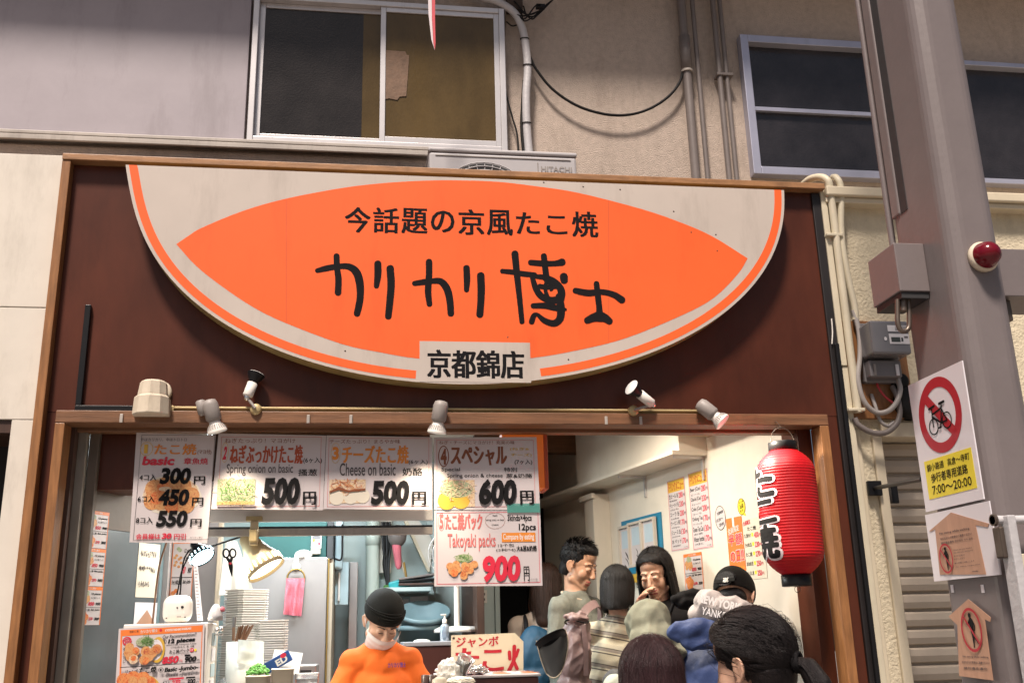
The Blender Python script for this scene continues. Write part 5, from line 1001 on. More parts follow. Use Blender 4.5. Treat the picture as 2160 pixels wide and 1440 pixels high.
b.t('850', fb(935, 795, 1228, 912), 'ink_crimson', .05, .25, R_).t('円', fb(1228, 850, 1272, 892), 'ink_crimson', .02).r(fb(1310, 765, 1405, 792), 'ink_black').t('900', fb(1300, 796, 1512, 888), 'ink_black', .05, .25, R_).t('円', fb(1515, 840, 1550, 872), 'ink_black', .02).poly([fm(795, 850), fm(905, 842), fm(905, 880), fm(795, 888)], 'ink_crimson')
b.o(fb(302, 478, 448, 620), .004, 'ink_crimson').t('得', fb(330, 505, 420, 595), 'ink_crimson', .02).t('迷', fb(308, 650, 352, 695), 'ink_black', .02).t('っ', fb(315, 700, 345, 730), 'ink_black', .02).t('た', fb(308, 735, 350, 775), 'ink_black', .02).t('ら', fb(308, 780, 350, 820), 'ink_black', .02).t('コ', fb(310, 825, 350, 862), 'ink_black', .02).t('レ', fb(312, 868, 352, 905), 'ink_black', .02)
b.o(fb(760, 480, 990, 900), None, 'ink_gold').o(fb(715, 520, 955, 860), None, 'paper_white')
b.o(fb(520, 480, 820, 640), None, 'food_onion'); b.strands(fb(600, 485, 815, 630), 60, 'ink_green', 9, .8)
b.balls([fm(x, y) for x, y in ((420, 650), (400, 740), (515, 720), (430, 800))], 9.5, 'food_ball').balls([fm(485, 845)], 10, 'food_cheese').balls([fm(485, 825)], 6, 'food_red').balls([fm(x, y) for x, y in ((685, 715), (790, 740), (865, 680), (660, 850), (740, 800))], 10.5, 'food_ball').balls([fm(700, 720), fm(680, 880), fm(860, 690)], 7, 'food_sauce').balls([fm(690, 860), fm(520, 700)], 7, 'food_red')
b.poly([fm(272, 970), fm(1572, 893), fm(1572, 903), fm(272, 982)], 'ink_black')
b.t('ジャンボ', fb(345, 1012, 562, 1078), 'ink_black', .03, .1, R_).t('たこ焼', fb(575, 965, 868, 1068), 'ink_black', .06, .12, R_).o(fb(890, 975, 972, 1055), .0014, 'ink_black').t('1', fb(918, 995, 942, 1038), 'ink_black', .02).t('Basic -Jumbo-', fb(985, 955, 1548, 1052), 'ink_black', .05, .2, R_).t('巨大的章魚燒 (4个包 或 6个包)', fb(955, 1065, 1545, 1122), 'ink_grey', .02, 0, R_ * .6)
b.poly([fm(1060, 1150), fm(1305, 1132), fm(1305, 1160), fm(1060, 1178)], 'ink_crimson').poly([fm(1340, 1130), fm(1488, 1120), fm(1488, 1146), fm(1340, 1156)], 'ink_black').t('4コ入', fb(960, 1190, 1085, 1240), 'ink_black', .02, .1).t('270', fb(1100, 1178, 1258, 1262), 'ink_crimson', .05, .25, R_).t('300', fb(1345, 1160, 1502, 1245), 'ink_black', .05, .25, R_).t('円', fb(1512, 1195, 1548, 1228), 'ink_black', .02)
b.o(fb(230, 1085, 905, 1500), None, 'ink_gold').o(fb(240, 1095, 870, 1500), None, 'poster_cream').o(fb(245, 1110, 800, 1480), None, 'food_red').balls([fm(x, y) for x, y in ((330, 1180), (480, 1150), (640, 1160), (740, 1240), (420, 1260), (580, 1250))], 15, 'food_red').balls([fm(x, y) for x, y in ((480, 1195), (640, 1200))], 10, 'food_ball')
tag(b.build('menu_sheet', box), 'orange framed picture menu sheet')
# things on the menu board
cl = thing('round_clock', 'white rounded plastic timer standing on the menu board box', 'timer', U(375, 1312, 0.03)); c = U(375, 1284, 0.03)
b = MB(); bmx = bmesh.new(); bmesh.ops.create_cube(bmx, size=1)
for v in bmx.verts: v.co = Vector((v.co.x * .106, v.co.y * .07, v.co.z * .10))
bmesh.ops.bevel(bmx, geom=bmx.edges[:], offset=.034, segments=6, affect='EDGES', profile=.5); b.bm(bmx, 'white_plastic', Matrix.Translation(c), True); b.build('housing', cl)
b = MB()
for dx, dz, r in ((.004, .004, .003), (.022, .006, .0052), (-.032, -.032, .0025), (.034, -.03, .0025)): b.lathe(c + Vector((dx, -.0345, dz)), (0, -1, 0), [(0, 0), (0, r), (.002, r), (.002, 0)], 'black_plastic', 12)
b.bx(c.x + .004, c.x + .02, c.y - .0365, c.y - .034, c.z - .03, c.z - .026, 'grey_plastic', .001); b.build('dials', cl)
b = MB(); b.ppoly(front(0.05), [(408, 1190), (417, 1190), (428, 1308), (416, 1308)], 'paper_white', 0, .002)
for k in range(16): y = 1196 + k * 7; b.ppoly(front(0.05), [(410 + k * .45, y), (414 + k * .5 + (k % 3), y), (414 + k * .5 + (k % 3), y + 1), (410 + k * .45, y + 1)], 'ink_grey', .0006)
tag(b.build('paper_tape'), 'long white printed paper strip hanging beside the timer', 'paper strip')
c = U(454, 1308, 0.04); b = MB(); b.lathe(c, (0, 0, 1), [(0, 0), (0, .026), (.02, .027), (.045, .018), (.058, .008), (.06, 0)], 'hose_grey', 18); b.ball(c + Vector((.024, -.004, .04)), (.010, .010, .010), 'towel_pink', 10); b.ball(c + Vector((-.014, -.02, .008)), (.012, .008, .006), 'white_plastic', 8); tag(b.build('ornament'), 'small pale blue rounded ornament on the box corner', 'ornament')
b = MB(); b.ball(U(458, 1328, 0.1), .008, 'chrome', 10); b.ball(U(466, 1326, 0.12), .010, 'chrome', 10); b.bx(U(452, 1338, .1).x, U(470, 1338, .1).x, .08, .12, U(460, 1340, .1).z, U(460, 1336, .1).z, 'chrome', .002); tag(b.build('bell'), 'small chrome bells clipped on the side of the menu box', 'bell')
# clip lamps
def clip_lamp(base, shade0, shade1, r0, r1, body, lit, lab, y, slots):
    L = thing('clip_lamp', lab, 'lamp', U(*base, y)); p0, p1 = U(*shade0, y), U(*shade1, y - .03); d = (p1 - p0).normalized(); ln = (p1 - p0).length
    b = MB(); b.lathe(p0, d, [(-.012, 0), (-.012, r0 * .7), (0, r0), (ln * .25, r0 * 1.12), (ln * .72, r1 * .93), (ln, r1), (ln, r1 - .003), (ln * .7, r1 * .9 - .003), (0.01, r0 * .9)], body, 32, closed=False); b.build('shade', L)
    b = MB(); x, yv, _ = rbasis(d)
    for k in range(slots):
        a = 2 * math.pi * k / slots; u = x * math.cos(a) + yv * math.sin(a)
        b.tube([p0 + d * ln * .74 + u * (r1 * .936 + .001), p0 + d * ln * .90 + u * (r1 * .976 + .001)], .0036 if r1 > .06 else .002, lit, 6)
    b.lathe(p0 + d * ln * .90, d, [(0, 0), (0, r1 * .9), (.003, r1 * .9), (.004, 0)], lit, 28); b.build('bulb', L)
    return L, p0, p1, d
L1_, p0, p1, d = clip_lamp((535, 1150), (521, 1133), (563, 1203), .034, .078, 'lamp_cream', 'lamp_lit', 'cream conical clip lamp with glowing slots, clipped under the hood', .22, 22)
b = MB(); q = U(536, 1094, .14); b.bx(q.x - .03, q.x + .032, .125, .15, q.z - .008, q.z + .01, 'brass', .003); b.bx(q.x - .012, q.x + .018, .12, .15, U(540, 1150, .14).z, q.z - .009, 'lamp_cream', .004); b.box((q.x + .002, .15, U(536, 1130, .14).z), (.03, .08, .05), 'brass', bev=.005); b.tube([U(540, 1145, .16), p0], .011, 'stick_brown', 8); b.build('clip', L1_)
spotlamp('clip_lamp_light', p1 + d * .02, d, 18, (1.0, .88, .70), 140, .8, .04)
L2_, p0, p1, d = clip_lamp((480, 1150), (411, 1147), (428, 1176), .020, .050, 'lamp_navy', 'led_lit', 'black clip lamp with a cold white lit face below the first poster', .24, 18)
b = MB(); b.tube([p0, U(445, 1152, .26), U(500, 1134, .24), U(528, 1125, .22)], .004, 'black_plastic', 8); b.cable([p0, U(385, 1200, .25), U(376, 1240, .25), U(366, 1290, .25)], .003, 'rubber_black', 6); b.cable([p0 + Vector((0, .01, 0)), U(388, 1180, .27), U(380, 1250, .27), U(375, 1270, .27)], .003, 'rubber_black', 6); b.build('arm', L2_)
spotlamp('led_lamp_light', p1 + d * .02, d, 4.2, (.72, .95, 1.0), 165, .8, .03)
# scissors, cloth, trays
b = MB(); pz = front(.42)
for s in (-1, 1): b.tube([pz.hit(484 + s * 7 + 6.5 * math.cos(t), 1166 + 9 * math.sin(t)) for t in np.linspace(0, 6.283, 17)], .004, 'black_plastic', 7, caps=False); b.stroke(pz, [(484 + s * 5, 1176), (486 - s * 1, 1190), (489, 1214)], [6, 7, 2], 'black_plastic', .002 * s, .003)
b.lathe(pz.hit(486, 1188), (0, -1, 0), [(0, 0), (0, .005), (.006, .005), (.006, 0)], 'ink_crimson', 10); tag(b.build('scissors'), 'black kitchen scissors hanging in front of a white cloth', 'scissors')
def drape(name, px, y, m, lab, cat, amp=.012, waves=5, taper=.0, th=.004, quad=None):
    """hanging cloth with folds"""
    pl = front(y); b = MB(); nx, nz = 36, 22; tl, tr, br, bl = [np.array(pl.ab(*p)) for p in quad]; vs = []; random.seed(len(name) + waves)
    for j in range(nz + 1):
        v = j / nz
        for i in range(nx + 1):
            u = i / nx; p = (tl * (1 - u) + tr * u) * (1 - v) + (bl * (1 - u) + br * u) * v
            h = amp * (.3 + v) * math.sin(u * waves * 2 * math.pi + 1.3 * v) + amp * .6 * mnoise.noise(Vector((u * 5, v * 3, waves)))
            vs.append(pl.at(p[0], p[1], h))
    nn = len(vs); vs2 = [p - pl.n * th for p in vs]; F = [(j * (nx + 1) + i, (j + 1) * (nx + 1) + i, (j + 1) * (nx + 1) + i + 1, j * (nx + 1) + i + 1) for j in range(nz) for i in range(nx)]
    b.add(vs, F, m, True); b.add(vs2, [tuple(k for k in f[::-1]) for f in F], m, True)
    return tag(b.build(name), lab, cat)
drape('white_cloth', None, .80, 'foam_white', 'white cloth hanging behind the scissors', 'cloth', .010, 2, quad=((476, 1140), (500, 1140), (536, 1248), (462, 1255)))
tw = drape('pink_towel', None, 1.86, 'towel_pink', 'pink towel hanging from a ring on the steel refrigerator', 'towel', .014, 2, quad=((604, 1219), (643, 1219), (636, 1299), (598, 1295)))
def tray_proto(loc):
    t = MB(); s = .074; h = .030
    bmx = bmesh.new(); 
    def sq(r, z, c): return [bmx.verts.new((x, y, z)) for x, y in ((-r + c, -r), (r - c, -r), (r, -r + c), (r, r - c), (r - c, r), (-r + c, r), (-r, r - c), (-r, -r + c))]
    L = [sq(s * .72, 0, .012), sq(s * .90, h - .005, .015), sq(s, h - .0045, .016), sq(s, h, .016), sq(s * .92, h, .015), sq(s * .70, .003, .012)]
    for a, c in zip(L, L[1:]):
        for k in range(8): bmx.faces.new((a[k], a[(k + 1) % 8], c[(k + 1) % 8], c[k]))
    bmx.faces.new(L[0][::-1]); bmx.faces.new(L[-1]); t.bm(bmx, 'foam_white', Matrix.Translation(loc))
    return t.build('foam_tray', None, loc)
random.seed(11)
TP = None
for (px, y, ztop, n, rz, lab, pit) in ((516, .62, U(516, 1243, .62).z, 52, .62, 'white foam tray in the tallest stack beside the hanging cloth', .0098), (564, .66, U(564, 1308, .66).z, 38, .35, 'white foam tray in the lower stack in front of the refrigerator', .0098)):
    x0 = U(px, 1350, y).x
    for k in range(n):
        z = ztop - .03 - k * pit
        if z < CZ: break
        if TP is None: TP = tray_proto((x0, y, z)); o = TP
        else: o = TP.copy(); COL.objects.link(o)
        br = 14 if n > 45 else 999
        o.location = (x0 + random.uniform(-.0015, .0015) - (.012 if k > br else 0), y + random.uniform(-.0015, .0015), z); o.rotation_euler = (random.uniform(-.012, .012), random.uniform(-.012, .012), rz + random.uniform(-.02, .02) + (.1 if k > br else 0))
        tag(o, lab, 'tray', 'stacked white foam trays ' + ('in the tall stack' if n > 45 else 'in the low stack'))
# refrigerator, teal panel, hook
RY = 1.90
fr = thing('refrigerator', 'tall stainless steel refrigerator with a cream door edge behind the counter', 'refrigerator', (U(600, 1300, RY).x, RY, .26))
fx0, fx1, fz = U(470, 1300, RY).x, U(689, 1300, RY).x, U(640, 1175, RY).z
b = MB(); b.bx(fx0, fx1, RY, RY + .6, .28, fz, 'fridge_steel', .006); b.build('door', fr); b = MB(); x2 = U(700, 1300, RY).x; b.bx(fx1 + .003, x2, RY + .02, RY + .6, .28, fz - .01, 'tub_beige', .003); b.bx(fx1 + .001, fx1 + .008, RY - .01, RY + .019, .3, fz - .01, 'ring_gold', .002); b.build('door_edge', fr)
b = MB(); b.bx(U(540, 1140, RY + .05).x, U(689, 1140, RY + .05).x, RY + .05, RY + .4, fz + .002, U(600, 1100, RY + .05).z, 'teal_panel', .004); b.bx(U(690, 1140, RY).x, U(703, 1140, RY).x, RY, RY + .4, fz - .01, U(600, 1100, RY).z, 'ac_dark', .003); b.build('top_panel', fr)
hk = thing('towel_ring', 'golden towel ring on a white suction hook on the refrigerator', 'towel ring', U(624, 1219, RY - .03)); q = U(625, 1195, RY - .01)
b = MB(); b.lathe((q.x, RY - .001, q.z), (0, -1, 0), [(0, 0), (0, .026), (.012, .022), (.016, .010), (.016, 0)], 'white_plastic', 20); b.bx(q.x - .014, q.x + .014, RY - .012, RY - .001, q.z + .025, q.z + .055, 'white_plastic', .003); b.build('hook', hk)
b = MB(); r_ = (U(643, 1219, RY - .03) - U(606, 1219, RY - .03)).length / 2; c = U(624, 1219, RY - .03); b.tube([c + Vector((r_ * math.cos(t), 0, r_ * 1.05 * math.sin(t))) for t in np.linspace(0, 2 * math.pi, 40)], .005, 'ring_gold', 8, caps=False); b.build('ring', hk)
pc = front(RY + .045); b = MB(); b.pbox(pc, *pc.box(657, 1118, 678, 1156), 0, .012, 'white_plastic'); b.prect(pc, (659, 1122, 676, 1138), 'meter_grey', .0125); b.o = None; b.ring(pc, (659, 1137, 665, 1143), None, 'ink_yellow', .013); b.prect(pc, (671, 1144, 676, 1149), 'ink_crimson', .0126); b.pbox(pc, *pc.box(656, 1158, 676, 1168), 0, .02, 'tub_beige'); tag(b.build('smoke_card'), 'small white card with dark picture on the teal panel', 'card')
b = MB(); b.ball(U(640, 1170, RY + .02), (.05, .03, .03), 'foam_white', 12); b.ball(U(632, 1172, RY + .0), (.03, .02, .018), 'foam_white', 10); tag(b.build('crumpled_paper'), 'crumpled white paper lying on top of the refrigerator', 'paper')
# counter clutter
def tub(px0, px1, y0, yb, Y, m, name, lab, cat, fill=None, taper=.88, rnd=False):
    x0, x1 = U(px0, 1420, Y).x, U(px1, 1420, Y).x; zt = U((px0 + px1) / 2, y0, Y).z; zb = CZ + .001; w = (x1 - x0) / 2; cx = (x0 + x1) / 2; t = thing(name, lab, cat, (cx, Y + w * .8, zb)); b = MB(); cy = Y + w * .8
    n = 8; c = .25
    def rg(r, z): return [(cx + r * w * math.copysign(abs(math.cos(a)) ** .4, math.cos(a)), cy + r * w * .8 * math.copysign(abs(math.sin(a)) ** .4, math.sin(a)), z) for a in [2 * math.pi * (k + .5) / 24 for k in range(24)]]
    rings = [rg(taper, zb), rg(1, zt - .006), rg(1.04, zt - .006), rg(1.04, zt), rg(.96, zt), rg(.93, zt - .02)]
    vs = [p for r in rings for p in r]; F = [(i * 24 + k, i * 24 + (k + 1) % 24, (i + 1) * 24 + (k + 1) % 24, (i + 1) * 24 + k) for i in range(5) for k in range(24)]
    b.add(vs, F, m, True); b.add(rings[0], [tuple(range(23, -1, -1))], m); b.add(rings[-1], [tuple(range(24))], fill or m); b.build('tub', t)
    return t, Vector((cx, cy, zt)), w
t, c, w = tub(517, 568, 1424, 0, .28, 'tub_beige', 'onion_tub', 'grey tub heaped with chopped green onion', 'tub', 'onion_green')
b = MB(); random.seed(4)
for k in range(260):
    a = random.uniform(0, 6.28); r = math.sqrt(random.random()) * w * .9; z = c.z + .035 * (1 - (r / w) ** 2) + random.uniform(-.004, .008); dd = Vector((random.uniform(-1, 1), random.uniform(-1, 1), random.uniform(-.5, .6))).normalized()
    p = Vector((c.x + r * math.cos(a), c.y + r * .8 * math.sin(a), z)); b.tube([p - dd * .006, p + dd * .006], random.uniform(.003, .0045), 'onion_green' if k % 4 else 'ink_green', 6)
b.build('chopped_onion', t)
tub(572, 618, 1409, 0, .24, 'tub_beige', 'beige_tub', 'plain beige tub next to the green onion tub', 'tub')
t, c, w = tub(622, 672, 1419, 0, .30, 'clear_plastic', 'clear_tub', 'clear lidded tub holding pink filling beside the beige tub', 'tub', 'clear_plastic')
b = MB(); b.bx(c.x - w * .8, c.x + w * .8, c.y - w * .6, c.y + w * .6, CZ + .01, c.z - .035, 'meat_pink', .01); b.build('filling', t)
t = thing('utensil_cup', 'white cup of brown chopsticks in front of the foam trays', 'cup', U(500, 1440, .4)); c = U(508, 1352, .42)
b = MB(); b.lathe((c.x, .42, CZ), (0, 0, 1), [(0, 0), (0, .05), (c.z - CZ, .058), (c.z - CZ, .052), (.01, .045)], 'foam_white', 24, closed=False); b.build('cup', t)
b = MB()
for k in range(9): p = c + Vector((-.02 + k * .004, -.02 + .008 * (k % 4), -.01)); b.tube([p, p + Vector((.012 + k * .003, 0, .068 + .003 * (k % 3)))], .004, 'stick_brown', 6)
b.build('chopsticks', t)
b = MB(); b.tube([U(492, 1350, .35), U(493, 1322, .35)], .006, 'stick_brown', 8); b.tube([U(493, 1322, .35), U(495, 1300, .35)], [.006, .008], 'pipe_grey', 8); tag(b.build('butter_knife'), 'brown handled knife standing left of the chopsticks', 'knife')
drape('paper_towel', None, .36, 'foam_white', 'white paper sheet standing below the chopsticks', 'paper', .006, 1, quad=((502, 1348), (556, 1352), (556, 1400), (500, 1398)))
q = U(585, 1396, .52); b = MB(); M_ = Matrix.Rotation(-.5, 4, 'Y'); b.box(q, (.12, .045, .045), 'box_blue', bev=.003, M=M_); pz = Plane(q, (math.cos(.5), 0, math.sin(.5)), (-math.sin(.5), 0, math.cos(.5)), (0, -1, 0)); b.textm(pz, 'ED', -.005, -.016, .045, .010, 'ink_white', .0236, .04); b.ringm(pz, .035, .012, .013, .009, None, 'ink_crimson', .0239); tag(b.build('wrap_box'), 'blue cling film box lying tilted behind the tubs', 'box')
q = U(604, 1396, .56); b = MB(); b.box(q, (.12, .004, .10), 'foam_white', M=Matrix.Rotation(.15, 4, 'Y') @ Matrix.Rotation(-.5, 4, 'X')); tag(b.build('paper_sheet'), 'white folded paper leaning behind the blue box', 'paper')
b = MB(); x0, x1 = U(625, 1400, .75).x, U(668, 1400, .75).x; b.bx(x0, x1, .72, .98, CZ, U(640, 1402, .75).z, 'steel', .004); b.bx(x0 + .02, x1 - .02, .719, .7205, CZ + .02, U(640, 1412, .75).z, 'ac_dark'); tag(b.build('steel_bin'), 'low steel container in front of the refrigerator', 'container')
b = MB()
q = U(462, 1420, .4); bmx = bmesh.new(); bmesh.ops.create_icosphere(bmx, subdivisions=4, radius=1)
for v in bmx.verts: k = 1 + .35 * mnoise.noise(v.co * 2.2) + .12 * mnoise.noise(v.co * 6); v.co = Vector((v.co.x * .075 * k, v.co.y * .07 * k, v.co.z * .06 * k))
b.bm(bmx, 'clear_plastic', Matrix.Translation((q.x + .03, .42, CZ + .075)), True); tag(b.build('plastic_bag'), 'crumpled clear plastic bag on the counter beside the menu box', 'bag')
# back of the kitchen
def vt(px0, px1, Y, py0, py1): return U(px0, (py0 + py1) / 2, Y).x, U(px1, (py0 + py1) / 2, Y).x, U((px0 + px1) / 2, py1, Y).z, U((px0 + px1) / 2, py0, Y).z
x0, x1, z0, z1 = vt(707, 735, 2.2, 1185, 1275); b = MB(); b.bx(x0, x1, 2.2, 2.22, z0, z1, 'bin_lid', .003); b.bx(x0 + .03, x1 - .06, 2.17, 2.199, z0 + .02, z1 - .06, 'ink_white', .006); tag(b.build('wall_cupboard'), 'pale blue cupboard door with papers right of the refrigerator', 'cupboard')
x0, x1, z0, z1 = vt(736, 754, 2.45, 1186, 1360); b = MB(); b.bx(x0, x1, 2.4, 2.64, .26, z1, 'fridge_steel', .004); tag(b.build('steel_cabinet'), 'narrow dark steel cabinet between the cupboard and the pale pipe', 'cabinet')
x0, x1, z0, z1 = vt(702, 722, 2.0, 1117, 1182); b = MB(); b.bx(x0 + .01, x1, 2.1, 2.35, z0 - .04, z1 + .1, 'bin_lid', .01); b.cable([U(722, 1105, 2.05), U(722, 1140, 2.05), U(720, 1178, 2.05), U(706, 1178, 2.05)], .006, 'rubber_black', 6); tag(b.build('wall_unit'), 'pale blue wall unit with black cable at the top right of the refrigerator', 'wall unit')
c = U(786, 1200, 2.55); b = MB(); b.tube([(c.x, 2.55, .3), (c.x, 2.55, 2.6)], .042, 'pipe_pale', 20); b.lathe((c.x, 2.55, U(786, 1150, 2.55).z), (0, 0, 1), [(0, .042), (0, .047), (.1, .047), (.1, .042)], 'pipe_pale', 20); tag(b.build('water_pipe'), 'thick pale vertical pipe on the kitchen wall', 'pipe')
b = MB(); b.bx(U(799, 1200, 2.6).x, U(825, 1200, 2.6).x, 2.58, 2.645, 1.9, 2.6, 'cream_panel', .004); 
for k in range(5): b.cable([U(806 + k * 4, 1100, 2.55), U(808 + k * 4, 1150, 2.55), U(812 + k * 2 - (k % 2) * 5, 1190, 2.55), U(816 + k, 1235, 2.55)], .008, 'rubber_black' if k % 2 else 'ac_dark', 6)
b.box(U(817, 1240, 2.55), (.05, .05, .04), 'onion_green', bev=.01); tag(b.build('cable_bundle'), 'dark cable bundle running down beside the thick pale pipe', 'cables')
pst = front(2.50); b = MB(); b.ppoly(pst, [(858, 1098), (884, 1098), (914, 1140), (906, 1205), (896, 1190)], 'cream_panel', 0, .04); b.ppoly(pst, [(900, 1098), (920, 1098), (920, 1260), (905, 1203)], 'kitchen_wall', -.02, .05); b.ppoly(pst, [(852, 1098), (860, 1098), (908, 1204), (903, 1206)], 'cream_smooth', .003, .05); tag(b.build('stair_underside'), 'slanted pale stair underside in the kitchen corner', 'staircase')
b = MB(); q = U(838, 1130, 2.4); b.ball(q, (.06, .05, .07), 'pipe_grey', 14); b.lathe(U(836, 1145, 2.4), (.1, -.1, -1), [(0, .03), (.14, .02), (.16, 0.01)], 'towel_pink', 14); b.tube([U(843, 1170, 2.4), U(848, 1190, 2.4), U(858, 1220, 2.4)], .008, 'tub_beige', 8); tag(b.build('hand_mixer'), 'dark object in a crumpled bag with a pink cone hanging by the stairs', 'bag')
q = U(846, 1231, 2.35); b = MB(); b.box(q, (.15, .10, .055), 'teal_plastic', bev=.01, M=Matrix.Rotation(-.25, 4, 'Y')); b.tube([U(858, 1222, 2.35), U(852, 1185, 2.35)], .007, 'ring_gold', 8); tag(b.build('dust_brush'), 'turquoise brush hanging over the kitchen shelf', 'brush')
b = MB(); x0, x1, z0, z1 = vt(800, 905, 2.45, 1241, 1246); b.bx(x0, x1, 2.25, 2.645, z0 - .01, z1, 'kitchen_wall', .003); tag(b.build('wall_shelf'), 'pale kitchen shelf carrying dark trays', 'shelf')
for k, (m, lab) in enumerate((('cup_brown', 'lowest dark tray on the kitchen shelf'), ('black_plastic', 'middle dark tray on the kitchen shelf'), ('pipe_grey', 'topmost dark tray on the kitchen shelf'))):
    b = MB(); q = U(878, 1236 - k * 5, 2.35); b.box((q.x, 2.38, z1 + .018 + k * .022), (.22, .22, .014), m, bev=.005, M=Matrix.Rotation(-.06 * k, 4, 'Y')); tag(b.build('tray'), lab, 'tray', 'dark trays on the kitchen shelf')
b = MB(); x0, x1, z0, z1 = vt(800, 905, 2.6, 1250, 1320); b.bx(x0, x1, 2.60, 2.648, z0, z1 - .02, 'bin_lid', .003)
tag(b.build('tiled_panel'), 'light blue wall panel under the kitchen shelf', 'panel')
for px, lab in (((832, 1263, 862, 1284), 'left paper notice above the blue tubs'), ((865, 1257, 903, 1277), 'right paper notice above the blue tubs')):
    pn = front(2.59); b = MB(); b.pbox(pn, *pn.box(*px), 0, .003, 'paper_white')
    for k in range(2): b.prect(pn, (px[0] + 9, px[1] + 10 + k * 4, px[2] - 7, px[1] + 11.5 + k * 4), 'ink_grey', .0035)
    tag(b.build('paper_notice'), lab, 'notice')
for k, (y0, y1, w, lab, m) in enumerate(((1318, 1362, .155, 'lower grey blue tub with a pale rim', 'bin_blue'), (1276, 1316, .15, 'upper grey blue tub stacked on another tub', 'bin_blue'))):
    q = U(895, y0, 2.2); h_ = q.z - U(895, y1, 2.2).z; b = MB(); b.lathe((q.x, 2.25, q.z - h_ - (.1 if k == 0 else .02)), (0, 0, 1) if k == 0 else (0, -.42, 1), [(0, 0), (0, w * .84), (h_ + (.1 if k == 0 else 0) - .03, w * .97), (h_ + (.1 if k == 0 else 0) - .03, w * 1.05), (h_ + (.1 if k == 0 else 0), w * 1.05), (h_ + (.1 if k == 0 else 0), w * .98), (.03, w * .84), (.03, 0)], m, 40); tag(b.build('round_tub'), lab, 'tub', 'grey blue tubs in the kitchen')
# fan
fn = thing('stand_fan', 'white stand fan with a round base behind the hand gel bottle', 'fan', U(964, 1330, 1.9)); q = U(964, 1328, 1.9)
b = MB(); b.lathe(q, (0, 0, 1), [(-.012, 0), (-.012, .13), (.006, .128), (.018, .10), (.022, .022)], 'white_plastic', 36); b.build('base', fn); b = MB(); b.tube([q + Vector((0, 0, .02)), q + Vector((0, 0, .38))], .016, 'white_plastic', 14); b.build('pole', fn)
b = MB(); h_ = q + Vector((-.03, -.02, .42)); b.lathe(h_, (0, 1, 0), [(0, 0), (0, .04), (.10, .045), (.12, .03), (.12, 0)], 'white_plastic', 20)
for r in (.05, .08, .11, .135): b.tube([h_ + Vector((r * math.cos(t), -.03, r * math.sin(t))) for t in np.linspace(0, 6.283, 33)], .002, 'aluminium', 5, caps=False)
for k in range(30): t = k * math.pi / 15; b.tube([h_ + Vector((.03 * math.cos(t), -.03, .03 * math.sin(t))), h_ + Vector((.135 * math.cos(t), -.03, .135 * math.sin(t)))], .0012, 'aluminium', 4)
b.build('head', fn)
pn = front(2.64); b = MB(); b.ppoly(pn, [(969, 1244), (982, 1239), (1006, 1272), (980, 1291), (970, 1285)], 'note_grey', .002, .003); pts = [(983 + 5 * math.cos(t), 1262 + 7 * math.sin(t)) for t in np.linspace(0, 6.28, 17)[:-1]]; b.ppoly(pn, pts, 'ink_grey', .0035); b.ppoly(pn, [(976, 1282), (982, 1268), (988, 1269), (995, 1276), (984, 1285)], 'meter_grey', .0034); tag(b.build('banknote_poster'), 'grey green portrait note poster pinned crooked behind the fan', 'poster')
b = MB(); b.pbox(pn, *pn.box(1011, 1244, 1027, 1271), 0, .008, 'white_plastic')
for y in (1250, 1261): b.prect(pn, (1016, y, 1023, y + 5), 'ink_grey', .0085)
tag(b.build('switch_plate'), 'white switch plate on the kitchen wall beside the dark doorway', 'switch')
ct = thing('back_counter', 'brown counter with a grey top behind the cook', 'counter', (.2, 1.55, .26))
x0, x1 = U(850, 1380, 1.5).x, U(953, 1380, 1.5).x; zc = U(900, 1354, 1.5).z
b = MB(); b.bx(x0, x1, 1.5, 2.0, .26, zc - .02, 'counter_brown', .004); b.build('body', ct); b = MB(); b.bx(x0, x1 + .004, 1.49, 2.0, zc - .019, zc + .004, 'counter_grey', .004); b.bx(x1 + .005, x1 + .42, 1.75, 2.1, zc - .019, zc + .004, 'counter_grey', .004); b.build('top', ct)
q = U(938, 1351, 1.55); gl = thing('gel_bottle', 'clear hand gel pump bottle on the back counter', 'bottle', q)
b = MB(); b.lathe(q, (0, 0, 1), [(0, 0), (0, .024), (.075, .024), (.088, .012), (.09, 0)], 'gel_blue', 20); b.build('bottle', gl); b = MB(); b.lathe(q + Vector((0, 0, .0905)), (0, 0, 1), [(0, .012), (.02, .012), (.021, .005), (.04, .005)], 'white_plastic', 14); b.box(q + Vector((-.006, 0, .134)), (.03, .012, .008), 'white_plastic', bev=.002); b.build('pump', gl)
b = MB(); b.ball(U(890, 1352, 1.52), (.045, .03, .012), 'foam_white', 12); tag(b.build('rag'), 'crumpled white rag on the back counter', 'cloth')
# jumbo sign
JY = 1.15; pj = front(JY); b = MB(); b.ppoly(pj, [(952, 1339), (1086, 1334), (1104, 1352), (1104, 1420), (1080, 1427), (1015, 1427), (1008, 1420), (952, 1420)], 'sign_paint', 0, .012)
f_ = lambda x0, y0, x1, y1: (660 + x0 / 4.236, 1100 + y0 / 4.236, 660 + x1 / 4.236, 1100 + y1 / 4.236)
b.text(pj, 'ジャンボ', f_(1280, 1025, 1660, 1115), 'paint_red', .002, .03)
for ch, bx4 in (('た', (1275, 1125, 1490, 1330)), ('こ', (1515, 1140, 1705, 1330)), ('焼', (1745, 1110, 1960, 1330))): 
    if ch == '焼': continue
    b.text(pj, ch, f_(*bx4), 'paint_red', .002, .05)
for i, (p, w) in enumerate((([(1800, 1110), (1795, 1230), (1775, 1280), (1750, 1330)], 34), ([(1755, 1160), (1760, 1225)], 30), ([(1835, 1140), (1815, 1200)], 26), ([(1800, 1255), (1825, 1310)], 30))): b.stroke(pj, [(660 + x / 4.236, 1100 + y / 4.236) for x, y in p], w / 4.236, 'paint_red', .002 + i * .0002)
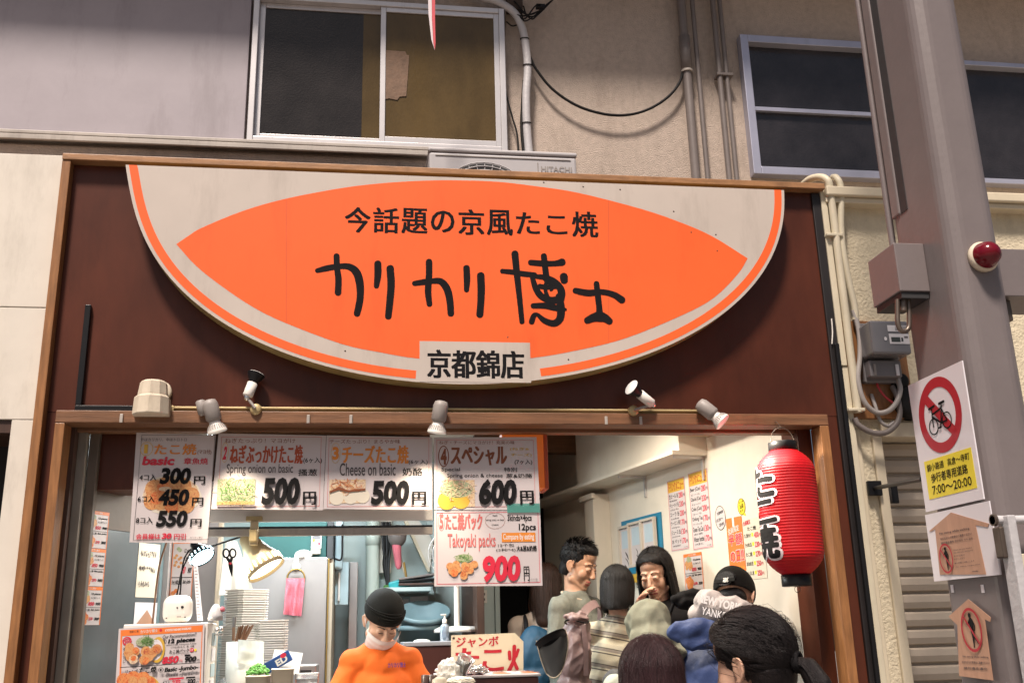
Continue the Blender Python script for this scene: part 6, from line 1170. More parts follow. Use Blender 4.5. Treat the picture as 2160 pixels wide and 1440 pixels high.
b.lathe(pj.hit(957, 1345), (0, -1, 0), [(0, 0), (0, .006), (.003, .005), (.003, 0)], 'rust', 10)
tag(b.build('jumbo_sign'), 'cream board with red hand painted lettering behind the counter', 'sign')
# near right end of the kitchen counter: glass top with menus and loose stock
gt = thing('menu_counter', 'low glass topped counter with printed menus under the glass', 'counter', (.55, .8, .1))
x0, x1, zt_ = U(930, 1430, .75).x, U(1120, 1430, .75).x, 1.335
b = MB(); b.bx(x0, x1 + .02, .66, 1.12, .10, zt_ - .012, 'counter_brown', .004); b.build('body', gt)
b = MB(); b.bx(x0 - .01, x1 + .03, .65, 1.13, zt_ - .011, zt_, 'poster_paper', .003); TP_ = Plane((0, 0, zt_), (1, 0, 0), (0, 1, 0), (0, 0, 1)); random.seed(9)
for i in range(3):
    u0 = x0 + .10 + i * .13; b.ringm(TP_, u0 + .05, .80, .045, .05, None, 'food_red', .0012 + i * .0001, 24); b.ringm(TP_, u0 + .06, .95, .035, .04, None, 'food_sauce', .0013 + i * .0001, 20)
    for k in range(3): b.textm(TP_, ('たこ焼', 'ジャンボ', '900円')[k], u0, 1.0 + k * .035, u0 + .09, 1.022 + k * .035, 'ink_crimson' if k % 2 else 'ink_black', .0016, .03)
b.frame(front(0), (0, 0, 1, 1), 0, 'ink_crimson', 0) if False else None
for e in ((x0 + .03, .67, x1, .676), (x0 + .03, 1.10, x1, 1.106)): b.add([TP_.at(e[0], e[1], .002), TP_.at(e[2], e[1], .002), TP_.at(e[2], e[3], .002), TP_.at(e[0], e[3], .002)], [(0, 1, 2, 3)], 'ink_crimson')
b.build('top', gt)
def crump(c, r, m, name, lab, cat, k0=.35):
    b = MB(); bmx = bmesh.new(); bmesh.ops.create_icosphere(bmx, subdivisions=4, radius=1)
    for v in bmx.verts: k = 1 + k0 * mnoise.noise(v.co * 2.5 + Vector((r[0] * 90, 0, 0))) + .15 * mnoise.noise(v.co * 7); v.co = Vector((v.co.x * r[0] * k, v.co.y * r[1] * k, v.co.z * r[2] * k))
    b.bm(bmx, m, Matrix.Translation(c), False); return tag(b.build(name), lab, cat)
crump(U(946, 1418, .62), (.05, .04, .055), 'foam_white', 'paper_bag', 'crumpled pale paper bag on the counter right of the cook', 'bag')
crump(U(1004, 1414, .72), (.05, .04, .022), 'foil', 'foil_sheet', 'crumpled aluminium foil beside the clear cup', 'foil', .5)
q = U(968, 1424, .66); b = MB(); b.lathe(q, (.35, -.35, .8), [(0, 0), (0, .026), (.085, .038), (.088, .040), (.085, .036), (.004, .024)], 'clear_plastic', 24, closed=False); tag(b.build('plastic_cup'), 'clear plastic cup lying tilted on the glass counter', 'cup')
for k, (px, lab) in enumerate(((898, 'dark brown sauce bottle cap left of its twin'), (912, 'dark brown sauce bottle cap right of its twin'))):
    q = U(px, 1440, .5); b = MB(); b.lathe((q.x, .5, CZ), (0, 0, 1), [(0, 0), (0, .022), (U(px, 1422, .5).z - CZ - .004, .020), (U(px, 1422, .5).z - CZ, .016), (U(px, 1422, .5).z - CZ, 0)], 'cup_brown', 20); tag(b.build('sauce_bottle'), lab, 'bottle', 'sauce bottles in front of the cook')
q = U(925, 1432, .5); b = MB(); b.lathe((q.x, .5, CZ), (0, 0, 1), [(0, 0), (0, .035), (q.z - CZ, .035), (q.z - CZ + .01, .02), (q.z - CZ + .01, 0)], 'tub_beige', 20); tag(b.build('squeeze_jar'), 'pale jar standing between the sauce bottles and the paper bag', 'jar')
q = U(972, 1436, .52); crump(q, (.06, .04, .02), 'poster_cream', 'snack_pack', 'pale yellow ribbed packet in front of the glass counter', 'packet', .1)
# ================================================================ people
def skinmat(name, c):
    m = mat(name, c, 0.48, var=0.08, vs=9, bump=0.04, bs=220); n, L, b = nd(m); b.inputs['Subsurface Weight'].default_value = 0.12; b.inputs['Subsurface Radius'].default_value = (0.02, 0.008, 0.004); b.inputs['Subsurface Scale'].default_value = 0.5; return m
skinmat('skin_light', (0.60, 0.36, 0.25)); skinmat('skin_tan', (0.50, 0.28, 0.18)); mat('lips', (0.36, 0.10, 0.085), 0.4, var=0.05)
def hairmat(name, c, r=0.44, c2=None):
    return mat(name, c, r, var=0.5, vs=30, bump=0.5, bs=180, stretch=(6, 6, 0.5), spec=0.25, col2=c2)
mat('brow_brown', (0.045, 0.024, 0.016), 0.7); hairmat('hair_black', (0.007, 0.0055, 0.0055)); hairmat('hair_soft_black', (0.010, 0.007, 0.007), 0.40); hairmat('hair_plum', (0.026, 0.011, 0.014), 0.40, (0.045, 0.02, 0.022)); hairmat('hair_brown', (0.035, 0.016, 0.010), 0.44)
mat('shirt_orange', (0.70, 0.125, 0.008), 0.85, var=0.06, bump=0.15, bs=300); mat('cap_black', (0.009, 0.009, 0.008), 0.85, var=0.2, bump=0.2, bs=200, spec=0.15); mat('mask_white', (0.78, 0.76, 0.76), 0.8, var=0.03)
mat('sweat_grey', (0.185, 0.188, 0.155), 0.9, var=0.14, vs=60, bump=0.25, bs=260); mat('print_purple', (0.06, 0.02, 0.16), 0.7); mat('cloth_black', (0.011, 0.010, 0.011), 0.85, spec=0.15, var=0.2, bump=0.2, bs=200); mat('cream_cloth', (0.55, 0.46, 0.35), 0.85, var=0.1, bump=0.2, bs=200)
mat('hood_sage', (0.19, 0.19, 0.135), 0.85, var=0.1, bump=0.25, bs=240); mat('jacket_charcoal', (0.035, 0.034, 0.034), 0.7, var=0.15, bump=0.2, bs=150); mat('sage_sleeve', (0.30, 0.32, 0.26), 0.8, var=0.1, bump=0.2, bs=180); mat('jacket_blue', (0.026, 0.045, 0.125), 0.6, spec=0.3, var=0.12, vs=5, bump=0.2, bs=120); mat('hood_grey', (0.33, 0.295, 0.28), 0.9, var=0.1, vs=50, bump=0.3, bs=260)
mat('coat_beige', (0.36, 0.29, 0.24), 0.8, var=0.1); mat('pink_nylon', (0.25, 0.165, 0.16), 0.5, var=0.2, bump=0.2, bs=80); mat('pack_blue', (0.006, 0.055, 0.11), 0.6); mat('denim_dark', (0.02, 0.025, 0.045), 0.85); mat('shoe_dark', (0.02, 0.018, 0.017), 0.6); mat('visor_grey', (0.05, 0.05, 0.05), 0.6)
m = mat('striped_cloth', (0.52, 0.46, 0.33), 0.85, var=0.06, bump=0.2, bs=200); n, L, b_ = nd(m)
tc = [q for q in n if q.type == 'TEX_COORD'][0]; sx = n.new('ShaderNodeSeparateXYZ'); L.new(tc.outputs['Object'], sx.inputs[0]); mm = n.new('ShaderNodeMath'); mm.operation = 'MULTIPLY_ADD'; mm.inputs[1].default_value = 0.22; L.new(sx.outputs['X'], mm.inputs[0]); L.new(sx.outputs['Z'], mm.inputs[2])
m2 = n.new('ShaderNodeMath'); m2.operation = 'MULTIPLY'; m2.inputs[1].default_value = 13; L.new(mm.outputs[0], m2.inputs[0]); m3 = n.new('ShaderNodeMath'); m3.operation = 'FRACT'; L.new(m2.outputs[0], m3.inputs[0]); r3 = n.new('ShaderNodeValToRGB'); r3.color_ramp.interpolation = 'CONSTANT'
e = r3.color_ramp.elements; e[0].position = 0; e[0].color = (0.52, 0.46, 0.33, 1); e[1].position = .36; e[1].color = (0.09, 0.075, 0.065, 1)
for p_, c_ in ((.44, (0.52, 0.46, 0.33, 1)), (.52, (0.25, 0.21, 0.17, 1)), (.70, (0.10, 0.085, 0.07, 1)), (.76, (0.45, 0.40, 0.3, 1))): q = e.new(p_); q.color = c_
L.new(m3.outputs[0], r3.inputs[0]); L.new(r3.outputs[0], b_.inputs['Base Color'])

def hull(prims, voxel, smooth=4, disp=0.0, dk=9.0, seed=0.0, fs=0.5):
    """union of ellipsoids and tapered capsules grown into one continuous surface"""
    bm = bmesh.new()
    def sph(c, r, M=None):
        r = r if hasattr(r, '__len__') else (r, r, r)
        T = Matrix.Translation(c) @ (M.to_4x4() if M is not None else Matrix()) @ Matrix.Diagonal((*r, 1)); bmesh.ops.create_icosphere(bm, subdivisions=3, radius=1, matrix=T)
    for p in prims:
        if p[0] == 's': sph(p[1], p[2], p[3] if len(p) > 3 else None)
        else:
            _, a, ra, c, rc = p; a, c = Vector(a), Vector(c); sph(a, ra); sph(c, rc); d = c - a
            if d.length > 1e-5:
                T = Matrix.Translation((a + c) / 2) @ d.to_track_quat('Z', 'Y').to_matrix().to_4x4(); bmesh.ops.create_cone(bm, cap_ends=True, segments=20, radius1=ra, radius2=rc, depth=d.length, matrix=T)
    me = bpy.data.meshes.new('h'); bm.to_mesh(me); bm.free(); o = bpy.data.objects.new('h', me); COL.objects.link(o)
    r = o.modifiers.new('r', 'REMESH'); r.mode = 'VOXEL'; r.voxel_size = voxel; s = o.modifiers.new('s', 'SMOOTH'); s.iterations = smooth; s.factor = fs
    m = bpy.data.meshes.new_from_object(o.evaluated_get(bpy.context.evaluated_depsgraph_get()))
    bpy.data.objects.remove(o); bpy.data.meshes.remove(me)
    N = len(m.vertices); v = np.empty(N * 3); m.vertices.foreach_get('co', v); v = v.reshape(-1, 3)
    if disp:
        nn = np.empty(N * 3); m.vertices.foreach_get('normal', nn); nn = nn.reshape(-1, 3); NZ = mnoise.noise
        def fold(p):
            x, y, z = p; w = NZ(Vector((x * 3 + seed, y * 3, z * 3))) * .9
            a = 1 - abs(NZ(Vector((x * dk + w, y * dk + seed, z * dk * .45 + w)))) * 2.2        # long creases
            c = 1 - abs(NZ(Vector((x * dk * 1.3 - z * dk * .8 + seed, y * dk * 1.3, z * dk * .9 + w)))) * 2.4
            return .7 * a + .55 * c + .35 * NZ(Vector((x * 30, y * 30, z * 22 + seed))) - .55
        d = np.array([fold(p) for p in v]); v = v + nn * d[:, None] * disp
    f = [tuple(p.vertices) for p in m.polygons]; bpy.data.meshes.remove(m); return v, f
class Frame:
    def __init__(s, o, yaw, pitch=0.0, roll=0.0, k=1.0):
        s.o = Vector(o); y = math.radians(yaw); p = math.radians(pitch); r = math.radians(roll); s.k = k
        F = Vector((math.cos(y), math.sin(y), 0)); R = Vector((math.sin(y), -math.cos(y), 0)); Z = Vector((0, 0, 1))
        F, Z = F * math.cos(p) - Z * math.sin(p), Z * math.cos(p) + F * math.sin(p); R, Z = R * math.cos(r) + Z * math.sin(r), Z * math.cos(r) - R * math.sin(r)
        s.F, s.R, s.Z = F, R, Z; s.M = Matrix((F, -R, Z)).transposed()
    def __call__(s, f, r, u): return s.o + (s.F * f + s.R * r + s.Z * u) * s.k
    def e(s, c, rad): return ('s', s(*c), tuple(q * s.k for q in rad), s.M)
    def c(s, a, ra, b, rb): return ('c', s(*a), ra * s.k, s(*b), rb * s.k)
    def inv(s, P): D = (P - np.array(s.o)) / s.k; return np.stack([D @ np.array(s.F), D @ np.array(s.R), D @ np.array(s.Z)], 1)
def head_prims(H, fem=False, plain=False):
    j = .9 if fem else 1.0
    if plain:      # seen from behind only: skull, jaw and ears without the finer face
        P = [H.e((-.018, 0, .035), (.094, .076, .088)), H.e((.018, 0, -.02), (.062, .066, .084)), H.e((.030, 0, .05), (.050, .060, .055)), H.e((.035, .030, -.04), (.036, .036, .05)), H.e((.035, -.030, -.04), (.036, .036, .05)), H.c((.075, 0, .0), .006, (.084, 0, -.036), .010), H.c((.0, .046, -.072), .024, (.05, .01, -.10), .02), H.c((.0, -.046, -.072), .024, (.05, -.01, -.10), .02)]
    else: P = [H.e((-.018, 0, .035), (.094, .076, .088)), H.e((.020, 0, -.02), (.064, .061 * (.97 if fem else 1), .082)), H.c((.0, .046 * j, -.072), .022, (.058, .008, -.104), .017), H.c((.0, -.046 * j, -.072), .022, (.058, -.008, -.104), .017), H.e((.060, 0, -.104), (.019, .020, .015)),
         H.c((.083, 0, .004), .0075, (.100, 0, -.036), .0115), H.e((.093, .012, -.040), (.009, .008, .007)), H.e((.093, -.012, -.040), (.009, .008, .007)),
         H.c((.0775, .016, .022), .0075, (.063, .046, .020), .008), H.c((.0775, -.016, .022), .0075, (.063, -.046, .020), .008), H.e((.045, .033, -.032), (.029, .029, .033)), H.e((.045, -.033, -.032), (.029, .029, .033)),
         H.e((.0755, .031, -.002), (.0115, .018, .012)), H.e((.0755, -.031, -.002), (.0115, .018, .012)),
         H.c((.074, .021, -.068), .005, (.0835, .006, -.0665), .0065), H.c((.074, -.021, -.068), .005, (.0835, -.006, -.0665), .0065), H.c((.073, .016, -.078), .006, (.081, 0, -.079), .0075), H.c((.073, -.016, -.078), .006, (.081, 0, -.079), .0075), H.e((.066, 0, -.072), (.018, .03, .03)),
         H.e((.030, 0, .06), (.052, .058, .048))]
    for s in (1, -1):
        e = [(.008, .077, .008), (-.002, .084, .021), (-.016, .091, .019), (-.024, .094, .005), (-.022, .092, -.012), (-.014, .088, -.026), (-.004, .083, -.036), (.005, .078, -.033)]
        for a, c in zip(e, e[1:]): P.append(H.c((a[0], s * a[1], a[2]), .0042, (c[0], s * c[1], c[2]), .0042))
        P += [H.e((-.003, s * .080, -.034), (.008, .005, .008)), H.e((-.008, s * .081, -.006), (.017, .0055, .027)), H.e((.006, s * .078, -.010), (.005, .005, .006)), H.c((-.012, s * .088, .008), .0032, (-.011, s * .087, -.014), .0032)]
    for s in (): P += [H.c((-.002, s * .074, .012), .009, (-.012, s * .083, -.004), .007), H.c((-.012, s * .083, -.004), .007, (-.010, s * .078, -.038), .008), H.e((.002, s * .074, -.016), (.010, .007, .024)), H.e((-.006, s * .073, -.01), (.014, .008, .026))]
    return P
def hand_prims(w, d, n, k=1.0, curl=.5, flip=1):
    """w wrist, d along the fingers, n back of the hand"""
    w, d, n = Vector(w), Vector(d).normalized(), Vector(n); n = (n - d * n.dot(d)).normalized(); x = d.cross(n) * flip; P = []
    kn = [w + d * L * k + x * s * k for s, L in ((-.028, .082), (-.010, .088), (.009, .085), (.026, .076))]
    for q in kn: P.append(('c', w + d * .012 * k, .018 * k, q, .0105 * k))
    P.append(('c', w - d * .02 * k, .021 * k, w + d * .03 * k, .024 * k))
    for q, L in zip(kn, (.040, .045, .042, .033)):
        p = q; r = .0092 * k; a = 0
        for s in range(3):
            a += curl * (.7 if s else .5); dd = d * math.cos(a) - n * math.sin(a); e = p + dd * L * k * (.95, .65, .5)[s]; P.append(('c', p, r, e, r * .92)); p = e; r *= .92
    t = w + d * .02 * k - x * .024 * k; t2 = t + (d * .6 - x * .75 - n * .25).normalized() * .042 * k; t3 = t2 + (d * .9 - x * .2 - n * .35).normalized() * .030 * k; P += [('c', t, .013 * k, t2, .0105 * k), ('c', t2, .0105 * k, t3, .009 * k)]
    return P
def put(name, v, f, m, par, sub=None):
    b = MB(); b.add(v, f, m, True)
    if sub: b.mi(sub[0]); b.m = [1 if sub[1][i] else 0 for i in range(len(b.f))]
    return b.build(name, par)
def ribbon(b, pts, w, m, nrm0, taper=True):
    P = [Vector(p) for p in pts]; vs = []; n = len(P)
    for i, p in enumerate(P):
        d = (P[min(i + 1, n - 1)] - P[max(i - 1, 0)]).normalized(); nr = nrm0(p); x = d.cross(nr)
        if x.length < 1e-6: x = Vector((1, 0, 0))
        x.normalize(); t = i / (n - 1); ww = w * (min(1, .35 + 3 * t) * (1 if not taper else min(1, .12 + 2.2 * (1 - t)))) / 2
        vs += [p - x * ww, p + nr * ww * .5, p + x * ww]
    F = []
    for i in range(n - 1): F += [(3 * i, 3 * i + 1, 3 * i + 4, 3 * i + 3), (3 * i + 1, 3 * i + 2, 3 * i + 5, 3 * i + 4)]
    b.add(vs, F, m, True)
ER = (.104, .087, .100); EC = (-.018, 0, .036)
def epath(a, c, n, lift=0.0):
    """path over the skull between two directions (head axes)"""
    a, c = Vector(a).normalized(), Vector(c).normalized(); o = []
    for i in range(n):
        t = i / (n - 1); d = a.lerp(c, t).normalized(); o.append((EC[0] + d.x * (ER[0] + lift), EC[1] + d.y * (ER[1] + lift), EC[2] + d.z * (ER[2] + lift)))
    return o
def hair(H, style, m, par, L=.12, n=320, seed=1, amin=52, part=0.0):
    rnd = random.Random(seed); b = MB(); cen = H(*EC); out = lambda p: (Vector(p) - cen).normalized()
    if style == 'short':
        v, f = hull([H.e((-.026, 0, .044), (.098, .081, .089)), H.e((.022, 0, .088), (.062, .066, .040)), H.e((-.055, 0, -.03), (.05, .066, .07))], .005, 3); q = H.inv(v)
        b.add(v, [t for t in f if not all((q[k][0] > .042 and q[k][2] < .055) or (q[k][0] > .006 and q[k][2] < .012) or q[k][2] < -.062 or (abs(q[k][1]) > .06 and q[k][0] > -.03 and q[k][2] < .02) for k in t)], m, True)
        for k in range(n * 2):
            th = rnd.uniform(-math.pi, math.pi); z = rnd.uniform(-.35, 1) if abs(th) > 1.2 else rnd.uniform(.45, 1); d = Vector((math.cos(th) * math.sqrt(max(0, 1 - z * z)), math.sin(th) * math.sqrt(max(0, 1 - z * z)), z)); top = max(0, z - .25)
            p = Vector((EC[0] + d.x * .097, d.y * .081, EC[2] + d.z * .093)); ln = .012 + .042 * top * rnd.uniform(.5, 1); g = (d + Vector((.75 * top, rnd.uniform(-.25, .25), .35 * top - (1 - top) * .8))).normalized()
            ribbon(b, [H(*p), H(*(p + g * ln * .5)), H(*(p + (g + Vector((.15, 0, -.1))) * ln))], .0065, m, out)
    elif style in ('bob', 'long'):
        W = .004 if style == 'bob' else .010
        P = [H.e((-.026, 0, .04), (.100, .087, .097)), H.e((-.045, 0, -.01), (.078, .092, .10)), H.e((.020, 0, .078), (.070, .072, .050))]
        if style == 'bob': P += [H.e((-.05, 0, -.055), (.07, .090, .065))]
        else:
            for k in range(6): z = -.06 - (L - .06) * k / 5; w_ = .086 - .02 * (k / 5); P += [H.e((-.055 - .02 * k / 5, 0, z), (.045, w_, .06))]
            for s in (1, -1): P += [H.c((.012, s * .084, .0), .016, (.012, s * .094, -L * .55), .018), H.c((.012, s * .094, -L * .55), .018, (.0, s * .088, -L), .010)]
        v, f = hull(P, .005, 4); q = H.inv(v); fm = .030
        b.add(v, [t for t in f if not all(q[k][0] > fm and q[k][2] < (.090 - 9 * q[k][1] ** 2 if style == 'long' else .068) and abs(q[k][1]) < .068 for k in t)], m, True)
        for k in range(n):
            s = rnd.choice((1, -1)); a = math.radians(rnd.uniform(amin, 180)) * s; p0 = Vector((rnd.uniform(.55, -.75), part + .05 * s, 1.0)); d1 = Vector((math.cos(a), math.sin(a), -.05)); lf = rnd.uniform(.001, .008)
            pts = epath(p0, d1, 7, lf); e = Vector(pts[-1]); ln = L + rnd.uniform(-.025, .01)
            for j in range(1, 7): t = j / 6; pts.append((e.x - .012 * t * (1 if style == 'bob' else .3), e.y * (1 + (.06 if style == 'long' else .02) * math.sin(t * 2.4) - (.12 * t * t if style == 'bob' else .10 * t * t)), e.z - (e.z + ln) * t))
            ribbon(b, [H(*p) for p in catmull(pts, 2)], rnd.uniform(.0035, .0075), m, out)
        for k in range(n // 6): a = rnd.uniform(0, 6.28); pts = epath((rnd.uniform(-.6, .4), rnd.uniform(-.3, .3), 1), (math.cos(a), math.sin(a), -.1), 7, rnd.uniform(.006, .014)); e = pts[-1]; pts += [(e[0] * 1.02, e[1] * 1.03, e[2] - L * .5), (e[0] + rnd.uniform(-.02, .02), e[1] * 1.05, -L * rnd.uniform(.7, 1.05))]; (ribbon(b, [H(*p) for p in pts], .0012, m, out) if abs(a - math.pi) < 1.9 else None)
    elif style == 'tail':
        v, f = hull([H.e((-.024, 0, .042), (.103, .086, .096)), H.e((-.05, 0, -.02), (.065, .075, .075)), H.e((.030, 0, .085), (.055, .062, .040))], .005, 3); q = H.inv(v)
        b.add(v, [t for t in f if not all((q[k][0] > .062 and q[k][2] < .066) or (q[k][0] > -.012 and q[k][2] < -.006) or (q[k][2] < .022 and q[k][0] > .030) or (q[k][2] < -.03 and q[k][0] > -.03) for k in t)], m, True)
        tie = Vector((-1.0, 0, -.42))
        for k in range(n):
            s = rnd.choice((1, -1)); u = rnd.random()
            if u < .55: a = math.radians(rnd.uniform(0, 86)) * s; st = Vector((math.cos(a), math.sin(a), .62 - .62 * abs(a) / 1.5))
            elif u < .8: a = math.radians(rnd.uniform(100, 150)) * s; st = Vector((math.cos(a), math.sin(a), -.35 - .5 * (rnd.random() * (a * s - 1.7))))
            else: st = Vector((rnd.uniform(-.2, .8), rnd.uniform(-.8, .8), 1))
            pts = epath(st, tie + Vector((0, rnd.uniform(-.07, .07), rnd.uniform(-.1, .1))), 12, rnd.uniform(.001, .007)); mid = Vector((0, 0, 0))
            ribbon(b, [H(*p) for p in pts], rnd.uniform(.0028, .0065), m, out, False)
        T0 = Vector((-.122, 0, -.008)); pr = []
        ax = [T0, T0 + Vector((-.026, 0, -.014)), T0 + Vector((-.042, 0, -.055)), T0 + Vector((-.044, 0, -.13)), T0 + Vector((-.035, 0, -.25))]
        rr = [.016, .024, .030, .028, .010]
        for p, q_, r1, r2 in zip(ax, ax[1:], rr, rr[1:]): pr.append(('c', H(*p), r1, H(*q_), r2))
        v, f = hull(pr, .005, 2); b.add(v, f, m, True)
        for k in range(n // 2):
            an = rnd.uniform(0, 6.28); ru = rnd.uniform(.8, 1.12); pts = [(p.x + .4 * r_ * ru * math.cos(an + i * .1), p.y + r_ * ru * math.sin(an + i * .1), p.z + .8 * r_ * ru * math.cos(an + i * .1)) for i, (p, r_) in enumerate(zip(ax, rr))]
            ribbon(b, [H(*p) for p in catmull(pts, 4)], .0042, m, lambda p: (Vector(p) - H(-.17, 0, -.08)).normalized())
        for k in range(3): b.tube([H(T0.x - .006 + .004 * k, .021 * math.cos(t), T0.z + .002 + .021 * math.sin(t)) for t in np.linspace(0, 6.283, 21)], .006, 'cloth_black', 7, caps=False)
        for k in range(150): a = rnd.uniform(0, 6.28); st = Vector((math.cos(a), math.sin(a), rnd.uniform(.0, .9))); pts = epath(st, tie * .6 + Vector((0, rnd.uniform(-.5, .5), rnd.uniform(-.5, .5))), 8, .008 + rnd.uniform(0, .01)); ribbon(b, [H(*p) for p in pts], .0014, m, out)
    return b.build('hair', par)
def person(label, hp, yaw, hyaw=None, pitch=0, roll=0, k=1.0, floor=0.2, skin='skin_light', top='cloth_black', top_name='jacket', arms=None, lean=0.0, side=0.0, fem=False, face=True, bottom='denim_dark', puff=.014, voxel=.0048, sleeve=1.0, disp=.006, shoulder=.165, hands=True, neckline=.055, seed=1.0, tu=.055, group='customers standing at the shop'):
    """hp: head centre; torso hangs below, leaning back from the head by lean (forward bend) and side"""
    H = Frame(hp, hyaw if hyaw is not None else yaw, pitch, roll, k); T = Frame(Vector(hp), yaw, 0, 0, k); fl = Vector((hp[0], hp[1], floor))
    root = thing('person', label, 'person', fl, group); hz = (hp[2] - floor) / k
    off = lambda u: -lean * min(1, max(0, (-u - .10) / .7)) ; so_ = lambda u: side * min(1, max(0, (-u - .1) / .7))
    t = lambda f, r, u: T(f + off(u), r + so_(u), u + tu)
    P = head_prims(H, fem, not face); nk = t(-.035, 0, -.205)
    P += [('c', H(-.022, 0, -.05), .050 * k, nk, .056 * k)]
    body = [('c', t(-.03, -shoulder, -.275), .055 * k, t(-.03, shoulder, -.275), .055 * k), ('c', nk, .060 * k, t(-.03, 0, -.29), .075 * k), ('s', t(-.02, 0, -.43), (.095 * k, .155 * k, .17 * k), T.M), ('s', t(-.02, 0, -.66), (.10 * k, .148 * k, .20 * k), T.M), ('s', t(-.02, 0, -.84), (.105 * k, .155 * k, .11 * k), T.M)]
    A = []; SL = []
    arms = arms or [((-.04, .235, -.52), (.05, .22, -.76)), ((-.04, -.235, -.52), (.05, -.22, -.76))]
    for (el, wr), s in zip(arms, (1, -1)):
        sh = t(-.03, s * shoulder, -.285); E_ = t(*el); Wr = t(*wr); A += [('c', sh, .047 * k, E_, .038 * k), ('c', E_, .038 * k, Wr, .025 * k)]
        d = (Wr - E_).normalized(); A += hand_prims(Wr + d * .015, d, T.R * s * .6 + T.Z * .5, k, .55, s)
        if sleeve >= 1: SL += [('c', sh, .060 * k, E_, .050 * k), ('c', E_, .050 * k, E_ + (Wr - E_) * .92, .037 * k)]
        else: SL += [('c', sh, .055 * k, sh + (E_ - sh) * sleeve + T.Z * -.012, .075 * k), ('c', sh + T.Z * -.05, .05 * k, sh + (E_ - sh) * sleeve + T.Z * -.05, .06 * k)]
    legs = []
    for s in (1, -1): legs += [('c', t(-.02, s * .085, -.88), .085 * k, t(.0, s * .095, -1.22), .055 * k), ('c', t(.0, s * .095, -1.22), .052 * k, t(-.02, s * .10, -hz + .08), .038 * k)]
    v, f = hull(P + body + A + legs, voxel, 3 if voxel > .0045 else 9)
    q = H.inv(v); lip = [all((q[i][0] > .068) and (abs(q[i][1]) < .026) and (-.086 < q[i][2] < -.0595) and (abs(q[i][2] + .0725) > .0012) for i in fc) for fc in f] if face else None
    o = put('body', v, f, skin, root, ('lips', lip) if face else None)
    if face:
        b = MB()
        for s in (1, -1):
            b.tube([H(*p) for p in catmull([(.0825, s * .016, -.003), (.0868, s * .024, -.0015), (.0862, s * .034, -.0012), (.078, s * .045, -.004)], 4)], [.0007] + [.0013] * 11 + [.0008], 'hair_black', 6)
        b.build('eyelashes', root); b = MB()
        for s in (1, -1): b.tube([H(*p) for p in catmull([(.0865, s * .013, .020), (.084, s * .028, .0265), (.072, s * .047, .0225)], 5)], [.0012] + [.0023] * 8 + [.0018, .0008], 'brow_brown', 6)
        b.build('eyebrows', root)
    TZ = [q for s in (1, -1) for q in [('c', t(-.04, s * .03, -.225), .055 * k, t(-.03, s * shoulder * .8, -.272), .058 * k)]]
    C = TZ + [('c', t(-.03, -shoulder - .004, -.277), .064 * k, t(-.03, shoulder + .004, -.277), .064 * k), ('c', t(-.035, 0, -.232), (neckline + .020) * k, t(-.03, 0, -.30), .105 * k), ] + [('s', t(-.02, 0, u_), ((.112 + puff) * k, (.166 + puff) * k, .15 * k), T.M) for u_ in (-.42, -.50, -.58, -.66, -.74, -.81)]
    v, f = hull(C + SL, .0060, 16, disp, 8, seed); g = put(top_name, v, f, top, root)
    b = MB(); lg = []
    for s in (1, -1): lg += [('c', t(-.02, s * .085, -.86), .098 * k, t(.0, s * .095, -1.22), .072 * k), ('c', t(.0, s * .095, -1.22), .070 * k, t(-.02, s * .10, -hz + .07), .056 * k)]
    v, f = hull(lg + [('s', t(-.02, 0, -.86), (.118 * k, .166 * k, .10 * k), T.M)], .010, 3, .003, 8, seed); put('trousers', v, f, bottom, root)
    for s in (1, -1):
        v, f = hull([('c', t(-.05, s * .10, -hz + .045), .042 * k, t(.10, s * .105, -hz + .034), .036 * k)], .008, 2); v[:, 2] = np.maximum(v[:, 2], floor + .002); put('shoe', v, f, 'shoe_dark', root)
    return root, H, T, t
def clipshell(H, c, rad, pl_pt, pl_n, m, name, par, seg=40, thick=.003):
    bm = bmesh.new(); bmesh.ops.create_uvsphere(bm, u_segments=seg, v_segments=seg // 2, radius=1)
    for v in bm.verts: v.co = Vector((v.co.x * rad[0] + c[0], v.co.y * rad[1] + c[1], v.co.z * rad[2] + c[2]))
    bmesh.ops.bisect_plane(bm, geom=bm.verts[:] + bm.edges[:] + bm.faces[:], plane_co=pl_pt, plane_no=pl_n, clear_inner=True)
    for v in bm.verts: v.co = H(*v.co)
    bmesh.ops.solidify(bm, geom=bm.faces[:], thickness=thick); bmesh.ops.recalc_face_normals(bm, faces=bm.faces[:])
    b = MB(); b.bm(bm, m, None, True); return b if name is None else b.build(name, par)

# ---- the cook
hp = U(808, 1309, .62)
cook, H, T, t = person('cook in an orange shirt, black cap and white mask looking down at the counter', hp, -84, -76, 40, 4, .94, .26, 'skin_light', 'shirt_orange', 'shirt', [((.06, .235, -.50), (.24, .10, -.48)), ((.06, -.235, -.50), (.24, -.08, -.49))], lean=.10, sleeve=.80, disp=.0050, shoulder=.128, puff=.026, neckline=.056, tu=.095, group=None, seed=3, voxel=.0042)
b = clipshell(H, (-.022, 0, .045), (.112, .092, .096), (.0, 0, .020), (-.18, 0, 1), 'cap_black', None, None)
for k in range(5): b.tube([H(*p) for p in catmull([(-.022 + .112 * math.cos(a) * 1.005, .094 * math.sin(a), .035 + .012 * k + .02 * math.cos(a) - .004 * math.sin(a * 2 + k)) for a in np.linspace(.4 * k - 2.2, .4 * k + .2, 9)], 3)], .0028, 'cap_black', 6)
b.build('cap', cook)
b = MB(); vs = []; nx, nz = 24, 14
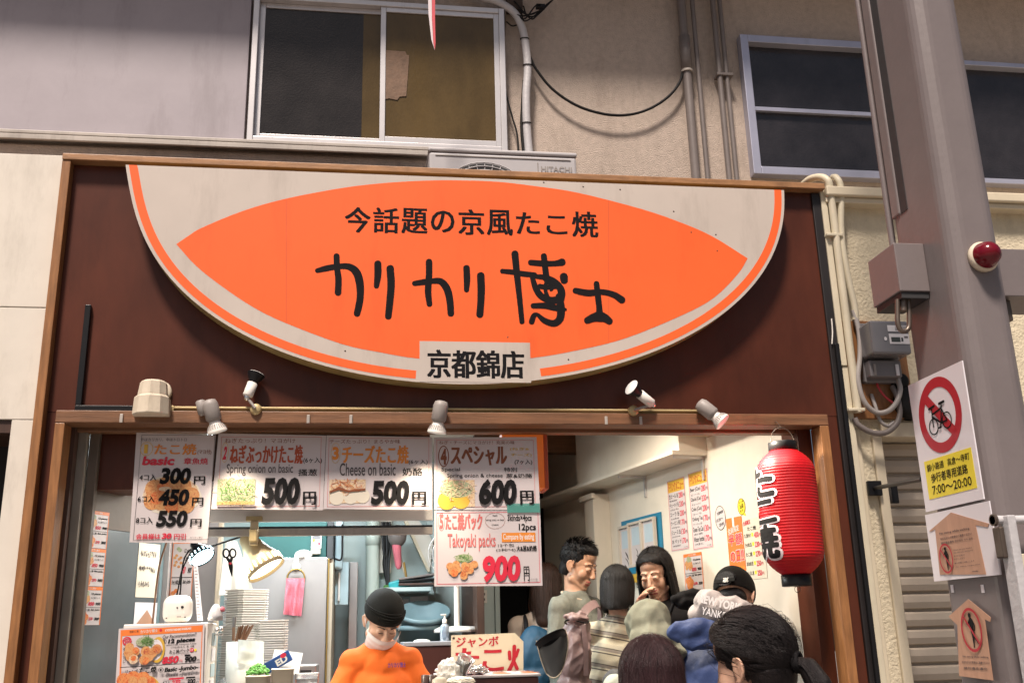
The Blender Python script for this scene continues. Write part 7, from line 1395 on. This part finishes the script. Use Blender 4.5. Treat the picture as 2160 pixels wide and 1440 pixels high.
for j in range(nz + 1):
    v = j / nz
    for i in range(nx + 1):
        th = (i / nx - .5) * 2.5; rowf = .116 - .014 * v - .030 * v * v; zz = -.022 - .098 * v + .012 * abs(th) * (1 - v) * .6 + .014 * abs(th) * v
        fz = .012 + (rowf - .008) * math.cos(th) ** .9 if abs(th) < 1.5 else .01
        vs.append(H(fz - .002 * math.sin(v * 18), (.083 - .008 * v) * math.sin(th), zz))
b.add(vs, [(j * (nx + 1) + i, j * (nx + 1) + i + 1, (j + 1) * (nx + 1) + i + 1, (j + 1) * (nx + 1) + i) for j in range(nz) for i in range(nx)], 'mask_white', True)
for s in (1, -1): b.tube([H(.028, s * .077, -.03), H(.01, s * .084, -.005), H(-.01, s * .088, .012)], .0012, 'mask_white', 5)
b.build('face_mask', cook)
b = MB(); b.tube([t(-.035 + .052 * math.cos(a), .058 * math.sin(a), -.222 - .012 * math.cos(a)) for a in np.linspace(0, 6.283, 29)], .014, 'cloth_black', 8, caps=False); b.build('undershirt_collar', cook)
pt = Plane(t(.150, -.050, -.300), T.R * -1, (T.Z + T.F * -.35), (T.F + T.Z * .35)); b = MB(); b.textm(pt, 'カリカリ博士', -.038 - .0, 0, .038, .022, 'print_purple', .002, .03); b.build('shirt_lettering', cook)
# ---- customers
hp = U(1222, 1192, 1.35)
man, H, T, t = person('man in a grey sweatshirt with short black hair looking down', hp, -42, -40, 20, 0, 1.0, .2, 'skin_tan', 'sweat_grey', 'sweatshirt', [((-.02, .24, -.52), (.22, .13, -.52)), ((.02, -.23, -.52), (.24, -.05, -.50))], disp=.008, shoulder=.168, puff=.038, seed=2, voxel=.0038)
hair(H, 'short', 'hair_black', man, n=420, seed=2)
b = MB(); b.tube([t(-.032 + .071 * math.cos(a), .074 * math.sin(a), -.212 - .026 * math.cos(a)) for a in np.linspace(0, 6.283, 29)], .006, 'cream_cloth', 8, caps=False); b.build('collar', man)
def chest(T, t, f, r, u): return Plane(t(f, r, u), T.R * -1, T.Z, T.F)
pc = chest(T, t, .142, -.01, -.375); b = MB(); hh = itertools.count(.004, .0002)
b.ppoly(pc, [(.075 * (16 * math.sin(a) ** 3) / 16, .055 * (13 * math.cos(a) - 5 * math.cos(2 * a) - 2 * math.cos(3 * a) - math.cos(4 * a)) / 14) for a in np.linspace(0, 6.283, 40)[:-1]], 'print_purple', next(hh), .003, True)
b.textm(pc, 'UNIVERSITY', -.055, -.012, .055, .010, 'ink_white', next(hh) + .001, .03); b.build('chest_print', man)
b = MB()
for s in (0, 1):
    pg = chest(T, t, .125 + .02 * s, -.01 + .012 * s, -.275 - .055 * s); b.ringm(pg, 0, 0, .024, .026, None, 'lcd', .012, 20); b.tube([pg.at(.025 * math.cos(a), .027 * math.sin(a), .012) for a in np.linspace(0, 6.283, 25)], .002, 'aluminium' if s else 'lcd', 6, caps=False)
b.build('sunglasses'); tag(bpy.data.objects[b'sunglasses'.decode()], 'dark round sunglasses hooked on the collar of the grey sweatshirt', 'sunglasses')
hp = U(1304, 1246, .98)
bob, H, T, t = person('woman with a short black bob in a cream striped top seen from behind', hp, 70, 62, 12, 0, .88, .2, 'skin_light', 'striped_cloth', 'striped_top', [((.05, .22, -.50), (.22, .12, -.40)), ((.04, -.22, -.50), (.22, -.10, -.42))], disp=.008, puff=.034, fem=True, face=False, seed=5, voxel=.006)
hair(H, 'bob', 'hair_black', bob, L=.128, n=650, seed=3, amin=40)
hp = U(1382, 1212, 1.05)
lady, H, T, t = person('woman with long straight black hair eating with a hand near her mouth', hp, -125, -128, 14, -3, .97, .2, 'skin_light', 'cloth_black', 'black_top', [((.10, .20, -.52), (.150, .070, -.262)), ((.03, -.22, -.50), (.20, -.10, -.42))], fem=True, seed=6, voxel=.0038)
hair(H, 'long', 'hair_black', lady, L=.36, n=800, seed=4, amin=60, part=.05)
hp = U(1366, 1330, .40)
hood, H, T, t = person('person with a sage green hood up and charcoal jacket seen from behind', hp, 100, 100, 18, 0, .92, .2, 'skin_light', 'jacket_charcoal', 'jacket', [((.03, .25, -.50), (.20, .16, -.55)), ((.03, -.25, -.50), (.20, -.16, -.55))], face=False, disp=.009, puff=.04, seed=7, voxel=.006, shoulder=.18)
v, f = hull([H.e((-.02, 0, .03), (.118, .105, .112)), H.e((-.075, .02, .055), (.055, .06, .06)), H.e((-.04, 0, -.06), (.11, .112, .10)), H.c((-.06, .09, -.13), .05, (.06, .09, -.14), .05), H.c((-.06, -.09, -.13), .05, (.06, -.09, -.14), .05), H.e((-.05, 0, -.15), (.10, .15, .06))], .007, 3, .012, 10, 4.0); put('hood', v, f, 'hood_sage', hood)
pl_ = Plane(t(-.168, -.02, -.30), T.R, T.Z, T.F * -1); b = MB(); b.textm(pl_, 'THE', -.034, .012, -.008, .018, 'ink_white', .004, .03); b.textm(pl_, 'NORTH', -.034, .004, -.004, .010, 'ink_white', .004, .03); b.textm(pl_, 'FACE', -.034, -.004, -.008, .002, 'ink_white', .004, .03)
for r in (.012, .021, .030): b.stroke(pl_, [(.0 + r * math.cos(a), -.004 + r * math.sin(a)) for a in np.linspace(0, math.pi / 2, 7)], .0055, 'ink_white', .004, inplane=True, cap=False)
b.build('back_emblem', hood)
v, f = hull([('c', t(-.06, -.20, -.30), .065, t(.0, -.26, -.52), .062), ('c', t(.0, -.26, -.52), .062, t(.16, -.2, -.60), .05)], .008, 3, .009, 9, 8.0); put('sleeve', v, f, 'sage_sleeve', hood)
b = MB(); b.tube(catmull([tuple(t(-.06, -.16, -.235)), tuple(t(-.155, -.17, -.32)), tuple(t(-.165, -.19, -.45)), tuple(t(-.14, -.20, -.62))], 6), .016, 'cloth_black', 8); b.build('backpack_strap', hood)
hp = U(1552, 1262, .32)
capm, H, T, t = person('man in a blue jacket and black cap bending away towards the wall', hp, 62, 48, 32, 6, .96, .2, 'skin_light', 'jacket_blue', 'jacket', [((.05, .24, -.48), (.22, .16, -.52)), ((.05, -.25, -.48), (.22, -.16, -.52))], lean=.14, face=False, disp=.011, puff=.055, shoulder=.175, tu=.085, seed=8, voxel=.006, side=-.17)
b = clipshell(H, (-.018, 0, .035), (.112, .092, .106), (-.02, 0, .0), (-.10, 0, 1), 'cap_black', None, None)
b.tube([H(-.018 - .113 * math.cos(a), .055 * math.sin(a) * 1.2, .012 + .058 * math.cos(a)) if False else H(-.018 - .108 + .004 * abs(a), .045 * math.sin(a), .018 + .045 * math.cos(a)) for a in np.linspace(-1.57, 1.57, 13)], .004, 'cloth_black', 6); pbk = Plane(H(-.135, 0, .03), H.R, H.Z, H.F * -1); b.ringm(pbk, 0, -.01, .040, .036, None, 'hair_black', -.002, 24); b.pbox(pbk, -.005, -.035, .018, -.012, -.001, .004, 'chrome'); b.pbox(pbk, -.045, -.032, -.006, -.016, -.001, .002, 'cap_black'); b.pbox(pbk, .0185, -.032, .045, -.016, -.001, .002, 'cap_black')
v, f = hull([H.e((.13, 0, .02), (.065, .078, .008))], .006, 1); b.add(v, f, 'cap_black', True); b.build('cap', capm)
v, f = hull([H.e((-.05, 0, -.03), (.055, .07, .05))], .006, 2); put('hair', v, f, 'hair_black', capm)
HG = Frame(U(1522, 1283, .22), 62, 0, 0, 1)
v, f = hull([HG.e((.02, .0, -.01), (.06, .125, .066)), HG.e((.02, -.05, .03), (.05, .07, .052)), HG.e((.03, .06, -.03), (.05, .07, .048)), HG.c((.03, -.10, -.02), .045, (.10, -.10, -.02), .035), HG.c((.04, .11, -.04), .04, (.12, .10, .0), .03)], .0045, 14, .009, 15, 2.0); put('grey_hood', v, f, 'hood_grey', capm)
HB = Frame(U(1484, 1325, .14), 68, 0, 0, 1)
v, f = hull([HB.e((.02, -.02, -.01), (.045, .13, .05)), HB.e((.01, -.02, -.05), (.03, .08, .04))], .0045, 10, .012, 12, 6.0); put('blue_hood', v, f, 'jacket_blue', capm)
ph = Plane(HG(-.052, .0, .0), HG.R - HG.Z * .28, HG.Z + HG.R * .28, HG.F * -1); b = MB(); b.textm(ph, 'NEW YORK', -.095, .004, .085, .040, 'ink_white', .006, .045); b.textm(ph, 'YANKEES', -.072, -.042, .062, -.006, 'ink_black', .006, .07); b.textm(ph, 'YANKEES', -.070, -.040, .060, -.008, 'ink_white', .0068, .02); b.build('hood_lettering', capm)
hp = U(1152, 1238, 1.92)
back, H, T, t = person('woman in a beige coat with long brown hair half hidden behind the pack poster', hp, 80, 80, 8, 0, .97, .2, 'skin_light', 'coat_beige', 'coat', None, fem=True, face=False, seed=10, voxel=.007, puff=.03)
hair(H, 'long', 'hair_brown', back, L=.20, n=260, seed=9, amin=60)
v, f = hull([('s', t(-.24, -.07, -.48), (.10, .13, .20), T.M), ('s', t(-.27, -.07, -.58), (.09, .12, .12), T.M)], .008, 3, .008, 9, 3.0); bp_ = put('backpack', v, f, 'pack_blue', None) if False else None
b = MB(); b.add(v, f, 'pack_blue', True); b.tube(catmull([tuple(t(-.05, -.13, -.22)), tuple(t(-.20, -.12, -.30)), tuple(t(-.22, -.12, -.6))], 6), .012, 'cloth_black', 6); tag(b.build('backpack'), 'blue backpack with black straps on the woman in the beige coat', 'backpack')
# street side heads, nearest the camera
hp = U(1374, 1446, -1.32)
plum, H, T, t = person('person with dark plum brown hair seen from behind at the bottom edge', hp, 84, 84, 6, 0, .88, 0, 'skin_light', 'cloth_black', 'jacket', None, fem=True, face=False, seed=11, voxel=.007)
hair(H, 'long', 'hair_plum', plum, L=.26, n=1300, seed=12, amin=30, part=-.1)
hp = U(1580, 1404, -1.52)
pony, H, T, t = person('woman with a black ponytail facing the shop, nearest the camera', hp, 130, 136, 7, 0, .98, 0, 'skin_light', 'cloth_black', 'jacket', None, fem=True, face=False, seed=13, voxel=.0036)
hair(H, 'tail', 'hair_soft_black', pony, n=1900, seed=14)
# bags and the visor
hp = U(1212, 1375, .80)
v, f = hull([('s', hp + Vector((0, 0, -.03)), (.078, .085, .15)), ('s', hp + Vector((.02, .01, .08)), (.065, .07, .08)), ('s', hp + Vector((-.01, 0, -.15)), (.082, .085, .07)), ('s', hp + Vector((.012, -.02, .150)), (.055, .045, .016)), ('c', hp + Vector((-.04, -.03, .158)), .012, hp + Vector((.065, -.01, .168)), .014)], .0042, 6, .013, 13, 1.0)
b = MB(); b.add(v, f, 'pink_nylon', True)
def band(b, pts, wdir, w, m, th=.004):
    q = [Vector(p) for p in catmull([tuple(p) for p in pts], 8)]; wd = Vector(wdir).normalized(); vs = []
    for i, p in enumerate(q):
        d = (q[min(i + 1, len(q) - 1)] - q[max(i - 1, 0)]).normalized(); x = (wd - d * wd.dot(d)).normalized(); n_ = d.cross(x)
        vs += [p - x * w / 2 - n_ * th / 2, p + x * w / 2 - n_ * th / 2, p + x * w / 2 + n_ * th / 2, p - x * w / 2 + n_ * th / 2]
    F = [(4 * i + a, 4 * i + (a + 1) % 4, 4 * i + 4 + (a + 1) % 4, 4 * i + 4 + a) for i in range(len(q) - 1) for a in range(4)]
    b.add(vs, F + [(3, 2, 1, 0), tuple(len(vs) - 4 + k for k in range(4))], m, False)
band(b, [hp + Vector((.03, -.02, .14)), hp + Vector((.06, .0, .185)), hp + Vector((.11, .06, .212)), hp + Vector((.15, .13, .215)), hp + Vector((.18, .22, .18)), hp + Vector((.19, .28, .10))], (.35, -.5, -.8), .040, 'pink_nylon', .008)
band(b, [hp + Vector((.03, -.075, .12)), hp + Vector((.035, -.085, .03)), hp + Vector((.03, -.088, -.1))], (1, 0, 0), .022, 'pink_nylon', .006)
b.tube([hp + Vector((.012 + .055 * math.cos(a), -.018 + .046 * math.sin(a), .137 + .008 * math.sin(2 * a))) for a in np.linspace(0, 6.283, 25)], .0035, 'cloth_black', 6, caps=False); tag(b.build('drawstring_bag'), 'puffy dusty pink drawstring backpack carried by the woman with the bob', 'backpack')
VY = .58; pv = front(VY); hv = thing('sun_visor', 'dark grey sun visor with pale piping hanging from the pink backpack', 'visor', U(1164, 1420, VY))
tr_ = catmull([(1131, 1350), (1141, 1362), (1158, 1360), (1176, 1346), (1191, 1326)], 6); br_ = catmull([(1152, 1420), (1160, 1427), (1169, 1427), (1179, 1418), (1187, 1404)], 6); lm, rm = np.array((1141., 1392.)), np.array((1197., 1360.))
b = MB(); vs = []; N_ = len(tr_)
for j in range(11):
    w = j / 10
    for i in range(N_):
        u = i / (N_ - 1); p = tr_[i] * (1 - w) + br_[i] * w; bl = 4 * w * (1 - w); p = p + (lm - (tr_[0] + br_[0]) / 2) * bl * (1 - u) + (rm - (tr_[-1] + br_[-1]) / 2) * bl * u
        a_, c_ = pv.ab(p[0], p[1]); vs.append(pv.at(a_, c_, .045 * math.sin(math.pi * (.1 + .8 * u)) * (.55 + .45 * w)))
F = [(j * N_ + i, (j + 1) * N_ + i, (j + 1) * N_ + i + 1, j * N_ + i + 1) for j in range(10) for i in range(N_ - 1)]; b.add(vs, F, 'visor_grey', True); b.add([p - pv.n * .004 for p in vs], [f_[::-1] for f_ in F], 'visor_grey', True); b.build('brim', hv)
b = MB(); b.tube([vs[j * N_] for j in range(11)] + vs[10 * N_:11 * N_] + [vs[j * N_ + N_ - 1] for j in range(10, -1, -1)], .0030, 'cream_cloth', 6); b.build('piping', hv)
b = MB(); c0 = pv.hit(1160, 1343); e1 = (pv.hit(1191, 1322) - pv.hit(1131, 1352)); r1 = e1.length / 2; e1.normalize(); e2 = Vector((0, 1, 0)).cross(e1) * -1
vs = []; 
for i in range(41):
    a = 2 * math.pi * i / 40; c = c0 + e1 * r1 * math.cos(a) + Vector((0, 1, 0)) * -.05 * math.sin(a) - e2 * (-.018) * math.sin(a); hgt = .030; vs += [c + e2 * 0.0, c - e2 * hgt]
b.add(vs, [(2 * i, 2 * i + 1, 2 * i + 3, 2 * i + 2) for i in range(40)], 'cloth_black', True); b.tube(vs[::2], .003, 'cloth_black', 6, caps=False); b.build('band', hv)
vp = U(1446, 1262, .55); v, f = hull([('c', vp + Vector((-.05, 0, .0)), .024, vp + Vector((.05, .02, .015)), .034), ('s', vp + Vector((.01, 0, -.02)), (.06, .04, .03))], .006, 2, .006, 14, 5.0)
b = MB(); b.add(v, f, 'cloth_black', True); pz = front(vp.y - .04); b.textm(pz, 'A', vp.x - .01, vp.z + .012, vp.x + .01, vp.z + .026, 'ink_white', .0) if False else None
b.cable([vp + Vector((-.05, 0, 0)), vp + Vector((-.075, .0, -.06)), vp + Vector((-.10, .02, -.12))], .008, 'cloth_black', 8); tag(b.build('shoulder_bag'), 'small black shoulder bag between the long haired woman and the blue jacket', 'bag')
# ================================================================ lamps that are lit in the picture
spotlamp('rail_spot_light', q1, d1, 14, (1.0, .86, .66), 80, .7)
spotlamp('rail_spot_light', q2, d2, 15, (1.0, .84, .62), 90, .7)
spotlamp('rail_spot_light', q3, d3, 44, (1.0, .88, .70), 110, .7)
